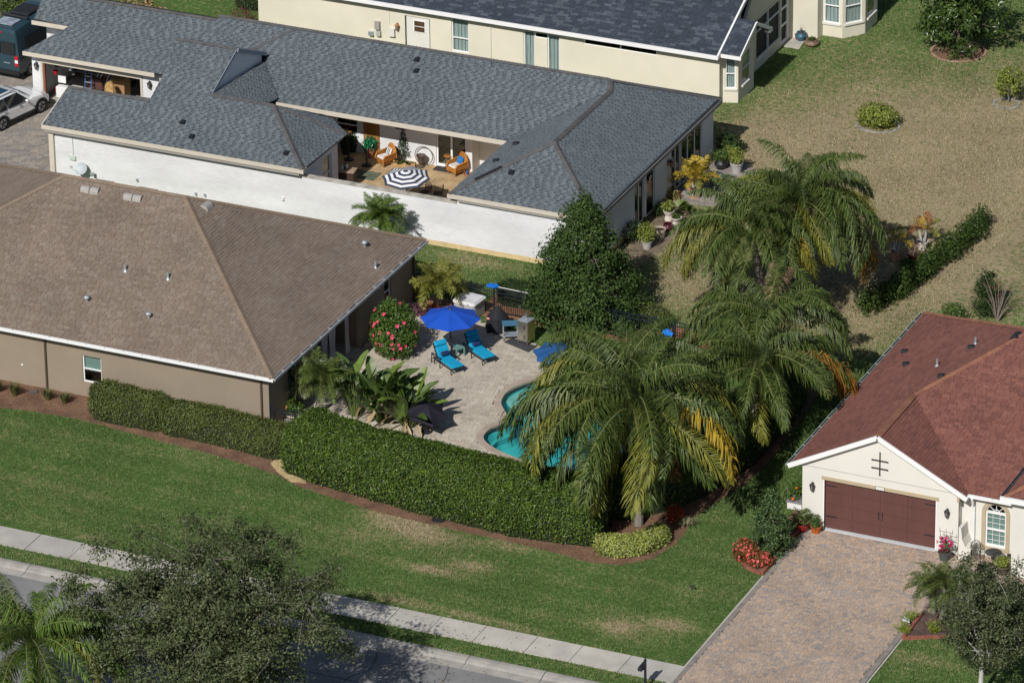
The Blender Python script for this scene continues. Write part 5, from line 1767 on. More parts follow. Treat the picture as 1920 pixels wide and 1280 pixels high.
# far wing with an angled bay
pts = [(-20.9, 48.5), (-19.6, 48.95), (-19.55, 49.5), (-18.48, 49.5), (-17.66, 50.5), (-17.66, 52.2), (-18.4, 53.4), (-21, 53.4)]
m = M()
for i, (a, b) in enumerate(zip(pts[:-1], pts[1:])):
    d = np.array(b) - a; L_ = np.linalg.norm(d); Fw = Face((*a, 0), (*d, 0), (d[1], -d[0], 0))
    op = []
    if i == 2: op = [(.08, .92, .75, 2.6)]
    if i == 3: op = [(.15, 1.1, .75, 2.6)]
    if i == 4: op = [(.3, 1.4, .75, 2.6)]
    Fw.wall(m, .01, L_ - .01, 0, 3.3, op, th=.14)
    for o in op:
        Fw.window(H, *o, rail=.5, inset=.03, blind=M_curt if i < 4 else None, sill=M_cream2, bfrac=1.0)
m.build('bay_wing_wall', M_cream, H)
m = M(); m.prism([(p[0] * 1, p[1]) for p in pts], 3.3, 3.4); m.build('bay_wing_roof', M_deckn, H)
tagged(fill_poly('door_pad', [tuple(at(*q)[:2]) for q in ((1468, 88), (1499, 93), (1511, 76), (1487, 70))], [], .06, M_conc, .08), kind='structure')

# ---------------------------------------------------------------- red roofed house
H = thing('red_roofed_house', 'pale cream house with a brick red shingle roof and brown double garage door', 'house', (2.5, 5.0, 0))
R = Roof(H, .14, (.18, .40), .016, SHR, M_deckr)
k_ = .525
zl = lambda x: 2.8 + k_ * (x + 1.5)
zm = lambda y: 2.8 + k_ * (y - .2)
R.plane([(-1.5, -.15, 2.8), (2.35, -.15, zl(2.35)), (2.35, 4.05, zl(2.35)), (6.1, 7.9, zl(6.1)), (-1.5, 15.6, 2.8)])
R.plane([(2.35, -.15, zl(2.35)), (6.2, -.15, 2.8), (6.2, .2, 2.8), (2.35, 4.05, zl(2.35))])
R.plane([(6.2, .2, 2.8), (17, .2, 2.8), (17, 7.9, zm(7.9)), (6.1, 7.9, zm(7.9)), (2.35, 4.05, zm(4.05))])
R.plane([(-1.5, 15.6, 2.8), (17, 15.6, 2.8), (17, 7.9, zm(7.9)), (6.1, 7.9, zm(7.9))], shingled=False)
for a, b in (((2.35, -.15, zl(2.35)), (2.35, 4.05, zl(2.35))), ((2.35, 4.05, zl(2.35)), (6.1, 7.9, zl(6.1))), ((6.1, 7.9, zm(7.9)), (17, 7.9, zm(7.9))), ((-1.5, 15.6, 2.8), (6.1, 7.9, zl(6.1)))):
    R.cap(a, b, w=.3, step=.22)
# entry wing roof
R.plane([(8.25, -1.25, 3.75), (14, -1.25, 3.75), (11.125, 1.625, 5.19)])
R.plane([(8.25, 3.2, 3.75), (8.25, -1.25, 3.75), (11.125, 1.625, 5.19), (11.125, 6.0, 5.19)])
R.plane([(14, -1.25, 3.75), (14, 3.2, 3.75), (11.125, 6.0, 5.19), (11.125, 1.625, 5.19)])
R.cap((8.25, -1.25, 3.75), (11.125, 1.625, 5.19)); R.cap((14, -1.25, 3.75), (11.125, 1.625, 5.19)); R.cap((11.125, 1.625, 5.19), (11.125, 5.5, 5.19))
ro = R.finish(SHRC)
nL = unit((-k_, 0, 1))
for q in ((1697, 660), (1699, 684)): roof_vent(ro, 'roof_vent', onL(*q, -1.5, 2.8, k_), nL, 'turtle')
roof_vent(ro, 'roof_vent', onL(1822, 652, -1.5, 2.8, k_), nL, 'turtle')
roof_vent(ro, 'roof_vent', onL(1765, 706, -1.5, 2.8, k_), nL, 'turtle')
for q in ((1757, 686), (1829, 645)): roof_vent(ro, 'vent_pipe', onL(*q, -1.5, 2.8, k_), nL, 'pipe')
v_ = onF(1906, 628, .2, 2.8, k_); 
roof_vent(ro, 'roof_vent', onL(1904, 632, -1.5, 2.8, k_), nL, 'one').data.materials[0] = M_ventb
Fs = Face((0, 0, 0), (1, 0, 0), (0, -1, 0))
Fw_ = Face((-.98, 0, 0), (0, 1, 0), (-1, 0, 0))
m = M()
Fs.wall(m, -.98, 5.86, 0, 2.8, [(0, 4.88, 0, 2.32)])
m.prism_dir([(-.98, .0, 2.801), (5.86, 0, 2.801), (5.7, 0, 2.95), (2.35, 0, zl(2.35) - .12), (-1.0, 0, 2.95)], (0, .2, 0))
m.build('wall', M_cream2, H)
m = M(); m.box(-.98, .2, 0, -.78, 15.2, 2.7); m.box(-.78, 15.0, 0, 16.8, 15.2, 2.7); m.box(5.66, .2, 0, 5.86, .4, 2.75); m.build('wall', M_cream2, H)
Fm = Face((0, .4, 0), (1, 0, 0), (0, -1, 0))
m = M(); Fm.wall(m, 5.87, 9.0, 0, 2.7, [(6.9, 7.78, .52, 2.45)]); m.build('wall', M_cream2, H)
# entry block
m = M(); m.box(8.5, -.95, 0, 8.75, .19, 3.68); m.box(8.75, -.95, 0, 13.5, -.7, 3.68); m.box(8.5, .41, 0, 8.7, 2.0, 3.68); m.box(13.3, -.7, 0, 13.5, 2.0, 3.68); m.build('entry_wall', M_cream2, H)
m = M(); m.prism_dir([(6.02, .38, 0), (6.55, .38, 0), (6.55, .38, .55), (6.32, .38, .65), (6.18, .38, .95), (6.12, .38, 1.45), (6.02, .38, 1.5)], (0, -.75, 0)); m.build('buttress', M_cream2, H)
m = M(); m.beam((5.90, -.18, 2.62), (5.90, .38, 2.62), .1, .2); m.build('return_trim', M_tantrim, H)
# barge boards and gutters
m = M()
m.beam((-1.55, -.19, 2.74), (2.35, -.19, zl(2.35) - .06), .07, .2); m.beam((2.35, -.19, zl(2.35) - .06), (6.28, -.19, 2.71), .07, .2)
m.build('barge_board', M_trimw, H)
m = M(); m.box(-1.0, .0 - .012, 2.795, 5.8, -.002, 2.82); m.build('gable_seam', mat('seam_grey', (.42, .41, .39), .9), H)
gutter(H, (-1.52, -.2), (-1.52, 15.6), (-1, 0), 2.76, col=mat('pale_green_gutter', (.42, .52, .47), .45, .06), w=.12)
gutter(H, (6.2, .2), (8.3, .2), (0, -1), 2.74, w=.13)
gutter(H, (8.22, -1.25), (8.22, 2.2), (-1, 0), 3.71, col=mat('dark_gutter', (.08, .09, .11), .5), w=.13)
m = M(); m.box(8.1, -1.38, 3.56, 14, -1.27, 3.78); m.build('entry_fascia', M_trimw, H)
m = M(); m.tube([(6.42, .02, 2.7), (6.42, .12, 2.4), (6.42, .33, 2.25), (6.42, .33, .05)], .05, 6); m.lathe([(.10, -.08), (.10, .08)], (6.2, -.02, 2.68), 8); m.build('downpipe', M_gutter, H)
# garage door of sections and panels
gd = M(); gd.box(.0, .12, .0, 4.88, .16, 2.30); go = gd.build('garage_door', M_door, H)
pm = bpy.data.meshes.new('door_panel')
for r_ in range(4):
    for c in range(4):
        k = M(); x0, z0 = .04 + c * 1.21, .04 + r_ * .57
        k.box(x0, .098, z0, x0 + 1.17, .119, z0 + .53)
        o = k.build('door_panel', M_door, go)
for r_ in range(4):
    for c in range(4):
        k = M(); x0, z0 = .04 + c * 1.21, .04 + r_ * .57
        for j in range(9):
            k.box(x0 + .06 + j * .118, .088, z0 + .06, x0 + .06 + j * .118 + .095, .097, z0 + .47)
        k.build('panel_boards', M_door, go)
k = M()
for x, z in ((.05, 2.03), (.05, .62), (4.35, 2.03), (4.35, .62)):
    s_ = 1 if x < 1 else -1; xx = x if s_ > 0 else x + .48
    k.beam((xx, .080, z), (xx + s_ * .42, .080, z), .012, .045); k.ball((xx + s_ * .44, .08, z), (.035, .01, .035), 6, 4)
k.build('strap_hinge', M_black, go)
k = M()
for x in (2.36, 2.52): k.beam((x, .075, .92), (x, .075, 1.2), .03, .03); k.ball((x, .07, .9), .025, 6, 4); k.ball((x, .07, 1.22), .025, 6, 4)
k.build('door_handle', M_black, go)
m = M(); Fs.box(m, -.12, 5.0, .003, .04, 2.32, 2.47); m.build('door_lintel_trim', M_tantrim, H)
m = M(); Fs.box(m, -.05, 0.0, -.12, .02, 0, 2.32); Fs.box(m, 4.88, 4.93, -.12, .02, 0, 2.32); m.build('door_jamb', M_trimw, H)
m = M(); m.box(-.05, -.10, .0, 4.93, .11, .062); m.build('door_sill_step', mat('pale_concrete', (.52, .55, .57), .8, .08), H)
# house number plate
m = M(); Fs.box(m, 2.28, 2.62, .042, .06, 2.34, 2.46); pl = m.build('number_plate', M_whitepl, H); m = M(); Fs.box(m, 2.255, 2.645, .041, .05, 2.33, 2.475); m.build('plate_rim', mat('plate_rim', (.12, .11, .09), .7), H)
k = M()
for i_, x in enumerate((2.36, 2.42, 2.48, 2.545)):
    k.box(x - .012, -.0635, 2.38 + .008 * (i_ % 2), x + .012, -.0605, 2.40); k.box(x + (.006 if i_ % 2 else -.006) - .005, -.0635, 2.375, x + (.006 if i_ % 2 else -.006) + .005, -.0605, 2.425)
k.build('house_number', mat('grey_print', (.30, .31, .34), .7), pl)
lantern(H, Fs, -.5, 1.92); lantern(H, Fs, 5.4, 1.88)
# iron ornament on the gable
m = M(); zc = 3.52
m.beam((2.42, -.03, zc - .48), (2.42, -.03, zc + .50), .045, .03, up=(0, 1, 0))
for dz in (.14, -.22):
    m.beam((2.09, -.035, zc + dz), (2.75, -.035, zc + dz), .03, .045, up=(0, 0, 1)); 
    for s_ in (-1, 1): m.ball((2.42 + s_ * .34, -.04, zc + dz), .035, 6, 4)
m.ball((2.42, -.04, zc + .5), .035, 6, 4); m.ball((2.42, -.04, zc - .5), .04, 6, 4)
m.build('iron_ornament', mat('dark_iron', (.035, .022, .02), .6), H)
# arched window
aw = M(); xc, hw, z0, zs = 7.34, .44, .52, 2.02
Fm.box(aw, xc - hw, xc - hw + .06, -.1, -.04, z0, zs); Fm.box(aw, xc + hw - .06, xc + hw, -.1, -.04, z0, zs); Fm.box(aw, xc - hw, xc + hw, -.1, -.03, z0 - .05, z0 + .05); Fm.box(aw, xc - hw + .06, xc + hw - .06, -.1, -.03, zs - .05, zs + .05); Fm.box(aw, xc - hw + .06, xc + hw - .06, -.1, -.03, 1.22, 1.29)
arc_ = [(xc + hw * .97 * math.cos(t), .45, zs + .40 * math.sin(t)) for t in np.linspace(0, math.pi, 13)]
for a, b in zip(arc_[:-1], arc_[1:]): aw.beam(a, b, .05, .06)
for t in (.25, .5, .75): aw.beam((xc, .45, zs), (xc + hw * .95 * math.cos(t * math.pi), .45, zs + .4 * math.sin(t * math.pi)), .02, .025)
arc2 = [(xc + .16 * math.cos(t), .45, zs + .15 * math.sin(t)) for t in np.linspace(0, math.pi, 9)]
for a, b in zip(arc2[:-1], arc2[1:]): aw.beam(a, b, .02, .025)
awo = aw.build('arched_window', M_trimw, H)
g = M(); Fm.box(g, xc - hw, xc + hw, -.09, -.085, z0, zs); g.add([(xc, .488, zs)] + [(xc + hw * math.cos(t), .488, zs + .41 * math.sin(t)) for t in np.linspace(0, math.pi, 13)], [(0, i, i + 1) for i in range(1, 13)]); g.build('pane', M_glass, awo)
k = M(); z = 1.98
while z > .56: Fm.box(k, xc - hw, xc + hw, -.17, -.13, z - .04, z - .004); z -= .045
k.build('blind', M_blindg, awo)
k = M(); Fm.box(k, xc - .6, xc + .6, -.8, -.78, .3, 2.6); k.build('room_shade_panel', M_dark, awo)  # dark sheet added in place of the unlit room
mu = M()
for x in (-.15, .15): Fm.box(mu, xc + x - .008, xc + x + .008, -.084, -.07, z0, zs)
for z in (.76, 1.0, 1.53, 1.78): Fm.box(mu, xc - hw, xc + hw, -.084, -.071, z - .008, z + .008)
mu.build('muntins', M_trimw, awo)
fill_ = M()  # wall above the arch
ar = [(xc + .44 * math.cos(t), .4, zs + .41 * math.sin(t)) for t in np.linspace(0, math.pi, 13)]
for a, b in zip(ar[:-1], ar[1:]): fill_.prism_dir([(a[0], .4, a[2]), (b[0], .4, b[2]), (b[0], .4, 2.449), (a[0], .4, 2.449)], (0, .18, 0))
fill_.build('arch_spandrel', M_cream2, H)
sur = M(); o_ = [(xc + (hw + .17) * math.cos(t), .37, zs + .57 * math.sin(t)) for t in np.linspace(0, math.pi, 17)]; i_ = [(xc + (hw + .0) * math.cos(t), .37, zs + .41 * math.sin(t)) for t in np.linspace(0, math.pi, 17)]
for k2 in range(16): sur.prism_dir([i_[k2], o_[k2], o_[k2 + 1], i_[k2 + 1]], (0, .026, 0))
for s_ in (-1, 1): sur.box(xc + s_ * hw, .37, .35, xc + s_ * (hw + .17), .396, zs)
sur.box(xc - hw - .17, .36, .30, xc + hw + .17, .396, .46)
sur.build('window_surround', M_tantrim, H)

# ================================================================== VEGETATION
def pz(px, py, z=0.0):
    p = at(px, py, z); return (float(p[0]), float(p[1]), float(z))


# ---------------------------------------------------------------- clipped hedges
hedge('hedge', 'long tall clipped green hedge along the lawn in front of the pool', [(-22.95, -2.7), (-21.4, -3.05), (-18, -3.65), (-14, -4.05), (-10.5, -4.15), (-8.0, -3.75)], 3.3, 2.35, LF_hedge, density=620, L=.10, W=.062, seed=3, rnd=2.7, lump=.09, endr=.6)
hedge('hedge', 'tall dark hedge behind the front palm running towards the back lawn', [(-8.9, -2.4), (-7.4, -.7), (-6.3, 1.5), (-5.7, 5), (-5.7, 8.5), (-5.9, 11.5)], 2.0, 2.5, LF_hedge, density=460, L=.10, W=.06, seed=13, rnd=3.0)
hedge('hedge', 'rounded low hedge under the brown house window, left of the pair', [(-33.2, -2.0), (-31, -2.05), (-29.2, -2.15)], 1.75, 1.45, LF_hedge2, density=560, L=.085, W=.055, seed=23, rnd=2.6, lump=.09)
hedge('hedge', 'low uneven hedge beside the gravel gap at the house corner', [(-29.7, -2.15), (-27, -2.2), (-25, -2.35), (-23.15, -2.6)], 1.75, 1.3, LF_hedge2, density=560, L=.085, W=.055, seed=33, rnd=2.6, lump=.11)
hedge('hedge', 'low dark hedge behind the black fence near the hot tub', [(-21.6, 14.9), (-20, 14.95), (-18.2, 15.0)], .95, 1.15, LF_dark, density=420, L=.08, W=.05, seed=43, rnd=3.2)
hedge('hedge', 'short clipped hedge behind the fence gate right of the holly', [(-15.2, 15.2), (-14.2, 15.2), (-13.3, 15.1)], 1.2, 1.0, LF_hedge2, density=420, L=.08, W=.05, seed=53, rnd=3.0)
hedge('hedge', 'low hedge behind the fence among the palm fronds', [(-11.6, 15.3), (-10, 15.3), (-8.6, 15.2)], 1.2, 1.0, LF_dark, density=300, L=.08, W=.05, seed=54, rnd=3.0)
t = thing('hedge', 'loose hedge row crossing the dry back lawn beside the potted palms', 'hedge', (-5, 25.5, 0)); hp = smooth_open([(-6.0, 20.4), (-5.3, 22.2), (-5.0, 24.2), (-4.75, 26.4), (-4.5, 28.6), (-4.3, 30.8)], 3); rg_ = random.Random(5)
PP = []; NN = []
for k, q in enumerate(hp):
    w_ = rg_.uniform(.45, .75); P, Nn = ellip_points((q[0] + rg_.uniform(-.15, .15), q[1], .42), (w_, .75, rg_.uniform(.42, .8)), 620, .6, zmin=.03, bump=.3, seed=k); PP.append(P); NN.append(Nn)
foliage('foliage', np.concatenate(PP), np.concatenate(NN), .13, .08, leafmat('dull_leaf', [(.016, .038, .008), (.036, .068, .012), (.065, .108, .019), (.026, .052, .010), (.10, .145, .03)], rough=.5, spec=.2), t)
m = M()
for q in hp: m.tube([(q[0], q[1], 0), (q[0] + .1, q[1] + .2, .7)], [.04, .01], 5)
m.build('stem', mat('twig', (.11, .085, .06), .9), t)
hedge('hedge', 'dark broad-leaved hedge end against the cream house wall at the top', [(-48.5, 42.0), (-46.4, 42.2)], 1.5, 1.4, LF_dark, density=260, L=.12, W=.08, seed=64)

# ---------------------------------------------------------------- frond libraries
rgf = np.random.default_rng(21)


def lib(name, mats, specs, **k):
    out = {}
    for cl, (e0, e1, kk) in specs.items():
        for mn, (mm, sm) in mats.items():
            out[cl, mn] = [frond_mesh('frond', mm, rgf, e0=e0 + rgf.uniform(-5, 5), e1=e1 + rgf.uniform(-8, 8), stem_m=sm, **{**k, **kk}) for _ in range(2)]
    return out


Q = lib('queen', {'g': (FR_green, M_rach), 'yg': (FR_ygr, M_rach), 'y': (FR_yel, M_rach), 'o': (FR_orange, M_rachd), 'd': (FR_dead, M_rachd), 'v': (FR_bright, M_rach), 'b': (FR_brown, M_rachd)},
        {'up': (84, -22, {}), 'mid': (60, -75, {}), 'low': (36, -92, {}), 'hang': (8, -95, dict(L=4.0)), 'drop': (-35, -92, dict(L=3.2, nl=70))}, L=4.9, nl=112, ll=.92, wl=.042, sag=1.7, lift=.32, rr=.034, split=.5, curl=.92)


def queen(label, base, crown, counts, sc=1.0, seed=5, offset=0.0, extra=(), **k):
    cl = [(Q['up', 'g'], counts[0], (.62 * sc, .88 * sc), None), (Q['mid', 'g'], counts[1], (.85 * sc, 1.02 * sc), None),
          (Q['low', 'g'] + Q['low', 'g'] + Q['low', 'yg'], counts[2], (.92 * sc, 1.1 * sc), None)]
    for key, azs, s_ in extra:
        cl.append((Q[key], len(azs), (s_ * sc * .95, s_ * sc * 1.05), [rad(a) for a in azs]))
    return palm(label, base, crown, cl, seed=seed, offset=offset, group='queen palms', **k)


# azimuth 0 = along the street to the right, -90 = towards the street
queen('queen palm in front of the hedge, nearest the street, bending over the pool', pz(1197, 985), (-7.75, -1.75, 4.75), (9, 14, 18), 1.2, 5, .3,
      extra=((('hang', 'yg'), [-112, -60, -85, -98], 1.12), (('hang', 'g'), [-135, -40, -75, 160, -165, 178], 1.1), (('low', 'g'), [172, -170, 160, 185], 1.2), (('hang', 'y'), [-165], 1.1), (('low', 'y'), [-5], 1.05), (('low', 'yg'), [-30, 168, -140], 1.12), (('drop', 'b'), [-20], .9), (('drop', 'o'), [-150], .55)))
queen('queen palm on the pool side, its crown tangled with the front palm', (-8.9, .1, 0), (-9.4, 1.0, 4.9), (9, 13, 14), 1.02, 15, 1.2, extra=((('low', 'yg'), [170, 200], 1.1),))
queen('queen palm with an orange frond arching out beside the red roofed house', (-5.3, 4.4, 0), (-5.0, 5.0, 4.3), (9, 13, 13), .98, 25, 2.2,
      extra=((('low', 'o'), [18, 34, 26], 1.2), (('low', 'yg'), [45], 1.05), (('hang', 'yg'), [-75], 1.0)))
queen('queen palm standing behind the pool fence with dried fronds below', (-6.6, 9.0, 0), (-6.4, 9.4, 4.1), (8, 11, 12), .95, 35, .8, extra=((('drop', 'd'), [100, 60], .8), (('up', 'd'), [95, 120, 70], .7)))
queen('queen palm on the back lawn nearest the white house pots', pz(1440, 600), at(1408, 440, 4.6), (10, 14, 15), .92, 45, .1,
      extra=((('hang', 'yg'), [-115, -150], 1.05), (('low', 'yg'), [175, -160], 1.1), (('low', 'y'), [150], .8)))
queen('queen palm on the back lawn with a bare brown frond hanging right', pz(1500, 605), at(1498, 385, 5.2), (13, 14, 15), 1.0, 55, 1.7,
      extra=((('hang', 'o'), [2, 8], 1.22), (('hang', 'y'), [-70], .95), (('hang', 'd'), [-100, -80, -118], .78), (('drop', 'd'), [-110, -85], .7), (('low', 'g'), [0, -20], 1.1)))
# bottom left: crown close to the lens side of the street
queen('queen palm across the street, only its crown showing at the corner', (-20.7, -28.9, 0), at(62, 1215, 4.5), (6, 8, 8), .92, 65, .4, extra=((('up', 'v'), [10, 100, 190, 280, 60], .8), (('mid', 'v'), [30, 75, 120, 165, 210, 255, 300, 345], .95), (('low', 'v'), [0, 50, 95, 140, 185, 230, 275, 320], 1.05)), trunk_r=.15)

S = lib('pygmy', {'f': (FR_fine, M_rach), 'y': (FR_ygr, M_rach), 'b': (FR_bright, M_rach)}, {'up': (80, 5, {}), 'mid': (52, -40, {}), 'low': (20, -72, {})}, L=1.45, nl=64, ll=.26, wl=.019, sag=.35, lift=.2, rr=.014, start=.12)
R_ = lib('robust', {'g': (FR_fine, M_rach), 'y': (FR_ygr, M_rach)}, {'up': (80, 10, {}), 'mid': (48, -40, {}), 'low': (12, -66, {})}, L=1.5, nl=46, ll=.36, wl=.03, sag=.35, lift=.15, rr=.016, start=.12)


def pygmy(label, base, crown, counts, sc=1.0, seed=3, L=S, c='f', group=None, trunk_r=.08, **k):
    return palm(label, base, crown, [(L['up', c], counts[0], (.75 * sc, 1.0 * sc), None), (L['mid', c], counts[1], (.9 * sc, 1.1 * sc), None), (L['low', c], counts[2], (.9 * sc, 1.15 * sc), None)],
                trunk_r=trunk_r, seed=seed, group=group, **k)


pygmy('feathery pygmy palm in front of the white courtyard wall', (-28.7, 17.3, 0), (-28.6, 17.35, 1.85), (22, 34, 30), 1.0, 7, c='b')
pygmy('pale green palm at the pool side house corner by the hot tub', (-23.9, 13.0, 0), (-23.55, 12.75, 1.45), (10, 14, 14), 1.0, 8, L=R_, c='y')
pygmy('dense dark green palm against the brown house end wall', (-24.0, 1.6, 0), (-23.8, 1.6, 1.75), (14, 18, 16), 1.0, 9, L=R_, c='g')
for i, (dx, dy, h) in enumerate(((0, 0, 1.5), (.55, .3, 1.2), (-.45, .25, 1.15))):
    pygmy(['feathery pygmy palm in the entry bed, tallest of its cluster', 'feathery pygmy palm in the entry bed, right side of its cluster', 'feathery pygmy palm in the entry bed beside the driveway edge'][i],
          (7.15 + dx, -5.35 + dy, 0), (7.2 + dx * 1.2, -5.3 + dy, h), (8, 11, 10), .95, 70 + i, group='pygmy palms in the entry bed')

# ---------------------------------------------------------------- trees
tree('holly_tree', 'dense dark conical evergreen behind the pool fence', (-17.25, 14.7, 0), 6.1, (0, 0, 3.15), (2.5, 2.4, 3.05), 320, 115, .15, .085, LF_holly, M_bark, .13, seed=4, shape='cone', clump_r=.42, nlimb=22, fork=.5)
tree('oak_tree', 'broad small-leaved oak over the street with pale limbs', (-15.2, -25.5, 0), 8.5, (0, 0, 5.6), (5.9, 5.4, 2.75), 440, 165, .145, .074, LF_oak, M_barkg, .24, seed=19, clump_r=.52, tw=.4, nlimb=22, fork=.36, shellp=.55)
tree('oak_tree', 'young grey-green oak with a white trunk right of the driveway', (10.7, -10.6, 0), 5.6, (0.2, .3, 3.5), (2.05, 2.0, 2.25), 190, 150, .12, .06, LF_oak2, mat('white_bark', (.48, .46, .44), .9, .2, 6), .09, seed=29, clump_r=.36, nlimb=18, fork=.32, shellp=.5)
tree('broadleaf_tree', 'glossy broad-leaved tree in a brick-edged ring on the far lawn', pz(1795, 98), 4.8, (0, 0, 2.5), (2.05, 2.0, 2.35), 130, 60, .26, .105, LF_magn, M_bark, .1, seed=39, clump_r=.42, nlimb=14, fork=.3)
tree('young_tree', 'sparse yellow-green sapling in a pale stone ring', pz(1890, 192), 1.9, (0, 0, 1.05), (.75, .75, .75), 34, 44, .14, .075, LF_yg, M_barkg, .035, seed=49, clump_r=.2, nlimb=9, fork=.2)
shrub('shrub', 'round yellow-green bush alone on the dry lawn', 'shrub', pz(1646, 236), (1.05, .8, .62), 2600, .13, .075, LF_yg, seed=12, bump=.25)
tree('evergreen_shrub', 'dark conical shrub behind the red roof, leaning right', (-1.0, 22.4, 0), 2.3, (0, 0, 1.15), (.85, .8, 1.1), 70, 45, .12, .05, LF_dark, M_bark, .05, seed=59, shape='cone', clump_r=.25)
shrub('shrub', 'small bright shrub behind the ridge of the red roof', 'shrub', (-2.1, 21.0, 0), (.6, .55, .45), 700, .13, .06, LF_mid, seed=14)
# bare twigs beside it
t = thing('bare_shrub', 'leafless shrub of thin pale stems behind the red roof', 'shrub', (-.2, 21.6, 0))
m = M(); rg_ = random.Random(3)
for i in range(16):
    a = rg_.uniform(0, 6.28); r_ = rg_.uniform(.2, .9); h = rg_.uniform(1.2, 2.2); p0 = np.array((-.2, 21.6, 0)); p1 = p0 + (math.cos(a) * r_ * .5, math.sin(a) * r_ * .5, h * .6); p2 = p0 + (math.cos(a) * r_, math.sin(a) * r_, h)
    m.tube([p0, p1, p2], [.018, .012, .004], 4)
m.build('stem', mat('pale_twig', (.30, .24, .21), .9), t)
P, Nn = ellip_points((-.2, 21.6, 1.5), (.9, .9, .8), 90, .8, seed=3); foliage('foliage', P, Nn, .1, .05, mat('russet_leaf', ramp=[(.14, .05, .04), (.09, .04, .03)], rough=.7), t)

# ---------------------------------------------------------------- flowering and bed plants
t = shrub('hibiscus_bush', 'big rounded hibiscus bush covered in pink flowers beside the deck', 'flowering shrub', pz(738, 664), (1.12, 1.05, 1.36), 7500, .125, .08, LF_mid, seed=22, bump=.22, shell=.45, fl=(70, .10, M_pink))
shrub('purple_shrub', 'low purple-leaved shrub between the hibiscus and the parasol', 'shrub', pz(790, 590), (.6, .5, .3), 700, .10, .06, LF_purple, seed=24)
shrub('croton', 'orange and red leaved plants under the palm by the hot tub', 'shrub', pz(808, 588), (.6, .35, .25), 500, .12, .05, LF_orange, seed=25)
shrub('croton', 'fiery red-orange croton in the mulch beside the front palm trunk', 'shrub', pz(1266, 975), (.36, .34, .36), 520, .15, .05, LF_orange, seed=26)
hedge('variegated_hedge', 'low curved yellow-green variegated hedge at the tip of the mulch bed', [(-8.0, -5.15), (-7.2, -5.25), (-6.35, -4.75), (-5.95, -3.8), (-5.95, -3.1)], 1.15, .72, LF_lime, density=620, L=.10, W=.062, seed=73, rnd=2.4, lump=.12, cat='hedge', core_m=mat('lime_shade_core', (.07, .09, .02), .95))
t = shrub('azalea_bush', 'coral-flowered azalea at the edge of the driveway bed', 'flowering shrub', pz(1398, 1048), (.52, .50, .46), 1500, .11, .055, LF_redgr, seed=27, bump=.3, fl=(150, .06, M_coral))
t = shrub('azalea_bush', 'bright pink-red azalea low beside the driveway pavers', 'flowering shrub', pz(1424, 1060), (.50, .42, .32), 900, .11, .055, LF_redgr, seed=28, bump=.3, fl=(140, .06, M_coral))
shrub('dark_shrub', 'small grey-purple shrub left of the azaleas', 'shrub', pz(1386, 1048), (.25, .25, .2), 260, .08, .04, LF_purple, seed=30)
tree('cone_shrub', 'tall clipped glossy cone shrub left of the garage', pz(1446, 1032), 2.75, (0, 0, 1.42), (.95, .92, 1.36), 130, 60, .115, .06, leafmat('glossy_dark_leaf', [(.018, .045, .012), (.04, .085, .02), (.075, .13, .04), (.12, .18, .07)], rough=.4, spec=.35), M_bark, .06, seed=31, shape='cone', rag=.06, clump_r=.2, nlimb=10, cat='shrub', tw=.3)
t = shrub('shrub', 'green shrub with red flowers against the garage side wall', 'shrub', pz(1496, 940), (.5, .7, .5), 900, .12, .06, LF_mid, seed=32, fl=(8, .07, M_ofl))
shrub('shrub', 'low green plant with an orange bloom at the brown house corner', 'shrub', pz(548, 775), (.55, .5, .45), 800, .12, .07, LF_mid, seed=34, fl=(3, .08, M_orangeflower))
for i, (px, py, s_) in enumerate(((28, 742, .95), (90, 750, .8), (122, 756, .75), (-4, 735, .8))):
    lab = ['tall tuft of ornamental grass by the brown house wall', 'ornamental grass tuft right of the brown downpipe', 'ornamental grass tuft nearest the low hedge', 'ornamental grass tuft at the left edge of the mulch'][i]
    p = np.array(pz(px, py)); t = thing('ornamental_grass', lab, 'grass', p, 0, 'ornamental grass tufts')
    nb = 260; a = RG.uniform(0, 6.283, nb); ln = RG.uniform(.5, 1.0, nb) * s_ * .8; sp = RG.uniform(.1, .75, nb)
    b0 = np.stack([np.cos(a) * .08, np.sin(a) * .08, np.zeros(nb)], 1); w = np.stack([-np.sin(a), np.cos(a), np.zeros(nb)], 1) * .011
    b1 = b0 + np.stack([np.cos(a) * sp * ln * .4, np.sin(a) * sp * ln * .4, ln * .7], 1); b2 = b1 + np.stack([np.cos(a) * sp * ln * .45, np.sin(a) * sp * ln * .45, ln * .12], 1)
    V = np.stack([b0 - w, b0 + w, b1 + w, b1 - w, b2], 1).reshape(-1, 3); k = (np.arange(nb) * 5)[:, None]
    link('blades', mesh_np('blades', V, k + np.array([[0, 1, 2, 3]]), k + np.array([[3, 2, 4]]), leafmat('tuft_leaf', [(.05, .07, .02), (.10, .11, .035), (.17, .14, .06), (.07, .09, .025)], rough=.6)), t)
p = np.array(pz(1288, 985)); t = thing('ornamental_grass', 'pale dry grass tuft in front of the red croton', 'grass', p, 0)
nb = 200; a = RG.uniform(0, 6.283, nb); ln = RG.uniform(.3, .55, nb); sp = RG.uniform(.3, 1.1, nb)
b0 = np.stack([np.cos(a) * .05, np.sin(a) * .05, np.zeros(nb)], 1); w = np.stack([-np.sin(a), np.cos(a), np.zeros(nb)], 1) * .009
b1 = b0 + np.stack([np.cos(a) * sp * ln * .6, np.sin(a) * sp * ln * .6, ln * .6], 1); b2 = b1 + np.stack([np.cos(a) * sp * ln * .6, np.sin(a) * sp * ln * .6, -ln * .1], 1)
V = np.stack([b0 - w, b0 + w, b1 + w, b1 - w, b2], 1).reshape(-1, 3); k = (np.arange(nb) * 5)[:, None]
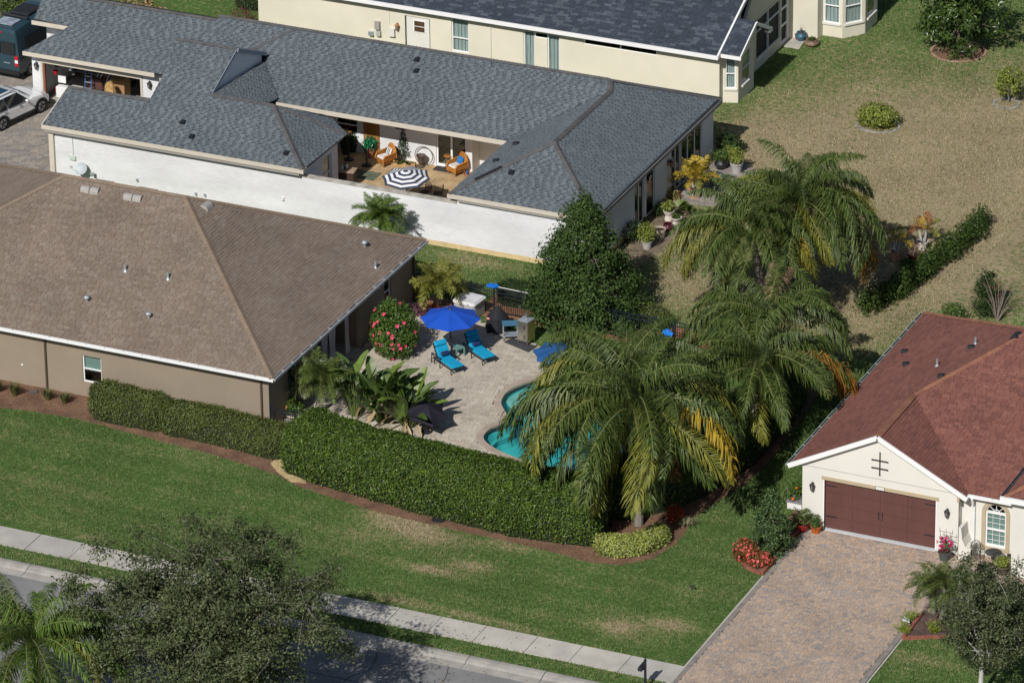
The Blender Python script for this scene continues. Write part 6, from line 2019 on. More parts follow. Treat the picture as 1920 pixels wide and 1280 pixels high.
link('blades', mesh_np('blades', V, k + np.array([[0, 1, 2, 3]]), k + np.array([[3, 2, 4]]), leafmat('dry_tuft', [(.2, .19, .10), (.28, .26, .15), (.14, .15, .07)], rough=.7)), t)
# foxtail ferns in the entry bed
for i, (px, py) in enumerate(((1706, 1165), (1694, 1185), (1750, 1186), (1790, 1180))):
    lab = ['lime foxtail fern beside the small sign', 'lime foxtail fern at the pointed bed corner', 'lime foxtail fern in the middle of the red edging', 'lime foxtail fern reaching towards the young oak'][i]
    p = np.array(pz(px, py)); t = thing('foxtail_fern', lab, 'fern', p, 0, 'foxtail ferns in the entry bed')
    for k in range(16):
        a = k * 2.4; el = random.uniform(.5, 1.3); L_ = random.uniform(.4, .62)
        d = np.array([math.cos(a) * math.cos(el), math.sin(a) * math.cos(el), math.sin(el)])
        n = 70; tt = RG.uniform(.1, 1, n); P = d * (tt * L_)[:, None] + rand_unit(n) * (.05 * (1 - .5 * tt))[:, None]
        V, Qd_ = leaf_arrays(P, rand_unit(n), .06, .022, jitter=.3)
        link('plume', mesh_np('plume', V, Qd_, None, leafmat('lime_fern', [(.13, .19, .015), (.22, .29, .02), (.3, .36, .04)], rough=.5)), t)
shrub('flower_patch', 'small yellow and orange flowers in the entry bed mulch', 'flowers', pz(1758, 1172), (.22, .18, .12), 120, .05, .03, LF_yg, seed=41, stem=False, fl=(14, .035, M_orangeflower))
shrub('shrub', 'yellow-leaved shrub behind the young oak at the right edge', 'shrub', pz(1912, 1180), (.4, .4, .45), 500, .1, .05, LF_lime, seed=42)

# bird of paradise clump: each big leaf is a part
def paddle(L=1.0, W=.34, fold=.12, droop=.35):
    k = 7; V = []; F = []
    for i in range(k + 1):
        t = i / k; w = W * .5 * math.sin(math.pi * (.06 + .9 * t)) ** .7; x = L * t; z = -droop * L * t * t
        V += [(x, -w, z + fold * w * 2), (x, 0, z), (x, w, z + fold * w * 2)]
    for i in range(k):
        F += [(3 * i, 3 * i + 3, 3 * i + 4, 3 * i + 1), (3 * i + 1, 3 * i + 4, 3 * i + 5, 3 * i + 2)]
    return V, F


PAD = {}  # leaf colours: green, dry and a yellower green, mixed at random
for nm, mm in (('g', leafmat('paddle_leaf', [(.045, .085, .018), (.07, .12, .025), (.095, .15, .035)], rough=.38, spec=.5, var=.25, scale=4)), ('d', mat('dry_paddle', ramp=[(.36, .26, .15), (.45, .34, .22), (.28, .18, .09)], rough=.8)), ('y', leafmat('yellow_green_paddle', [(.10, .17, .03), (.15, .22, .04)], rough=.4, spec=.5, var=.2, scale=4))):
    for j, (L_, dr) in enumerate(((1.0, .12), (.9, .35), (1.1, .6))):
        V, F = paddle(L_, .40, .2, dr * .8); me = bpy.data.meshes.new('leaf'); me.from_pydata(V, [], F); me.materials.append(mm); PAD[nm, j] = me
rgp = random.Random(8)
for ci, (cx, cy, n, hh, lab, spread) in enumerate(((*pz(668, 782)[:2], 30, 2.0, 'tall bird of paradise with split leaves nearest the house palm', .7), (*pz(716, 792)[:2], 60, 2.0, 'bird of paradise clump with upright paddle leaves behind the hedge', .9), (*pz(765, 800)[:2], 60, 1.6, 'bird of paradise clump leaning over the dark parasol', .9))):
    t = thing('bird_of_paradise', lab, 'plant', (cx, cy, 0), 0, 'bird of paradise clumps')
    sm = M()
    for k in range(n):
        a = rgp.uniform(0, 6.28); r_ = rgp.uniform(.1, spread); h = hh * rgp.uniform(.35, 1) * (1.1 - .35 * r_)
        x, y = math.cos(a) * r_, math.sin(a) * r_
        sm.tube([(x * .3, y * .3, 0), (x * .6, y * .6, h * .5), (x, y, h)], [.028, .022, .014], 5)
        dry = rgp.random() < .22
        o = link('leaf', PAD['d' if dry else ('y' if rgp.random() < .25 else 'g'), rgp.randrange(3)], t)
        el = rgp.uniform(.1, .8) if dry else rgp.uniform(.7, 1.45)
        o.location = (x, y, h - (.4 * h if dry else 0)); o.rotation_euler = (rgp.uniform(-.5, .5), -el if not dry else rgp.uniform(.2, .9), a + rgp.uniform(-.6, .6))
        s_ = rgp.uniform(.8, 1.35) * (.7 if dry else 1); o.scale = (s_, s_ * (.5 if dry else 1), s_)
    sm.build('stalks', mat('stalk', (.10, .14, .04), .6), t, local=True)

# top left corner planting
shrub('shrub', 'clipped round green shrub beyond the parked van', 'shrub', pz(35, 30), (1.5, 1.2, 1.0), 4200, .12, .07, LF_hedge, seed=51)
shrub('shrub', 'pale grey-green groundcover shrub at the left frame edge', 'shrub', pz(4, 46), (.9, .8, .35), 900, .09, .05, leafmat('sage_leaf', [(.2, .22, .15), (.3, .31, .22), (.15, .18, .1)], rough=.7), seed=52)
shrub('shrub', 'low yellow-flowering plant beside the van roof', 'shrub', pz(2, 72), (.7, .6, .3), 600, .09, .05, LF_lime, seed=53)
shrub('dry_plant', 'wilted plant with tan hanging leaves behind the grey roof', 'plant', (-51.3, 36.9, 0), (1.5, 1.0, .95), 900, .4, .12, mat('wilted_leaf', ramp=[(.42, .31, .18), (.32, .2, .09), (.5, .4, .28), (.06, .09, .03), (.25, .14, .05)], rough=.85, trans=.1), seed=56)
shrub('shrub', 'dark red-purple shrub by the cream house corner', 'shrub', (-46.8, 39.2, 0), (.8, .8, .6), 700, .1, .05, leafmat('wine_leaf', [(.10, .02, .035), (.17, .035, .05), (.08, .03, .03)], rough=.5), seed=57)
tagged(fill_poly('back_mulch', [(-56, 35.6), (-50.2, 35.8), (-50.0, 38.3), (-55, 38.6)], [], .02, M_mulch, .03), kind='structure')

# ================================================================== OBJECTS
M_blue = mat('blue_canvas', (.012, .085, .52), .75, .05, 2, trans=.12)
M_bluelid = mat('blue_cover', (.02, .09, .26), .7, .15, 2)
M_turq = mat('turquoise_cushion', (.005, .30, .52), .8, .06, 3, bump=.15, bscale=40)
M_navy = mat('navy_cushion', (.012, .03, .10), .8, .1)
M_teal = mat('teal_table', (.13, .27, .25), .6, .08)
M_wicker = mat('wicker', ramp=[(.34, .13, .025), (.44, .19, .04), (.27, .095, .02)], rough=.55, var=.25, scale=14)
M_cush = mat('cream_cushion', (.66, .64, .62), .9, .06)
M_chairblk = mat('cast_bronze', (.03, .02, .018), .45, .1, spec=.5)
M_rubber = mat('tyre_rubber', (.02, .02, .021), .85, .1)
M_rim = mat('alloy_rim', (.45, .45, .46), .35, .05, metal=.8)
M_blackpl = mat('black_plastic', (.02, .02, .022), .5, .1)
M_redlens = mat('red_lens', (.45, .012, .012), .25, .05, spec=.6)
M_carglass = mat('car_glass', (.012, .015, .018), .06, .02, spec=.8)


def canopy(t, c, r, h, n, mats, tilt=(0, 0), bands=None, drop=.0, scallop=.04, name='canopy_panel', rz=0.0):
    """n panels, each a part; bands: ring colours for a striped canopy"""
    c = np.asarray(c, float)
    rx, ry = tilt
    Rm = np.array(Matrix.Rotation(rx, 3, 'X') @ Matrix.Rotation(ry, 3, 'Y'))
    K = 6 if bands is None else len(bands)
    for i in range(n):
        a0, a1 = rz + 2 * math.pi * i / n, rz + 2 * math.pi * (i + 1) / n
        fs_by = {}
        V = []
        for k in range(K + 1):
            f = k / K
            for j in range(5):
                u = j / 4; a = a0 + (a1 - a0) * u
                chord = math.cos((a1 - a0) / 2) / math.cos(a - (a0 + a1) / 2)
                rr = r * f * (chord * (1 - scallop * 4 * u * (1 - u) * f))
                z = h * (1 - f) - .02 * 4 * u * (1 - u) * f + .05 * h * math.sin(math.pi * f)
                V.append(c + Rm @ np.array([rr * math.cos(a), rr * math.sin(a), z]))
        off = wloc(t)
        me = bpy.data.meshes.new(name)
        F = []; mi = []
        for k in range(K):
            for j in range(4):
                F.append((k * 5 + j, (k + 1) * 5 + j, (k + 1) * 5 + j + 1, k * 5 + j + 1)); mi.append(0 if bands is None else bands[k])
        # hem hanging from the rim
        if drop:
            b = len(V)
            for j in range(5): V.append(np.array(V[K * 5 + j]) - (0, 0, drop))
            for j in range(4): F.append((K * 5 + j, b + j, b + j + 1, K * 5 + j + 1)); mi.append(0 if bands is None else bands[-1])
        me.from_pydata([tuple(v - off) for v in V], [], F)
        for mm in mats: me.materials.append(mm)
        me.polygons.foreach_set('material_index', mi)
        link(name, me, t)
    for i in range(n):
        a = rz + 2 * math.pi * i / n
        m = M(); m.beam(c + Rm @ np.array([.03, 0, h - .05]), c + Rm @ np.array([r * .97 * math.cos(a), r * .97 * math.sin(a), -.03]), .015, .02)
        m.build('rib', M_black, t)


# ---------------------------------------------------------------- blue parasol, loungers, side table
b = pz(846, 673)
t = thing('parasol', 'royal blue patio parasol standing open behind the two turquoise loungers', 'parasol', b)
m = M(); m.tube([b, (b[0], b[1], 2.38)], .022, 8); m.build('pole', M_black, t)
m = M(); m.lathe([(.26, 0.06), (.26, .10), (.05, .13), (.04, .3)], b, 14); m.build('base', M_black, t)
m = M(); m.beam((b[0] - .03, b[1] - .03, 1.05), (b[0] + .09, b[1] - .05, 1.12), .02, .02); m.lathe([(.035, 1.0), (.035, 1.15)], b, 8); m.build('crank', M_black, t)
canopy(t, (b[0], b[1], 1.98), 1.36, .44, 8, [M_blue], rz=.35)
m = M(); m.lathe([(.01, 0), (.08, .0), (.05, .05), (.01, .08)], (b[0], b[1], 2.43), 8); m.build('finial', M_black, t)


def lounger(label, c, rz):
    t = thing('sun_lounger', label, 'sun lounger', (0, 0, 0), 0, 'turquoise sun loungers')
    w = .33
    m = M()
    for s_ in (-1, 1):
        m.beam((-.55, s_ * w, .27), (.95, s_ * w, .27), .035, .05)
    m.beam((.95, -w, .27), (.95, w, .27), .035, .05); m.beam((-.55, -w, .27), (-.55, w, .27), .035, .05)
    m.build('frame', M_black, t, local=True)
    for x in (.90, -.42):
        for s_ in (-1, 1):
            m = M(); m.beam((x, s_ * w, .25), (x + (.03 if x > 0 else -.05), s_ * (w + .01), 0), .035, .035); m.build('leg', M_black, t, local=True)
    for s_ in (-1, 1):
        m = M(); y = s_ * (w + .035)
        m.beam((-.62, y, .50), (.12, y, .50), .05, .03); m.beam((.05, y, .49), (.05, y, 0.0), .035, .035); m.beam((-.60, y, .49), (-.66, y, 0), .035, .035)
        m.beam((-.58, y, .26), (-.05, y, .47), .025, .02); m.beam((-.05, y, .27), (-.58, y, .47), .025, .02)
        m.build('armrest', M_black, t, local=True)
    m = M(); m.box(-.22, -.30, .30, .98, .30, .40); m.build('seat_cushion', M_turq, t, local=True, bevel=.03)
    d = np.array([-math.cos(rad(58)), 0, math.sin(rad(58))]); nn = np.array([math.sin(rad(58)), 0, math.cos(rad(58))])
    o = np.array([-.20, 0, .34])
    def slab(a0, a1, b0, b1, mm, nm, hw=.30, bv=.03):
        m = M(); vs = []
        for a, b in ((a0, b0), (a1, b0), (a1, b1), (a0, b1)):
            for y in (-hw, hw): vs.append(o + d * a + nn * b + (0, y, 0))
        m.add(vs, [(0, 1, 3, 2), (2, 3, 5, 4), (4, 5, 7, 6), (6, 7, 1, 0), (0, 2, 4, 6), (1, 7, 5, 3)])
        return m.build(nm, mm, t, local=True, bevel=bv)
    slab(-.02, .74, -.02, .02, M_black, 'backrest_frame', .33, .004)
    slab(.0, .52, .02, .14, M_turq, 'back_cushion')
    slab(.535, .78, .02, .18, M_turq, 'head_cushion', .305, .05)
    slab(.05, .25, .15, .26, M_navy, 'lumbar_pillow', .20, .045)
    t.location = c; t.rotation_euler = (0, 0, rz)
    return t


f1 = (np.array(pz(846, 706)) + np.array(pz(870, 699))) / 2
f2 = (np.array(pz(906, 688)) + np.array(pz(928, 680))) / 2
ang = rad(-33)
dv3 = np.array([math.cos(ang), math.sin(ang), 0]) * .92
lz = (0, 0, .065)
l0 = lounger('turquoise sun lounger nearer the pool, fully in the sun', f1 - dv3 + lz, ang)
l1 = copy_tree(l0); l1.location = [float(v) for v in f2 - dv3 + lz]; l1['label'] = 'turquoise sun lounger whose headrest lies in the parasol shade'
c = np.array(pz(859, 668)) + lz
t = thing('side_table', 'small green-grey square table between the two sun loungers', 'side table', c, ang)
m = M()
for i in range(5): m = M(); m.box(-.21 + i * .085, -.21, .40, -.21 + i * .085 + .078, .21, .43); m.build('slat', M_teal, t, local=True)
m = M(); m.box(-.2, -.2, .35, .2, .2, .398); m.build('apron', M_teal, t, local=True)
for sx in (-1, 1):
    for sy in (-1, 1): m = M(); m.box(sx * .2 - .03, sy * .2 - .03, 0, sx * .2 + .03, sy * .2 + .03, .398); m.build('leg', M_teal, t, local=True)

# ---------------------------------------------------------------- smoker, cart, grill, mat
DZ = .06
c = np.array(pz(987, 643.5)) + (0, 0, DZ)
t = thing('smoker', 'tall stainless steel smoker cabinet with a chimney on the pool deck', 'smoker', c, rad(-11))
w_, d_ = .52, .58
m = M(); m.box(-w_ / 2, -d_ / 2, .13, w_ / 2, d_ / 2, 1.12); m.build('cabinet', M_steel, t, local=True)
m = M(); m.add([(-w_ / 2 - .02, -d_ / 2 - .02, 1.121), (w_ / 2 + .02, -d_ / 2 - .02, 1.121), (w_ / 2 + .02, d_ / 2 + .02, 1.121), (-w_ / 2 - .02, d_ / 2 + .02, 1.121), (-.08, -.08, 1.19), (.08, -.08, 1.19), (.08, .08, 1.19), (-.08, .08, 1.19)],
                [(4, 5, 6, 7), (0, 1, 5, 4), (1, 2, 6, 5), (2, 3, 7, 6), (3, 0, 4, 7), (3, 2, 1, 0)]); m.build('lid', M_galv, t, local=True)
m = M(); m.lathe([(.045, 1.17), (.045, 1.36), (.075, 1.36), (.075, 1.39), (.02, 1.4)], (0, 0, 0), 10); m.build('chimney', M_steel, t, local=True)
for z0, z1 in ((.16, .60), (.65, 1.09)):
    m = M(); m.box(-w_ / 2 + .03, -d_ / 2 - .02, z0, w_ / 2 - .03, -d_ / 2 - .001, z1); m.build('door', M_steel, t, local=True)
    m = M(); m.box(w_ / 2 + .001, -d_ / 2 + .03, z0, w_ / 2 + .015, d_ / 2 - .03, z1); m.build('side_panel', mat('bronzed_steel', (.46, .36, .22), .3, .2, 4, metal=.9), t, local=True)
m = M(); m.beam((.12, -d_ / 2 - .06, .75), (.12, -d_ / 2 - .06, .95), .025, .025); m.beam((.12, -d_ / 2 - .06, .32), (.12, -d_ / 2 - .06, .48), .025, .025); m.build('door_handle', M_black, t, local=True)
for sx in (-1, 1):
    for sy in (-1, 1): m = M(); m.box(sx * (w_ / 2 - .02) - .02, sy * (d_ / 2 - .02) - .02, 0, sx * (w_ / 2 - .02) + .02, sy * (d_ / 2 - .02) + .02, .129); m.build('leg', M_steel, t, local=True)

c = np.array(pz(957, 636)) + (0, 0, DZ)
t = thing('prep_cart', 'stainless prep cart with a blue top beside the smoker', 'cart', c, rad(28))
m = M(); m.prism([(-.36, -.26), (.30, -.26), (.38, -.18), (.38, .26), (-.36, .26)], .72, .75); m.build('top', mat('blue_top', (.06, .17, .27), .45, .08, spec=.5), t, local=True)
m = M(); m.box(-.33, -.23, .18, .33, .23, .21); m.build('shelf', M_galv, t, local=True)
for sx in (-1, 1):
    for sy in (-1, 1):
        m = M(); m.tube([(sx * .31, sy * .21, .07), (sx * .31, sy * .21, .719)], .018, 6); m.build('leg', M_galv, t, local=True)
        m = M(); m.tube([(sx * .31 - .012, sy * .21, .05), (sx * .31 + .012, sy * .21, .05)], .05, 10); m.build('caster', M_blackpl, t, local=True)

c = np.array(pz(934, 622)) + (0, 0, DZ)
t = thing('covered_grill', 'kettle grill under a pointed black fabric cover with a small label', 'grill', c, rad(20))
m = M(); n = 12; vs = []
for k, (rr, z) in enumerate(((.46, .12), (.43, .40), (.41, .70), (.29, .90), (.14, 1.10), (.02, 1.24))):
    for j in range(n):
        a = j * 2 * math.pi / n; f = 1 + (.10 if j % 3 == 0 else -.03) * (1 - k / 6)
        vs.append((rr * f * math.cos(a) * 1.12, rr * f * math.sin(a), z - (.05 if j % 2 else 0) * (k == 0)))
m.add(vs, [(k * n + j, k * n + (j + 1) % n, (k + 1) * n + (j + 1) % n, (k + 1) * n + j) for k in range(5) for j in range(n)] + [list(range(5 * n, 6 * n))])
m.build('fabric_cover', mat('black_fabric', (.016, .018, .022), .8, .15, 3), t, local=True)
m = M(); m.box(-.40, -.345, .62, -.22, -.335, .73); lb = m.build('label', mat('red_label', (.42, .05, .05), .7, .05), t, local=True); lb.rotation_euler = (0, 0, -.5); lb.location = (.02, -.08, .02)
m = M(); m.box(-.37, -.350, .655, -.25, -.346, .70); l2 = m.build('label_print', mat('label_white', (.7, .68, .68), .7), lb, local=True)
for s_ in (-1, 1):
    m = M(); m.tube([(-.42, s_ * .25 - .025, .08), (-.42, s_ * .25 + .025, .08)], .08, 12); m.build('wheel', M_blackpl, t, local=True)
    m = M(); m.tube([(-.42, s_ * .25, .08), (-.3, s_ * .2, .3)], .015, 5); m.tube([(.35, s_ * .2, 0), (.3, s_ * .18, .3)], .015, 5); m.build('leg', M_black, t, local=True)
q = [np.array(pz(*p)) for p in ((944, 643), (961, 636), (1008, 652), (991, 663))]
m = M(); m.prism([p[:2] for p in q], .064, .076); top_mesh('floor_mat', m, mat('charcoal_mat', (.05, .052, .058), .9, .15, 4), 'charcoal rubber mat under the smoker and prep cart', 'mat')

# draped blue cover on a low round frame
c = np.array(pz(1052, 690)) + (0, 0, .06)
t = thing('covered_table', 'round low table draped in a dark blue scalloped cover beside the smoker', 'covered table', c)
canopy(t, c + (0, 0, .72), 1.25, .26, 8, [M_bluelid], drop=.12, scallop=.08, name='cover_panel', rz=.2)
m = M(); m.tube([c, c + (0, 0, .95)], .04, 8); m.lathe([(.35, 0), (.35, .05), (.06, .1)], c, 12); m.build('pedestal', M_black, t)

# ---------------------------------------------------------------- hot tub
c = np.array(pz(874, 591)) + (0, 0, .05)
t = thing('hot_tub', 'white hot tub with rounded corners behind the blue parasol', 'hot tub', (c[0] + .1, c[1] + .15, c[2]), rad(-6)); t.scale = (.70, .66, .85)
def rsq(w, r_, k=4):
    P = []
    for cx, cy, a0 in ((w - r_, w - r_, 0), (-w + r_, w - r_, 90), (-w + r_, -w + r_, 180), (w - r_, -w + r_, 270)):
        for j in range(k + 1): a = rad(a0 + 90 * j / k); P.append((cx + r_ * math.cos(a), cy + r_ * math.sin(a)))
    return P
m = M(); m.prism(rsq(.78, .18), 0, .78); m.build('cabinet', mat('grey_panel', (.36, .36, .37), .6, .08), t, local=True)
m = M(); m.prism(rsq(.84, .2), .78, .86); m.build('rim', M_whitepl, t, local=True)
m = M(); m.prism(rsq(.76, .18), .861, .92); m.build('cover', mat('tub_cover', (.62, .63, .65), .7, .1, 2), t, local=True, bevel=.02)
m = M(); m.box(.3, -.845, .8, .42, -.841, .84); m.build('control_panel', M_blackpl, t, local=True)

# ---------------------------------------------------------------- black pool fence
Z0 = 1.28
FP = [(-25.0, 13.75), (-23.3, 13.75), (-21.22, 13.7), (-19.2, 13.62), (-17.2, 13.6), (-15.2, 13.6), (-13.38, 13.58)]
FP2 = [(-12.38, 13.55), (-10.6, 13.55), (-8.8, 13.5), (-6.8, 13.4)]
pkme = {}


def fence_run(t, pts, top=Z0):
    off = wloc(t)
    for a, b in zip(pts[:-1], pts[1:]):
        a = np.array(a); b = np.array(b); L_ = np.linalg.norm(b - a); d = (b - a) / L_
        for z in (.12, top - .22, top - .02):
            m = M(); m.beam((*a, z), (*b, z), .03, .04); m.build('rail', M_bluefence, t)
        k = int(L_ / .105)
        for i in range(1, k):
            p = a + d * L_ * i / k
            if 'p' not in pkme:
                m = M(); m.box(-.009, -.009, .06, .009, .009, 1.0); me = bpy.data.meshes.new('picket'); me.from_pydata(m.v, [], m.f); me.materials.append(M_bluefence); pkme['p'] = me
            o = link('picket', pkme['p'], t); o.location = (p[0] - off[0], p[1] - off[1], 0); o.scale = (1, 1, top)
    for p in pts:
        m = M(); m.box(p[0] - .032, p[1] - .032, 0, p[0] + .032, p[1] + .032, top + .04); m.box(p[0] - .042, p[1] - .042, top + .041, p[0] + .042, p[1] + .042, top + .06); m.build('post', M_bluefence, t)


t = thing('pool_fence', 'black metal picket fence from the brown house to the gate, behind the smoker', 'fence', (-19, 13.65, 0)); fence_run(t, FP)
t = thing('pool_fence', 'black metal picket fence right of the gate, behind the palm crowns', 'fence', (-9.5, 13.5, 0)); fence_run(t, FP2)
t = thing('fence_gate', 'black metal gate panel in the pool fence above the blue chair', 'gate', (-12.9, 13.55, 0)); fence_run(t, [(-13.28, 13.55), (-12.48, 13.55)], 1.22)
t = thing('pool_fence', 'short dark fence section between the brown house and the tall hedge', 'fence', (-24.2, -.5, 0)); fence_run(t, [(-25.1, -.75), (-24.0, -.72), (-22.9, -.7)], 1.15)
t = thing('pool_brush', 'blue pool brush on a white pole laid along the fence top', 'brush', (-20.6, 13.66, Z0 + .07), 0)
m = M(); m.tube([(-21.1, 13.66, Z0 + .085), (-19.5, 13.60, Z0 + .075)], .017, 6); m.build('pole', M_whitepl, t)
m = M(); m.add([(-21.5, 13.5, Z0 + .07), (-21.1, 13.5, Z0 + .07), (-20.95, 13.66, Z0 + .07), (-21.1, 13.85, Z0 + .07), (-21.5, 13.8, Z0 + .07), (-21.55, 13.66, Z0 + .13),
                (-21.5, 13.5, Z0 + .13), (-21.1, 13.5, Z0 + .13), (-20.95, 13.66, Z0 + .12), (-21.1, 13.85, Z0 + .13), (-21.5, 13.8, Z0 + .13)], [(0, 1, 2, 3, 4), (10, 9, 8, 7, 6), (0, 6, 7, 1), (1, 7, 8, 2), (2, 8, 9, 3), (3, 9, 10, 4), (4, 10, 6, 0)])
m.build('brush_head', mat('bright_blue_plastic', (.01, .16, .62), .5, .05), t)

# blue deck chair half hidden by the palms
c = np.array(pz(1238, 663)) + (0, 0, .03)
t = thing('deck_chair', 'bright blue slatted garden chair by the fence gate behind the palms', 'garden chair', c, rad(-20))
MB_ = mat('blue_chair', (.015, .17, .60), .5, .06)
for i in range(5):
    m = M(); x = -.26 + i * .115
    m.add([(x, .15, .30), (x + .1, .15, .30), (x + .1 * 1.15 - .01, .50, 1.02 - abs(i - 2) * .05), (x - .01, .50, 1.02 - abs(i - 2) * .05), (x, .17, .29), (x + .1, .17, .29), (x + .105, .52, 1.0 - abs(i - 2) * .05), (x - .01, .52, 1.0 - abs(i - 2) * .05)],
          [(0, 1, 2, 3), (7, 6, 5, 4), (0, 4, 5, 1), (1, 5, 6, 2), (2, 6, 7, 3), (3, 7, 4, 0)]); m.build('back_slat', MB_, t, local=True)
for i in range(5): m = M(); y = -.38 + i * .11; m.box(-.28, y, .36 - i * .018, .28, y + .098, .38 - i * .018); m.build('seat_slat', MB_, t, local=True)
for s_ in (-1, 1):
    m = M(); m.box(s_ * .34 - .065, -.42, .52, s_ * .34 + .065, .28, .545); m.build('armrest', MB_, t, local=True)
    m = M(); m.box(s_ * .30 - .02, -.38, 0, s_ * .30 + .02, -.30, .519); m.beam((s_ * .30, -.36, .33), (s_ * .30, .42, .04), .03, .1); m.build('leg', MB_, t, local=True)

# dark parasol half buried in the bird of paradise
c = np.array((*pz(800, 812)[:2], .06))
t = thing('parasol', 'black fabric parasol sticking out from the bird of paradise clump', 'parasol', c)
canopy(t, c + (0, 0, .95), 1.05, .4, 6, [mat('black_canvas', (.013, .012, .022), .75, .1)], tilt=(.12, .25), scallop=.16, rz=.2)
m = M(); m.tube([c, c + (0, 0, 1.3)], .022, 8); m.lathe([(.25, 0), (.25, .05), (.04, .1)], c, 12); m.build('pole', M_black, t)
c2 = np.array((*pz(745, 768)[:2], .06))
t = thing('parasol', 'black fabric parasol behind the upright paddle leaves', 'parasol', c2)
canopy(t, c2 + (0, 0, 1.05), 1.0, .38, 6, [mat('black_canvas')], tilt=(-.1, .1), scallop=.16, rz=.5)
m = M(); m.tube([c2, c2 + (0, 0, 1.45)], .022, 8); m.lathe([(.25, 0), (.25, .05), (.04, .1)], c2, 12); m.build('pole', M_black, t)

# ================================================================== POTS
def pot_prof(r, h, style):
    if style == 'urn': return [(r * .55, 0), (r * .75, h * .25), (r * .62, h * .6), (r * .95, h * .9), (r, h), (r * .86, h), (r * .8, h * .9)]
    if style == 'ball': return [(r * .6, 0), (r * .98, h * .4), (r, h * .6), (r * .75, h * .92), (r * .8, h), (r * .66, h), (r * .62, h * .88)]
    if style == 'rib': return [(r * .66, 0)] + [(r * (.68 + .3 * k / 8) + (.012 if k % 2 else 0), h * k / 9) for k in range(1, 9)] + [(r * 1.05, h * .93), (r * 1.05, h), (r * .88, h), (r * .84, h * .86)]
    return [(r * .72, 0), (r * .93, h * .82), (r * 1.05, h * .83), (r * 1.06, h), (r * .9, h), (r * .87, h * .86)]


def pot(label, loc, r, h, m_, style='plain', name='plant_pot', cat='pot', soil=True, group=None):
    t = thing(name, label, cat, loc, 0, group)
    m = M(); m.lathe(pot_prof(r, h, style), (0, 0, 0), 18, close=False); m.add([(r * .7 * math.cos(k * .349), r * .7 * math.sin(k * .349), .004) for k in range(18)], [list(range(18))])
    m.build('pot', m_, t, local=True)
    if soil:
        m = M(); m.lathe([(0.001, h * .87), (r * .85, h * .87)], (0, 0, 0), 18, close=False); m.build('soil', M_soil, t, local=True)
    return t


def bushy(t, h, r, n, L, W, mm, up=.5, seed=1, name='foliage'):
    P, Nn = ellip_points((0, 0, h + r[2] * .8), r, n, .75, zmin=h * .9, seed=seed)
    V, Qd_ = leaf_arrays(P, unit_rows(Nn + (0, 0, up)), L, W)
    link(name, mesh_np(name, V, Qd_, None, mm), t)
    m = M()
    for i in range(6):
        a = i * 1.05; m.tube([(math.cos(a) * .04, math.sin(a) * .04, h * .85), (math.cos(a) * r[0] * .6, math.sin(a) * r[1] * .6, h + r[2])], [.014, .006], 5)
    m.build('stem', M_bark, t, local=True)


def potpalm(t, h, stems, n, sc, key, LB, stem_m=None, stem_h=.45, rs=.035, seed=2):
    rg = random.Random(seed)
    for k in range(stems):
        a = k * 2.6; x, y = .09 * math.cos(a) * (stems > 1), .09 * math.sin(a) * (stems > 1)
        tx, ty, tz = x * 2.4, y * 2.4, h * .85 + stem_h * rg.uniform(.8, 1.1)
        m = M(); m.tube([(x, y, h * .85), ((x + tx) / 2, (y + ty) / 2, h * .85 + stem_h * .55), (tx, ty, tz)], [rs * 1.5, rs, rs * .8], 7); m.build('stem', stem_m or mat('pale_stem', (.40, .39, .38), .8, .15), t, local=True)
        for i in range(n):
            kk = key[rg.randrange(len(key))]
            o = link('frond', LB[('up', 'mid', 'low')[min(2, i * 3 // n)], kk][rg.randrange(2)], t)
            o.location = (tx, ty, tz); o.rotation_euler = (rg.uniform(-.2, .2), 0, i * 2.4 + k); s_ = sc * rg.uniform(.8, 1.15); o.scale = (s_, s_, s_)


AR = lib('areca', {'y': (leafmat('golden_frond', [(.36, .27, .03), (.46, .34, .04), (.26, .22, .03)], rough=.45, trans=.2), mat('orange_stem', (.45, .22, .04), .6)), 'g': (FR_ygr, M_rach), 'o': (leafmat('bronze_frond', [(.32, .12, .03), (.22, .08, .03)], rough=.5), mat('orange_stem')), 'f': (FR_fine, M_rach), 'm': (LF_mid, M_rach)},
         {'up': (82, 30, {}), 'mid': (60, -20, {}), 'low': (35, -55, {})}, L=1.0, nl=26, ll=.30, wl=.034, sag=.25, lift=.2, rr=.012, start=.3)

# along the white house side wall
t = pot('pale grey pot with a lime bush, nearest the holly tree', pz(1213, 466), .25, .42, M_greypot); bushy(t, .42, (.42, .42, .5), 900, .11, .06, LF_yg, seed=3)
pot('empty ribbed beige pot beside the lime bush pot', pz(1237, 447), .29, .50, M_beigepot, 'rib')
pot('small round burgundy pot against the white urns', pz(1252, 432), .24, .36, M_burg, 'ball', soil=False)
t = pot('tall white urn with a leafy green plant, back one of the pair', pz(1254, 417), .27, .62, M_whitepot, 'urn'); bushy(t, .62, (.3, .3, .25), 300, .15, .08, LF_yg, seed=4)
t = pot('white urn in front of its taller twin', pz(1268, 426), .27, .52, M_whitepot, 'urn'); bushy(t, .50, (.2, .2, .1), 120, .12, .06, LF_mid, seed=5)
t = thing('fan_palm', 'low bright fan-leaved palm growing between the white urns and the wall', 'palm', (*pz(1272, 405)[:2], 0))
rg_ = random.Random(4); fm = leafmat('fan_leaf', [(.09, .15, .02), (.15, .21, .03), (.06, .11, .018)], rough=.4, trans=.18)
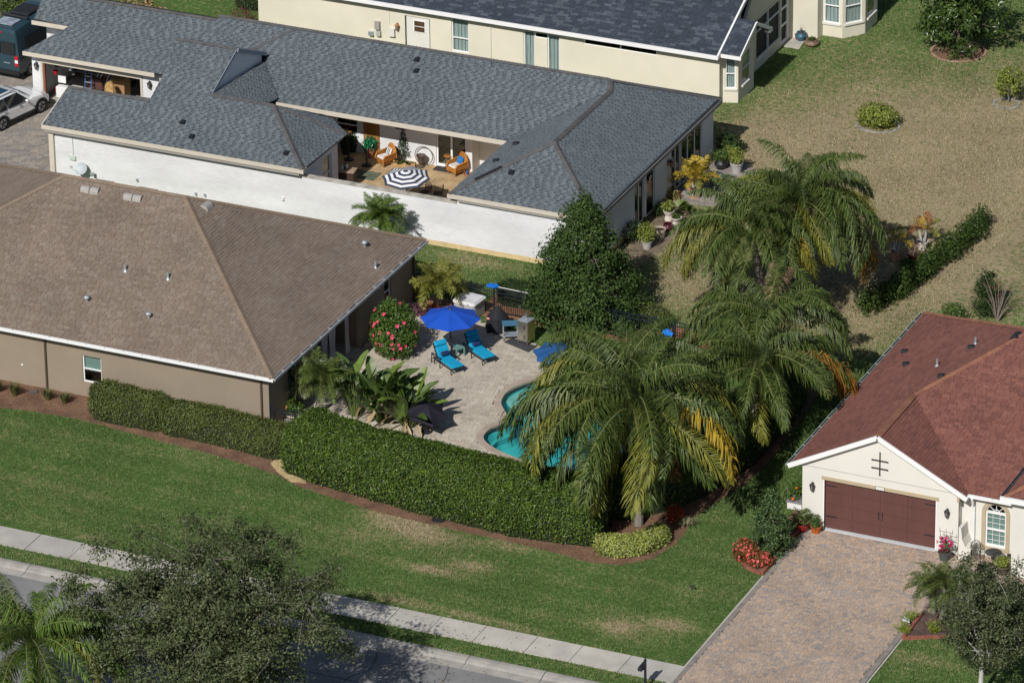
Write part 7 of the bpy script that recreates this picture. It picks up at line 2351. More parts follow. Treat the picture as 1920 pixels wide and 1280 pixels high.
for k in range(18):
    a = rg_.uniform(0, 6.28); el = rg_.uniform(.35, 1.3); L_ = rg_.uniform(.45, .75); d = np.array([math.cos(a) * math.cos(el), math.sin(a) * math.cos(el), math.sin(el)]); sd = np.array([-math.sin(a), math.cos(a), 0]); c_ = d * L_
    V = [c_]; F = []
    for j in range(-6, 7):
        b_ = j * .21; e = c_ + (d * math.cos(b_) + sd * math.sin(b_)) * .38 - np.array([0, 0, .10 * abs(j) / 6]); w_ = (d * -math.sin(b_) + sd * math.cos(b_)) * .026
        q_ = c_ + (e - c_) * .55; i0 = len(V); V += [q_ - w_, e, q_ + w_]; F.append((0, i0, i0 + 1, i0 + 2))
    me = bpy.data.meshes.new('fan_leaf'); me.from_pydata([tuple(v) for v in V], [], F); me.materials.append(fm); lf = link('fan_leaf', me, t)
    m = M(); m.tube([(0, 0, 0), c_], .01, 4); m.build('leaf_stalk', M_rach, lf, local=True)
t = pot('terracotta pot with a golden yellow palm by the side windows', pz(1302, 372), .30, .60, M_terra2, 'rib'); potpalm(t, .60, 3, 11, 1.12, 'yyyg', AR, stem_h=.45)
m = M(); m.add([(-.1, -.285, .40), (.1, -.285, .40), (0, -.265, .28)], [(0, 1, 2)]); m.build('pot_motif', M_whitepl, t, local=True)
t = pot('round black pot with a trailing plant on the side patio', (*pz(1352, 317)[:2], .046), .33, .48, M_darkpot, 'ball'); bushy(t, .46, (.5, .45, .28), 420, .13, .05, LF_mid, seed=6)
t = pot('grey bucket-shaped pot with an upright green bush at the patio edge', (*pz(1381, 325)[:2], .046), .30, .52, M_greypot); bushy(t, .52, (.38, .38, .42), 700, .14, .05, LF_yg, up=.9, seed=7)
t = pot('small terracotta pot with yellow-green leaves between the two patio pots', (*pz(1367, 308)[:2], .046), .2, .38, M_terra); bushy(t, .38, (.28, .28, .3), 300, .12, .05, LF_yg, seed=8)
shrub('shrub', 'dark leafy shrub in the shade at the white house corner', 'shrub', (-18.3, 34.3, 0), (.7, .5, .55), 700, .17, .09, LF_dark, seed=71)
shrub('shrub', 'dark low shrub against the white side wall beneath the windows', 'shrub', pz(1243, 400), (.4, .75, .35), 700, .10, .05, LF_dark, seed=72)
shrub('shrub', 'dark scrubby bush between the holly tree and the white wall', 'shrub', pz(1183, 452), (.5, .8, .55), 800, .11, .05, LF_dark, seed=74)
shrub('bromeliad', 'pink-tipped spiky plant by the fan palm', 'plant', pz(1263, 375), (.28, .28, .3), 160, .3, .05, mat('pink_green', ramp=[(.4, .14, .08), (.16, .18, .05), (.28, .2, .07)], rough=.5), seed=75)
c = np.array((*pz(1337, 357)[:2], .046))
t = thing('patio_table', 'round glass-topped table with a teal rim on the side patio', 'table', c)
m = M(); m.lathe([(.001, .70), (.50, .70), (.52, .715), (.50, .73), (.001, .73)], (0, 0, 0), 24, close=False); m.build('table_top', mat('teal_glass_top', (.03, .17, .20), .12, .1, 3, spec=.7), t, local=True)
m = M(); m.lathe([(.16, .735), (.20, .76), (.12, .79), (.05, .74)], (0, 0, 0), 12); m.build('bowl', M_terra2, t, local=True)
for k in range(3): m = M(); a = k * 2.1; m.tube([(.42 * math.cos(a), .42 * math.sin(a), 0), (.1 * math.cos(a), .1 * math.sin(a), .4), (.38 * math.cos(a), .38 * math.sin(a), .69)], .022, 6); m.build('leg', M_black, t, local=True)
c = np.array((*pz(1272, 362)[:2], .02))
t = thing('spotting_scope', 'grey slanted tube on a dark stand under the side windows', 'scope', c)
m = M(); m.tube([(-.25, -.3, .45), (.3, .45, .95)], [.07, .10], 10); m.build('tube', mat('grey_blue_tube', (.24, .28, .33), .4, .08), t, local=True)
for k in range(3): m = M(); a = k * 2.1 + .4; m.tube([(0, .1, .66), (.35 * math.cos(a), .1 + .35 * math.sin(a), 0)], .02, 6); m.build('stand_leg', M_black, t, local=True)

# potted palms on the dry lawn
t = pot('terracotta pot with a golden two-stemmed palm on the back lawn', pz(1681, 487), .29, .46, M_terra2, 'rib'); potpalm(t, .46, 2, 6, .78, 'yyg', AR, stem_h=.55, rs=.05, seed=5)
t = pot('burgundy pot with a withered plant at the end of the loose hedge', pz(1711, 492), .24, .44, M_burg); bushy(t, .44, (.3, .3, .32), 160, .24, .04, mat('withered', ramp=[(.28, .14, .1), (.2, .15, .12), (.16, .17, .06), (.36, .24, .18)], rough=.8), seed=9)
t = pot('white pot with a bronze-leaved palm beside the loose hedge', pz(1729, 467), .27, .42, M_whitepot); potpalm(t, .42, 2, 6, .85, 'oyg', AR, stem_h=.6, rs=.05, seed=6)
shrub('shrub', 'bright green groundcover around the burgundy pot', 'shrub', pz(1703, 500), (.5, .45, .16), 500, .11, .06, LF_mid, seed=76)
# by the cream house door
t = pot('blue glazed jar on the concrete door pad', (*pz(1502, 77)[:2], .06), .29, .42, mat('blue_glaze', (.03, .11, .16), .3, .3, 8, spec=.6), 'ball'); bushy(t, .42, (.06, .06, .22), 14, .16, .02, FR_dead, seed=10)
t = pot('squat brown pot on the grass beside the door pad', pz(1522, 87), .36, .38, mat('brown_glaze', (.20, .13, .09), .5, .35, 7), 'ball'); bushy(t, .33, (.2, .2, .1), 60, .1, .06, LF_mid, seed=11)
pot('small dark red jar against the cream wall', (*pz(1493.5, 76)[:2], .06), .09, .28, mat('red_jar', (.24, .04, .05), .4, .1), 'plain', soil=False)

# ---------------------------------------------------------------- in front of the garage
t = pot('dark red glazed pot with a small palm left of the garage door', pz(1506, 995), .27, .36, M_redpot); potpalm(t, .36, 3, 7, .62, 'ff', AR, stem_m=mat('green_stem', (.2, .22, .06), .6), stem_h=.15, rs=.02, seed=8)
t = pot('orange glazed pot with a succulent next to the garage door', (*pz(1530, 999)[:2], .046), .24, .32, M_orangepot); bushy(t, .32, (.22, .22, .18), 150, .2, .035, LF_mid, up=.6, seed=12)
c = np.array((*pz(1771, 1050)[:2], .046))
t = pot('charcoal pot with magenta bougainvillea on a trellis right of the garage door', c, .27, .38, M_charpot)
m = M()
for x in (-.28, 0, .28): m.tube([(x * .6, .1, .3), (x, .12, 1.35)], .009, 5)
for z in (.7, .95, 1.2): m.tube([(-.32, .12, z), (.32, .12, z)], .009, 5)
m.build('trellis', M_black, t, local=True)
P, Nn = ellip_points((0, .02, .75), (.34, .2, .46), 42, .8, seed=4); flower_cluster('flower', P + c, Nn, .085, M_magenta, t)
P, Nn = ellip_points((0, .02, .7), (.3, .2, .45), 160, .9, seed=4); V, Qd_ = leaf_arrays(P, Nn, .09, .05); link('foliage', mesh_np('foliage', V, Qd_, None, LF_mid), t)
c = np.array((*pz(1880, 1076)[:2], .046))
t = pot('wooden half barrel planted with lime leaves beside the iron table', c, .27, .36, mat('barrel_wood', (.12, .10, .07), .8, .25, 8, stretch=(3, 3, .4)), 'plain', name='barrel_planter', cat='planter'); bushy(t, .34, (.34, .34, .24), 420, .11, .06, LF_yg, seed=13)
m = M(); m.lathe([(.245, .06), (.25, .09)], (0, 0, 0), 18, close=False); m.lathe([(.265, .24), (.27, .27)], (0, 0, 0), 18, close=False); m.build('hoop', M_black, t, local=True)


def bistro_chair(label, c, rz, group, mm=M_chairblk, arms=False):
    t = thing('iron_chair', label, 'chair', (0, 0, 0), 0, group)
    m = M()
    for k in range(8):
        m.beam((-.19 + k * .054, -.2, .44), (-.19 + k * .054, .2, .44), .03, .015)
    m.tube([(.21 * math.cos(a), .21 * math.sin(a), .435) for a in np.linspace(0, 6.283, 17)], .013, 5, cap=False)
    m.build('seat', mm, t, local=True)
    m = M(); A = np.linspace(-.2, math.pi + .2, 15)
    m.tube([(.21 * math.cos(a), .22 + .03 * math.sin(a), .62 + .27 * math.sin(a)) for a in A], .014, 5)
    m.tube([(-.2, .21, .44), (-.21, .22, .62)], .014, 5); m.tube([(.2, .21, .44), (.21, .22, .62)], .014, 5)
    for k in range(-3, 4): m.tube([(k * .055, .215, .46), (k * .062, .235, .60 + .26 * math.cos(k * .35))], .008, 4)
    for k in range(-2, 3): m.tube([(k * .08 - .07, .22, .50), (k * .08 + .07, .235, .80)], .008, 4); m.tube([(k * .08 + .07, .22, .50), (k * .08 - .07, .235, .80)], .008, 4)
    m.build('backrest', mm, t, local=True)
    for sx in (-1, 1):
        for sy in (-1, 1): m = M(); m.tube([(sx * .17, sy * .17, .43), (sx * .2, sy * .2, .22), (sx * .19, sy * .2, 0)], [.016, .014, .012], 6); m.build('leg', mm, t, local=True)
        if arms: m = M(); m.tube([(sx * .22, .2, .66), (sx * .27, -.05, .66), (sx * .25, -.16, .6), (sx * .2, -.16, .44)], .013, 5); m.build('armrest', mm, t, local=True)
    t.location = [float(v) for v in c]; t.rotation_euler = (0, 0, rz)
    return t


c1 = np.array((*pz(1829, 1055)[:2], .046)); ch = bistro_chair('black iron chair left of the small round table under the arched window', c1, rad(20), 'iron chairs at the entry', M_black)
c2 = np.array((*pz(1897, 1062)[:2], .046)); k = copy_tree(ch); k.location = [float(v) for v in c2]; k.rotation_euler = (0, 0, rad(-70)); k['label'] = 'black iron chair behind the half barrel near the entry wall'


def lattice_table(label, c, r, h, mm, cat='table'):
    t = thing('iron_table', label, cat, c)
    m = M(); m.tube([(r * math.cos(a), r * math.sin(a), h) for a in np.linspace(0, 6.283, 25)], .016, 5, cap=False)
    for k in range(-5, 6):
        x = k * r / 5.5; e = math.sqrt(max(r * r - x * x, 0)); m.beam((x, -e, h), (x, e, h), .03, .012); m.beam((-e, x, h - .006), (e, x, h - .006), .03, .012)
    m.build('table_top', mm, t, local=True)
    for k in range(4): m = M(); a = k * 1.571 + .5; m.tube([(.06 * math.cos(a), .06 * math.sin(a), h - .02), (.05 * math.cos(a), .05 * math.sin(a), h * .5), (r * .75 * math.cos(a), r * .75 * math.sin(a), 0)], .016, 6); m.build('leg', mm, t, local=True)
    return t


lattice_table('small round black iron table under the arched window', np.array((*pz(1862, 1062)[:2], .046)), .33, .62, M_black)
# utility box by the garage corner
p = pz(1494, 950)
t = thing('utility_box', 'white utility box with a grey lid on the ground left of the garage wall', 'utility box', p)
m = M(); m.box(-.32, -.28, 0, .32, .28, .32); m.build('box_body', M_whitepl, t, local=True)
m = M(); m.box(-.36, -.32, .321, .36, .32, .37); m.build('lid', mat('grey_lid', (.24, .23, .25), .6, .08), t, local=True)
p = pz(1470, 945)
t = thing('hose_hook', 'curved black garden hose stake beside the cone shrub', 'hose stake', p)
m = M(); m.tube([(0, 0, 0), (-.04, 0, .3), (.05, 0, .6), (.12, 0, .75)], .018, 6); m.build('stake', M_black, t, local=True)
m = M(); m.lathe([(.03, 0), (.045, .05)], (.13, 0, .74), 8); m.build('nozzle', M_galv, t, local=True)


# bed edgings of red stones
def edging(label, pts, mm, step=.28, w=.14, h=.11, name='bed_edging', sname='edging_stone', closed=False):
    P = [np.array(p[:2]) for p in pts]
    if closed: P.append(P[0])
    t = thing(name, label, 'edging', (*np.mean(P, axis=0), 0)); off = wloc(t)
    m = M(); m.box(-.5, -.5, 0, .5, .5, 1); me = bpy.data.meshes.new(sname); me.from_pydata(m.v, [], m.f); me.materials.append(mm)
    for a, b in zip(P[:-1], P[1:]):
        L_ = np.linalg.norm(b - a); k = max(1, int(round(L_ / step))); an = math.atan2(b[1] - a[1], b[0] - a[0])
        for i in range(k):
            p = a + (b - a) * (i + .5) / k
            o = link(sname, me, t); o.location = (p[0] - off[0], p[1] - off[1], 0); o.rotation_euler = (0, 0, an + random.uniform(-.03, .03)); o.scale = (L_ / k - .012, w, h + random.uniform(-.008, .008))
    return t


M_redst = mat('red_edging', ramp=[(.25, .085, .055), (.30, .11, .075), (.21, .075, .05)], rough=.85, var=.12)
edging('red stone edging round the entry bed beside the driveway', [(6.32, -5.5), (6.34, -7.6), (7.4, -7.02), (8.7, -6.47), (11.5, -6.12), (14, -6.05)], M_redst)
edging('red stone edging of the azalea bed at the driveway', [(-.88, -.2), (-.88, -4.72), (-1.6, -4.48), (-2.5, -3.6), (-2.45, -2.5)], M_redst)
for lab, (px, py), r_, mm, arc in (('ring of brick edging round the glossy broad-leaved tree', (1797, 97), (1.35, 1.35), mat('ring_brick', ramp=[(.36, .2, .15), (.46, .32, .25), (.3, .16, .12)], rough=.9), 6.283),
                                   ('ring of pale stones round the yellow-green sapling', (1887, 195), (.62, .62), mat('ring_stone', ramp=[(.24, .235, .22), (.36, .35, .33), (.17, .165, .15)], rough=.9), 6.283),
                                   ('arc of pale stones in front of the round lawn bush', (1646, 236), (1.05, .85), mat('ring_stone'), 6.283)):
    c = pz(px, py); edging(lab, [(c[0] + r_[0] * math.cos(a), c[1] + r_[1] * math.sin(a)) for a in np.linspace(0, arc, 24)], mm, step=.3, w=.12, h=.05, name='stone_ring', sname='ring_stone')
c = pz(1797, 97); tagged(fill_poly('tree_ring_soil', [(c[0] + 1.3 * math.cos(a), c[1] + 1.3 * math.sin(a)) for a in np.linspace(0, 6.28, 20)[:-1]], [], .02, M_mulch, .03), kind='structure')

# mailbox
p = pz(1210, 1292)
t = thing('mailbox', 'black mailbox on a post at the street end of the driveway', 'mailbox', p)
m = M(); m.lathe([(.10, 0), (.10, .06), (.055, .1), (.05, 1.28), (.065, 1.29), (.065, 1.33), (.02, 1.36), (.035, 1.40), (.01, 1.45)], (0, 0, 0), 10); m.build('post', M_bluefence, t, local=True)
m = M(); pr2 = [(-.085, 0), (.085, 0), (.085, .12), (.06, .18), (0, .205), (-.06, .18), (-.085, .12)]
m.add([(x - .13, -.26, z + .92) for x, z in pr2] + [(x - .13, .24, z + .92) for x, z in pr2], [list(range(7)), list(range(7, 14))[::-1]] + [(i, 7 + i, 7 + (i + 1) % 7, (i + 1) % 7) for i in range(7)]); m.build('box', mat('black_box', (.02, .025, .035), .35, .05, spec=.5), t, local=True)
m = M(); m.beam((-.02, 0, .9), (-.25, 0, .9), .05, .04); m.build('bracket', M_bluefence, t, local=True)
m = M(); m.box(-.035, -.1, 1.0, -.028, .02, 1.12); m.build('flag', mat('flag_red', (.3, .03, .03), .6), t, local=True)
# small sign on a stake in the entry bed
p = pz(1699, 1172)
t = thing('yard_sign', 'small blue and white sign on a stake at the driveway edge', 'sign', p, rad(-15))
m = M(); m.box(-.012, -.012, 0, .012, .012, .3); m.build('stake', M_galv, t, local=True)
m = M(); m.box(-.16, -.012, .18, .16, .0, .34); sg = m.build('plate', M_whitepl, t, local=True)
m = M(); m.box(-.15, -.016, .26, .15, -.0125, .33); m.build('blue_band', mat('sign_blue', (.02, .05, .2), .5), sg, local=True)
m = M(); m.box(-.1, -.0185, .282, .08, -.0165, .30); m.build('sign_print', mat('sign_green', (.3, .42, .1), .5), sg, local=True)
# valve cover in the lawn
m = M(); p = pz(822, 975); m.lathe([(.30, 0), (.30, .05), (.27, .075), (.10, .08), (.08, .07), (.001, .07)], p, 20); top_mesh('valve_cover', m, mat('black_lid', (.022, .024, .026), .6, .15, 9), 'round black utility cover in the lawn beside the long hedge', 'utility cover', origin=p)
p = pz(1297, 1108)
t = thing('garden_spotlight', 'tiny black spotlight on a stake in the front lawn', 'light', p)
m = M(); m.tube([(0, 0, 0), (0, 0, .2)], .012, 5); m.build('stake', M_black, t, local=True); m = M(); m.tube([(-.07, -.02, .2), (.07, .02, .26)], [.035, .05], 8); m.build('lamp_head', M_black, t, local=True)
p = pz(62, 738)
m = M(); m.beam((p[0] - .15, p[1] - .05, .06), (p[0] + .15, p[1] + .12, .1), .12, .08); top_mesh('edging_stone', m, mat('dark_stone', (.10, .09, .10), .8), 'dark stone lying in the mulch by the brown house downpipe', 'stone')
# air conditioner behind the roof ridge
p = at(935, 106, .95); c = (p[0], 37.6, 0)
t = thing('air_conditioner', 'outdoor air conditioner against the cream house, only its top showing', 'air conditioner', c)
m = M(); m.prism(rsq(.42, .08), 0, .80); m.build('casing', mat('ac_beige', (.40, .38, .34), .6, .06), t, local=True)
m = M(); m.lathe([(.40, .82), (.42, .86), (.36, .90)], (0, 0, 0), 20, close=False); m.build('top_ring', M_ventg, t, local=True)
m = M()
for k in range(10): a = k * math.pi / 10; m.beam((-.38 * math.cos(a), -.38 * math.sin(a), .86 + .002 * k), (.38 * math.cos(a), .38 * math.sin(a), .86 + .002 * k), .012, .01)
m.build('fan_guard', M_black, t, local=True)

# ================================================================== COURTYARD
FZ = .042
c = np.array(pz(763, 402, 0)); c[2] = FZ
t = thing('parasol', 'navy and white striped parasol in the courtyard', 'parasol', c)
m = M(); m.tube([c, (c[0], c[1], 2.2)], .022, 8); m.build('pole', M_black, t)
m = M(); m.lathe([(.26, 0), (.26, .05), (.05, .09), (.04, .3)], c, 12); m.build('base', M_black, t)
canopy(t, (c[0], c[1], 1.86), 1.16, .40, 8, [mat('white_stripe', (.72, .72, .74), .8, .03), mat('navy_stripe', (.045, .055, .085), .8, .05)], bands=[1, 0, 1, 0, 1, 0, 1, 0, 1], tilt=(.10, 0), rz=.2)
tc = c.copy()
lattice_table('round dark lattice table under the striped parasol', c + (0, -.05, 0), .55, .70, M_chairblk)
for i, (px, py, rz_c, lab) in enumerate(((760, 336, 5, 'dark cast metal chair behind the parasol pole'), (797, 344, -20, 'dark cast metal chair second along the courtyard parapet'), (821, 347, -75, 'dark cast metal chair turned sideways at the right of the parapet'), (846, 361, -140, 'dark cast metal chair tucked below the roof corner'))):
    p = at(px, py, .9); p[2] = FZ
    if i == 0: ch0 = bistro_chair(lab, p, rad(rz_c), 'cast chairs in the courtyard', M_chairblk, arms=True)
    else: k = copy_tree(ch0); k.location = [float(v) for v in p]; k.rotation_euler = (0, 0, rad(rz_c)); k['label'] = lab


def wicker(label, c, rz, pillow):
    t = thing('wicker_armchair', label, 'armchair', (0, 0, 0), 0, 'wicker armchairs')
    m = M(); m.box(-.30, -.30, .16, .30, .30, .36); m.build('seat_base', M_wicker, t, local=True)
    n = 13
    m = M(); vs = []; 
    for k in range(n):
        a = math.pi * k / (n - 1)
        for rr, z, dy in ((.30, .36, .25), (.34, .36 + .60 * math.sin(a) ** .8, .40)):
            vs.append((rr * math.cos(a), dy, z)); vs.append((rr * math.cos(a), dy + .05, z))
    F = []
    for k in range(n - 1): F += [(4 * k, 4 * k + 4, 4 * k + 6, 4 * k + 2), (4 * k + 1, 4 * k + 3, 4 * k + 7, 4 * k + 5), (4 * k + 2, 4 * k + 6, 4 * k + 7, 4 * k + 3)]
    m.add(vs, F); m.build('backrest', M_wicker, t, local=True)
    m = M(); m.tube([(.36 * math.cos(a), .42, .36 + .62 * math.sin(a) ** .8) for a in np.linspace(0, math.pi, 15)], .03, 6); m.build('rim', M_wicker, t, local=True)
    for s_ in (-1, 1):
        m = M(); m.tube([(s_ * .35, .40, .62), (s_ * .36, .1, .60), (s_ * .35, -.22, .56), (s_ * .33, -.32, .42), (s_ * .31, -.30, .16)], .045, 7); m.prism_dir([(s_ * .33, -.28, .3), (s_ * .33, .36, .3), (s_ * .33, .36, .58), (s_ * .33, -.2, .54)], (s_ * .03, 0, 0)); m.build('arm', M_wicker, t, local=True)
    for sx in (-1, 1):
        for sy in (-1, 1): m = M(); m.tube([(sx * .27, sy * .27, .16), (sx * .28, sy * .28, 0)], .028, 6); m.build('leg', M_wicker, t, local=True)
    m = M(); m.box(-.27, -.29, .362, .27, .24, .47); m.build('seat_cushion', M_cush, t, local=True, bevel=.035)
    m = M(); m.box(-.2, -.06, 0, .2, .06, .34); pw = m.build('pillow', pillow, t, local=True, bevel=.045); pw.location = (0, .16, .48); pw.rotation_euler = (-.45, 0, 0)
    if pillow.name == 'striped_pillow':
        for k in range(3): m = M(); m.box(-.15 + k * .12, -.066, .02, -.10 + k * .12, -.061, .32); m.build('pillow_stripe', M_blackpl, pw, local=True)
    t.location = [float(v) for v in c]; t.rotation_euler = (0, 0, rz)
    return t


p = np.array(pz(722, 310)); p[2] = FZ; wicker('wicker armchair with a black striped pillow left of the topiary', p, rad(-30), mat('striped_pillow', (.7, .7, .7), .9))
p = np.array(pz(856, 327)); p[2] = FZ; wicker('wicker armchair with a blue pillow by the sliding door', p, rad(-28), mat('blue_pillow', (.02, .16, .42), .85, .2, 12))
p = np.array(pz(841, 314)); p[2] = FZ
t = thing('side_table', 'small round brown table between the sliding door and the wicker armchair', 'side table', p)
m = M(); m.lathe([(.001, .54), (.21, .54), (.22, .56), (.21, .58), (.001, .58)], (0, 0, 0), 16, close=False); m.build('table_top', M_wicker, t, local=True)
for k in range(3): m = M(); a = k * 2.1; m.tube([(.17 * math.cos(a), .17 * math.sin(a), .55), (.2 * math.cos(a), .2 * math.sin(a), 0)], .014, 5); m.build('leg', M_black, t, local=True)
# topiary cone
p = np.array(pz(759, 300)); p[2] = FZ
t = pot('tall dark green topiary cone in a pot against the courtyard wall', p, .2, .3, M_charpot, name='topiary', cat='topiary')
z = RG.beta(1, 1.35, 1500); a = RG.uniform(0, 6.283, 1500); rr = (.05 + .33 * (1 - z)) * RG.uniform(.75, 1.1, 1500)
P = np.stack([np.cos(a) * rr, np.sin(a) * rr, .3 + z * 1.6], 1); V, Qd_ = leaf_arrays(P, unit_rows(np.stack([np.cos(a), np.sin(a), np.full(1500, .3)], 1)), .09, .05)
link('foliage', mesh_np('foliage', V, Qd_, None, leafmat('topiary_leaf', [(.012, .045, .02), (.03, .085, .045), (.05, .06, .02), (.015, .035, .015)], rough=.5)), t)
m = M(); m.tube([(0, 0, .25), (0, 0, 1.5)], .02, 6); m.build('stem', M_bark, t, local=True)
p = np.array(pz(757, 316)); p[2] = FZ
t = thing('trough_planter', 'pale wavy driftwood planter in front of the topiary', 'planter', p, rad(15))
m = M(); 
for i in range(8):
    x = -.55 + i * .14; m.add([(x, -.13, 0), (x + .135, -.13, 0), (x + .135, .13, 0), (x, .13, 0), (x, -.15, .26 + .06 * math.sin(i * 1.9)), (x + .135, -.15, .26 + .06 * math.sin(i * 1.9 + 1)), (x + .135, .15, .28), (x, .15, .28)], [(0, 1, 5, 4), (1, 2, 6, 5), (2, 3, 7, 6), (3, 0, 4, 7), (3, 2, 1, 0)])
m.build('trough', mat('driftwood', (.42, .28, .13), .8, .3, 9), t, local=True)
P, Nn = ellip_points((0, 0, .3), (.5, .1, .08), 160, .8, seed=2); V, Qd_ = leaf_arrays(P, Nn, .08, .05); link('foliage', mesh_np('foliage', V, Qd_, None, LF_dark), t)
# hoop with urn
p = aty(795, 292, 27.3)
t = thing('wall_hoop', 'large dark metal hoop leaning on the courtyard wall around an urn', 'hoop', (p[0], 27.2, FZ))
m = M(); m.tube([(.46 * math.cos(a), .05 + .05 * (math.sin(a) + 1) / 2, .48 + .46 * math.sin(a)) for a in np.linspace(0, 6.2832, 33)], .022, 6, cap=False); m.build('ring', mat('dull_metal', (.16, .145, .13), .6), t, local=True)
t = thing('urn', 'dark bronze footed urn standing inside the wall hoop', 'urn', (p[0] - .02, 27.0, FZ))
m = M(); m.lathe([(.14, 0), (.16, .06), (.08, .14), (.13, .25), (.15, .45), (.21, .58), (.24, .62), (.20, .62), (.15, .5)], (0, 0, 0), 16); m.build('vessel', mat('urn_bronze', (.10, .075, .06), .5, .15), t, local=True)
p = np.array(pz(836, 319)); m = M(); m.box(p[0] - .55, p[1] - .32, FZ, p[0] + .5, p[1] + .2, FZ + .02); top_mesh('door_mat', m, mat('door_mat', (.05, .045, .042), .95), 'dark doormat outside the courtyard sliding door', 'mat')
p = np.array(pz(672, 328)); m = M(); m.box(p[0] - 1.1, p[1] - .45, FZ, p[0] + 1.0, p[1] + .5, FZ + .012); top_mesh('rug', m, mat('patterned_rug', (.11, .13, .09), .95, .45, 5), 'dark patterned rug in the shaded part of the courtyard', 'rug')
# shaded corner: plants and stands
p = np.array(pz(694, 296)); p[2] = FZ; t = pot('terracotta pot with a glossy emerald fern by the wooden door', p, .22, .35, M_terra); bushy(t, .4, (.33, .33, .35), 420, .18, .06, leafmat('emerald_leaf', [(.01, .16, .07), (.02, .24, .11), (.008, .09, .04)], rough=.35, spec=.5), up=.1, seed=15)
m = M(); m.lathe([(.17, .34), (.2, .45), (.1, .5)], (0, 0, 0), 10); m.build('red_liner', mat('red_liner', (.4, .03, .03), .6), t, local=True)
for i, (px, py, lab) in enumerate(((688, 312, 'black parasol stand on a round base near the emerald fern'), (654, 301, 'black parasol stand on a round base in the courtyard corner'))):
    p = np.array(pz(px, py)); p[2] = FZ; t = thing('parasol_stand', lab, 'stand', p, 0, 'parasol stands')
    m = M(); m.lathe([(.25, 0), (.25, .04), (.07, .09), (.05, .12)], (0, 0, 0), 16); m.build('base', M_black, t, local=True)
    m = M(); m.tube([(0, 0, .1), (0, 0, .82)], .035, 8); m.lathe([(.055, .30), (.055, .36)], (0, 0, 0), 8); m.build('tube', M_black, t, local=True)
    m = M(); m.tube([(0, 0, .7), (.12, 0, .7)], .012, 5); m.build('screw_handle', M_black, t, local=True)
for i, (px, py, s_, lab) in enumerate(((648, 290, .8, 'dark leafy potted plant under the courtyard window'), (662, 285, .6, 'dark potted plant beside the courtyard window'))):
    p = np.array(pz(px, py)); p[2] = FZ; t = pot(lab, p, .24, .4, M_darkpot); bushy(t, .4, (.4 * s_, .4 * s_, .6 * s_), 420, .14, .06, LF_dark, seed=16 + i)
    if i == 0: P, Nn = ellip_points((0, 0, 1.1), (.3, .3, .2), 7, .2, seed=5); flower_cluster('flower', P + p, Nn, .09, M_orangeflower, t)
p = np.array(pz(650, 350)); p[2] = FZ
t = thing('bar_cabinet', 'dark wooden cabinet with a tan top beside the courtyard parapet', 'cabinet', p, rad(8))
m = M(); m.box(-.42, -.28, 0, .42, .28, .80); m.build('body', mat('dark_wood', (.05, .03, .025), .6, .15), t, local=True)
m = M(); m.box(-.46, -.31, .801, .46, .31, .84); m.build('top', mat('tan_top', (.36, .26, .18), .5, .15, 3), t, local=True)
t2 = thing('table_ware', 'cluster of white and dark crockery on the courtyard cabinet', 'crockery', p + (-.1, .05, .845))
for k in range(7):
    a = k * .9; m = M(); m.lathe([(.05, 0), (.07, .05), (.04, .12 + .03 * (k % 3)), (.05, .15 + .03 * (k % 3))], (.2 * math.cos(a) * (k % 3) / 2, .15 * math.sin(a), 0), 8); m.build('jug', M_whitepl if k % 2 else M_darkpot, t2, local=True)
p = np.array(pz(876, 334)); p[2] = FZ; t = pot('small terracotta bowl with a blue bottle under the roof corner', p, .18, .2, M_terra, soil=False)
m = M(); m.lathe([(.04, .05), (.045, .26), (.015, .32), (.015, .4)], (0, 0, 0), 8); m.build('bottle', mat('blue_bottle', (.01, .12, .4), .2, .05, spec=.6), t, local=True)

# ================================================================== VEHICLES AND THE GARAGE
M_van = mat('teal_van_paint', (.022, .052, .070), .3, .03, coat=.6)
M_carw = mat('white_car_paint', (.80, .81, .82), .25, .02, coat=.6)


def wheel(t, x, y, r, side, w=.22):
    m = M(); m.tube([(x - w / 2, y, r), (x + w / 2, y, r)], r, 20); wo_ = m.build('wheel', M_rubber, t, local=True)
    m = M(); xf = x + side * (w / 2 + .004)
    m.lathe([(.001, .0), (.02, .0)], (0, 0, 0), 3)
    m.v = []; m.f = []
    m.tube([(xf - side * .004, y, r), (xf, y, r)], r * .66, 20)
    m.build('rim', M_rim, wo_, local=True)
    for k in range(5):
        a = k * 1.2566; s_ = M(); s_.beam((xf + side * .012, y + .05 * math.cos(a), r + .05 * math.sin(a)), (xf + side * .012, y + r * .58 * math.cos(a + .35), r + r * .58 * math.sin(a + .35)), .05, .05, up=(1, 0, 0)); s_.build('spoke_gap', M_blackpl, wo_, local=True)


def loft(secs, closed_ends=True):
    """secs: list of rings (same count) of 3d points"""
    n = len(secs[0]); m = M(); vs = [p for s in secs for p in s]
    F = [(i * n + j, i * n + (j + 1) % n, (i + 1) * n + (j + 1) % n, (i + 1) * n + j) for i in range(len(secs) - 1) for j in range(n)]
    if closed_ends: F += [list(range(n))[::-1], [(len(secs) - 1) * n + j for j in range(n)]]
    return m.add(vs, F)


def car_ring(y, zb, zbelt, ztop, wb, wbelt, wt):
    pts = [(-wb * .92, zb), (wb * .92, zb), (wb, zb + .15), (wbelt, zbelt - .12), (wbelt * .98, zbelt)]
    if ztop > zbelt + .05: pts += [(wt * 1.02, ztop - .08), (wt * .85, ztop), (-wt * .85, ztop), (-wt * 1.02, ztop - .08)]
    else: pts += [(wt * 1.0, ztop - .015), (wt * .8, ztop), (-wt * .8, ztop), (-wt * 1.0, ztop - .015)]
    pts += [(-wbelt * .98, zbelt), (-wbelt, zbelt - .12), (-wb, zb + .15)]
    return [(x, y, z) for x, z in pts]


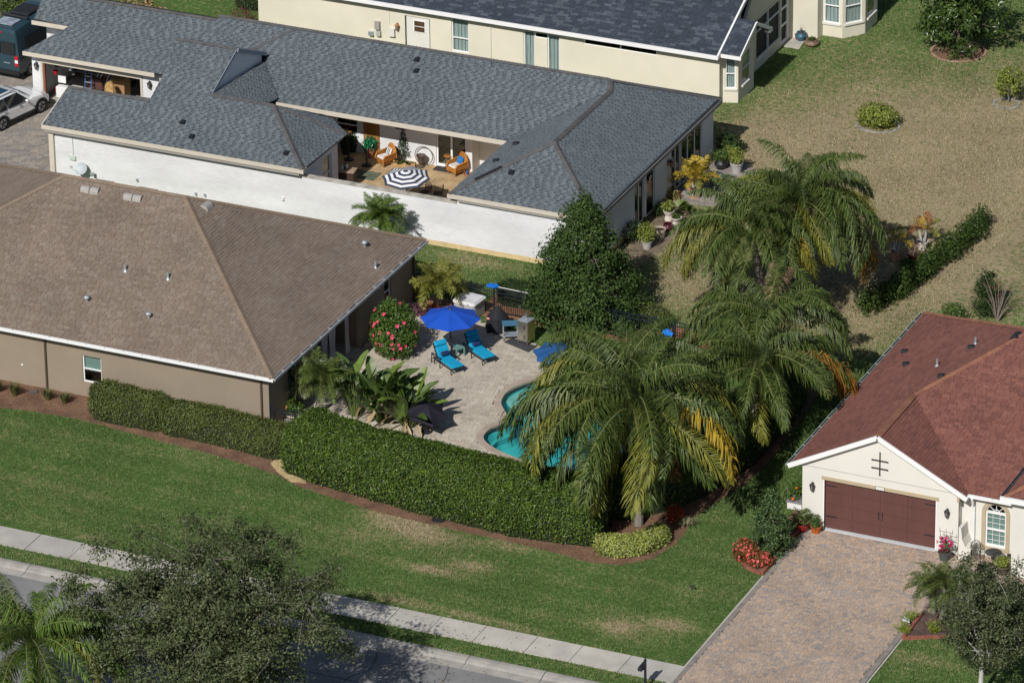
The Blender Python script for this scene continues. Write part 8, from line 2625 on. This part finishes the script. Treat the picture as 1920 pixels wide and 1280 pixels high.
# van: rear towards the street
c = np.array((-54.62, 28.75, .046))
t = thing('van', 'dark teal high-roofed camper van parked beside the open garage', 'van', c, rad(-3))
hw = 1.0
def vring(y, zb, wt, zt):
    p = [(-hw * .96, zb), (hw * .96, zb), (hw, zb + .2), (hw * 1.0, 1.15), (hw * .99, 1.4), (wt, zt - .32), (wt * .93, zt - .08), (wt * .7, zt), (-wt * .7, zt), (-wt * .93, zt - .08), (-wt, zt - .32), (-hw * .99, 1.4), (-hw, 1.15), (-hw, zb + .2)]
    return [(x, y, z) for x, z in p]
secs = [vring(-.02, .5, .80, 2.55), vring(.05, .42, .86, 2.72), vring(.6, .38, .87, 2.76), vring(3.6, .38, .87, 2.76), vring(4.4, .38, .86, 2.66), vring(5.0, .38, .85, 1.9), vring(5.7, .4, .86, 1.35), vring(5.9, .5, .8, 1.1)]
loft(secs).build('body', M_van, t, local=True, smooth=False)
m = M(); m.box(-.80, -.085, 1.42, -.04, -.045, 2.05); m.box(.04, -.085, 1.42, .80, -.045, 2.05); m.build('rear_window', M_carglass, t, local=True)
m = M(); m.prism_dir([(1.005, .7, 1.42), (1.005, 3.6, 1.42), (.925, 3.6, 2.1), (.925, .7, 2.1)], (.012, 0, 0)); m.build('side_window', M_carglass, t, local=True)
m = M(); m.box(-.98, -.09, .38, .98, .05, .58); m.build('bumper', M_blackpl, t, local=True)
for s_ in (-1, 1):
    m = M(); m.box(s_ * .86 - .09, -.075, .85, s_ * .86 + .09, -.02, 1.38); lo = m.build('tail_light', M_redlens, t, local=True)
    m = M(); m.box(s_ * .86 - .088, -.079, 1.02, s_ * .86 + .088, -.0755, 1.18); m.build('reversing_lens', M_whitepl, lo, local=True)
    wheel(t, s_ * .90, 1.05, .35, s_); wheel(t, s_ * .90, 4.85, .35, s_)
    m = M(); m.box(s_ * .97, .35, .12, s_ * .85, .38, .5); m.build('mud_flap', M_blackpl, t, local=True)
m = M(); m.beam((1.0, .25, 1.18), (1.0, 4.2, 1.18), .03, .05); m.build('side_moulding', M_blackpl, t, local=True)
m = M(); m.box(-.55, 1.7, 2.77, .55, 3.0, 2.90); m.build('roof_unit', M_blackpl, t, local=True, bevel=.04)
m = M(); m.box(-.5, .35, 2.77, .45, 1.15, 2.83); hf = m.build('roof_hatch', mat('hatch_glass', (.32, .36, .42), .2, .5, 3, spec=.7), t, local=True)
m = M(); m.tube([(-.75, 1.35, 2.86), (.75, 1.35, 2.86)], .07, 8); m.build('awning_roll', M_blackpl, t, local=True)
m = M(); m.box(-.1, -.06, 2.5, .1, -.03, 2.56); m.build('brake_light', M_redlens, t, local=True)
m = M(); m.box(.15, -.10, .95, .5, -.07, .99); m.build('door_handle', M_galv, t, local=True)

# white car, nose towards the garage, right side to the lens
rw = np.array(pz(4, 246)); fw_ = np.array(pz(77, 212)); d = unit((fw_ - rw)[:2].tolist() + [0]); ang = math.atan2(-d[0], d[1])
right = np.array([d[1], -d[0], 0]); c = rw - right * .82; c[2] = .046
t = thing('white_car', 'white crossover car with a glass sunroof in front of the garage', 'car', c, ang)
S_ = [car_ring(-.95, .45, .85, .95, .72, .78, .6), car_ring(-.85, .32, .95, 1.25, .84, .88, .62), car_ring(-.55, .26, 1.0, 1.50, .88, .92, .62), car_ring(.2, .24, .98, 1.63, .89, .925, .64), car_ring(1.0, .24, .95, 1.62, .89, .925, .64),
      car_ring(1.5, .24, .94, 1.50, .89, .92, .62), car_ring(2.15, .24, .98, 1.01, .89, .91, .78), car_ring(2.9, .25, .90, .95, .88, .89, .74), car_ring(3.35, .3, .75, .82, .82, .82, .66), car_ring(3.5, .4, .62, .68, .7, .7, .5)]
loft(S_).build('body', M_carw, t, local=True, smooth=False)
for s_ in (-1, 1):
    for (y0, y1, y2, y3, nm) in ((-.55, .33, .26, -.33, 'side_window'), (.37, 1.85, 1.25, .3, 'side_window')):
        xb, xt = s_ * .935, s_ * .70
        m = M(); m.prism_dir([(xb, y0, 1.02), (xb, y1, .99), (xt, y2, 1.52), (xt, y3, 1.52)], (s_ * .012, 0, 0.005)); m.build(nm, M_carglass, t, local=True)
    wheel(t, s_ * .82, 0, .36, s_); wheel(t, s_ * .82, 2.72, .36, s_)
    m = M()
    for yc in (0, 2.72):
        for k in range(8):
            a, b = math.pi * k / 8, math.pi * (k + 1) / 8
            m.beam((s_ * .915, yc + .42 * math.cos(a), .34 + .42 * math.sin(a)), (s_ * .915, yc + .42 * math.cos(b), .34 + .42 * math.sin(b)), .05, .08, up=(1, 0, 0))
    m.beam((s_ * .90, .4, .30), (s_ * .90, 2.3, .30), .06, .10); m.build('wheel_arch_trim', M_blackpl, t, local=True)
    m = M(); m.ball((s_ * 1.02, 1.62, 1.05), (.10, .07, .07), 8, 5); m.build('mirror', M_carw, t, local=True)
    for y in (.1, 1.15): m = M(); m.beam((s_ * .945, y, .88), (s_ * .945, y + .2, .88), .03, .035); m.build('door_handle', M_galv, t, local=True)
m = M(); m.add([(-.60, 1.56, 1.50), (.60, 1.56, 1.50), (.78, 2.16, 1.035), (-.78, 2.16, 1.035)], [(0, 1, 2, 3)]); m.v = [(x, y, z + .012) for x, y, z in m.v]; m.build('windscreen', M_carglass, t, local=True)
m = M(); m.box(-.42, .25, 1.638, .42, 1.0, 1.65); m.build('sunroof', mat('sunroof_glass', (.02, .05, .09), .08, .05, spec=.8), t, local=True)
for s_ in (-1, 1): m = M(); m.beam((s_ * .62, -.5, 1.62), (s_ * .62, 1.2, 1.66), .04, .04); m.build('roof_rail', M_galv, t, local=True)

# clutter seen through the open garage door
def gthing(name, label, cat, px, py, y):
    p = aty(px, py, y); return thing(name, label, cat, (p[0], p[1], .04)), p[2]
t, z = gthing('display_board', 'white panel with a black rim standing in the open garage', 'panel', 117, 150, 27.7)
m = M(); m.box(-.26, -.03, z - .24, .26, .03, z + .24); m.build('rim', M_blackpl, t, local=True, bevel=.02); m = M(); m.box(-.21, -.045, z - .18, .21, -.031, z + .18); m.build('panel', M_whitepl, t, local=True); m = M(); m.tube([(0, 0, 0), (0, 0, z - .25)], .03, 6); m.lathe([(.25, 0), (.25, .04), (.04, .08)], (0, 0, 0), 10); m.build('stand', M_blackpl, t, local=True)
t, z = gthing('cooler', 'white cooler box with red end caps in the garage doorway', 'cooler', 118, 166, 27.5)
m = M(); m.box(-.3, -.18, z - .5, .3, .18, z + .08); m.build('box', M_whitepl, t, local=True, bevel=.02); m = M(); m.box(-.34, -.15, z - .25, -.301, .15, z + .05); m.build('end_cap', M_redlens, t, local=True)
t, z = gthing('armchair', 'brown leather armchair among the boxes in the garage', 'armchair', 173, 157, 28.2)
ML = mat('brown_leather', (.10, .05, .04), .5, .15); m = M(); m.box(-.4, -.35, .1, .4, .35, .42); m.build('seat', ML, t, local=True, bevel=.05); m = M(); m.box(-.4, .25, .42, .4, .42, z + .12); m.build('backrest', ML, t, local=True, bevel=.05)
for s_ in (-1, 1): m = M(); m.box(s_ * .4, -.35, .1, s_ * .52, .4, .6); m.build('arm', ML, t, local=True, bevel=.03)
t, z = gthing('canvas_sack', 'lumpy tan sack leaning in the garage doorway', 'sack', 206, 163, 27.6)
m = M(); n = 10; vs = []
for k, (rr, zz) in enumerate(((.30, 0), (.36, .3), (.33, .7), (.24, z + .05), (.12, z + .22))):
    for j in range(n): a = j * .628; f = 1 + .14 * math.sin(j * 2.7 + k); vs.append((rr * f * math.cos(a), rr * f * .8 * math.sin(a), zz))
m.add(vs, [(k * n + j, k * n + (j + 1) % n, (k + 1) * n + (j + 1) % n, (k + 1) * n + j) for k in range(4) for j in range(n)] + [list(range(4 * n, 5 * n))]); m.build('sack', mat('tan_canvas', (.40, .25, .10), .85, .3, 6), t, local=True)
t, z = gthing('cardboard_box', 'big tan carton behind the sack in the garage', 'box', 226, 150, 28.6)
m = M(); m.box(-.35, -.3, 0, .35, .3, z + .2); m.build('carton', mat('cardboard', (.33, .2, .10), .9, .15), t, local=True); m = M(); m.add([(-.35, -.3, z + .201), (.35, -.3, z + .201), (.35, -.5, z + .12), (-.35, -.5, z + .12)], [(0, 1, 2, 3)]); m.build('flap', mat('cardboard'), t, local=True)
t, z = gthing('step_ladder', 'blue step ladder standing in the garage', 'ladder', 162, 140, 28.0)
for s_ in (-1, 1): m = M(); m.beam((s_ * .2, 0, 0), (s_ * .15, .3, 1.8), .05, .03); m.build('rail', mat('ladder_blue', (.03, .10, .28), .5), t, local=True)
for k in range(5): m = M(); m.box(-.18, .05 * k, .3 + k * .3, .18, .05 * k + .08, .33 + k * .3); m.build('step', M_galv, t, local=True)
t, z = gthing('bucket', 'red bucket on the garage shelf near the door jamb', 'bucket', 104, 137, 28.0)
m = M(); m.lathe([(.09, z - .1), (.12, z + .1), (.11, z + .1), (.09, z - .08)], (0, 0, 0), 10); m.build('pail', M_redlens, t, local=True)
t, z = gthing('ball', 'dark blue ball hanging high inside the garage', 'ball', 107, 122, 28.2)
m = M(); m.ball((0, 0, z), .17, 12, 8); m.build('ball', M_navy, t, local=True, smooth=True); m = M(); m.tube([(0, 0, z + .1), (0, 0, 2.6)], .006, 4); m.build('cord', M_blackpl, t, local=True)
t, z = gthing('storage_shelf', 'grey shelf rack loaded with dark bins at the back of the garage', 'shelf', 190, 128, 30.5)
for k in range(4): m = M(); m.box(-1.8, -.25, .35 + k * .55, 1.8, .25, .39 + k * .55); m.build('shelf_board', M_ventg, t, local=True)
for x in (-1.75, 0, 1.75): m = M(); m.box(x - .03, -.2, 0, x + .03, .2, 2.3); m.build('upright', M_black, t, local=True)
for k in range(9):
    m = M(); x = -1.6 + k * .38; zz = .391 + (k % 3) * .55; m.box(x, -.22, zz, x + .3, .2, zz + .3); m.build('bin', [M_navy, M_whitepl, M_terra, M_blackpl][k % 4], t, local=True)
t, z = gthing('bicycle_frame', 'pile of pale poles and folded chairs in the garage', 'poles', 190, 140, 28.8)
for k in range(5): m = M(); m.tube([(-.6 + k * .2, 0, .3), (-.1 + k * .22, .25, z + .25 + .05 * k)], .03, 6); m.build('pole', [M_galv, M_whitepl, M_wicker][k % 3], t, local=True)
t.name = 'pole_pile'
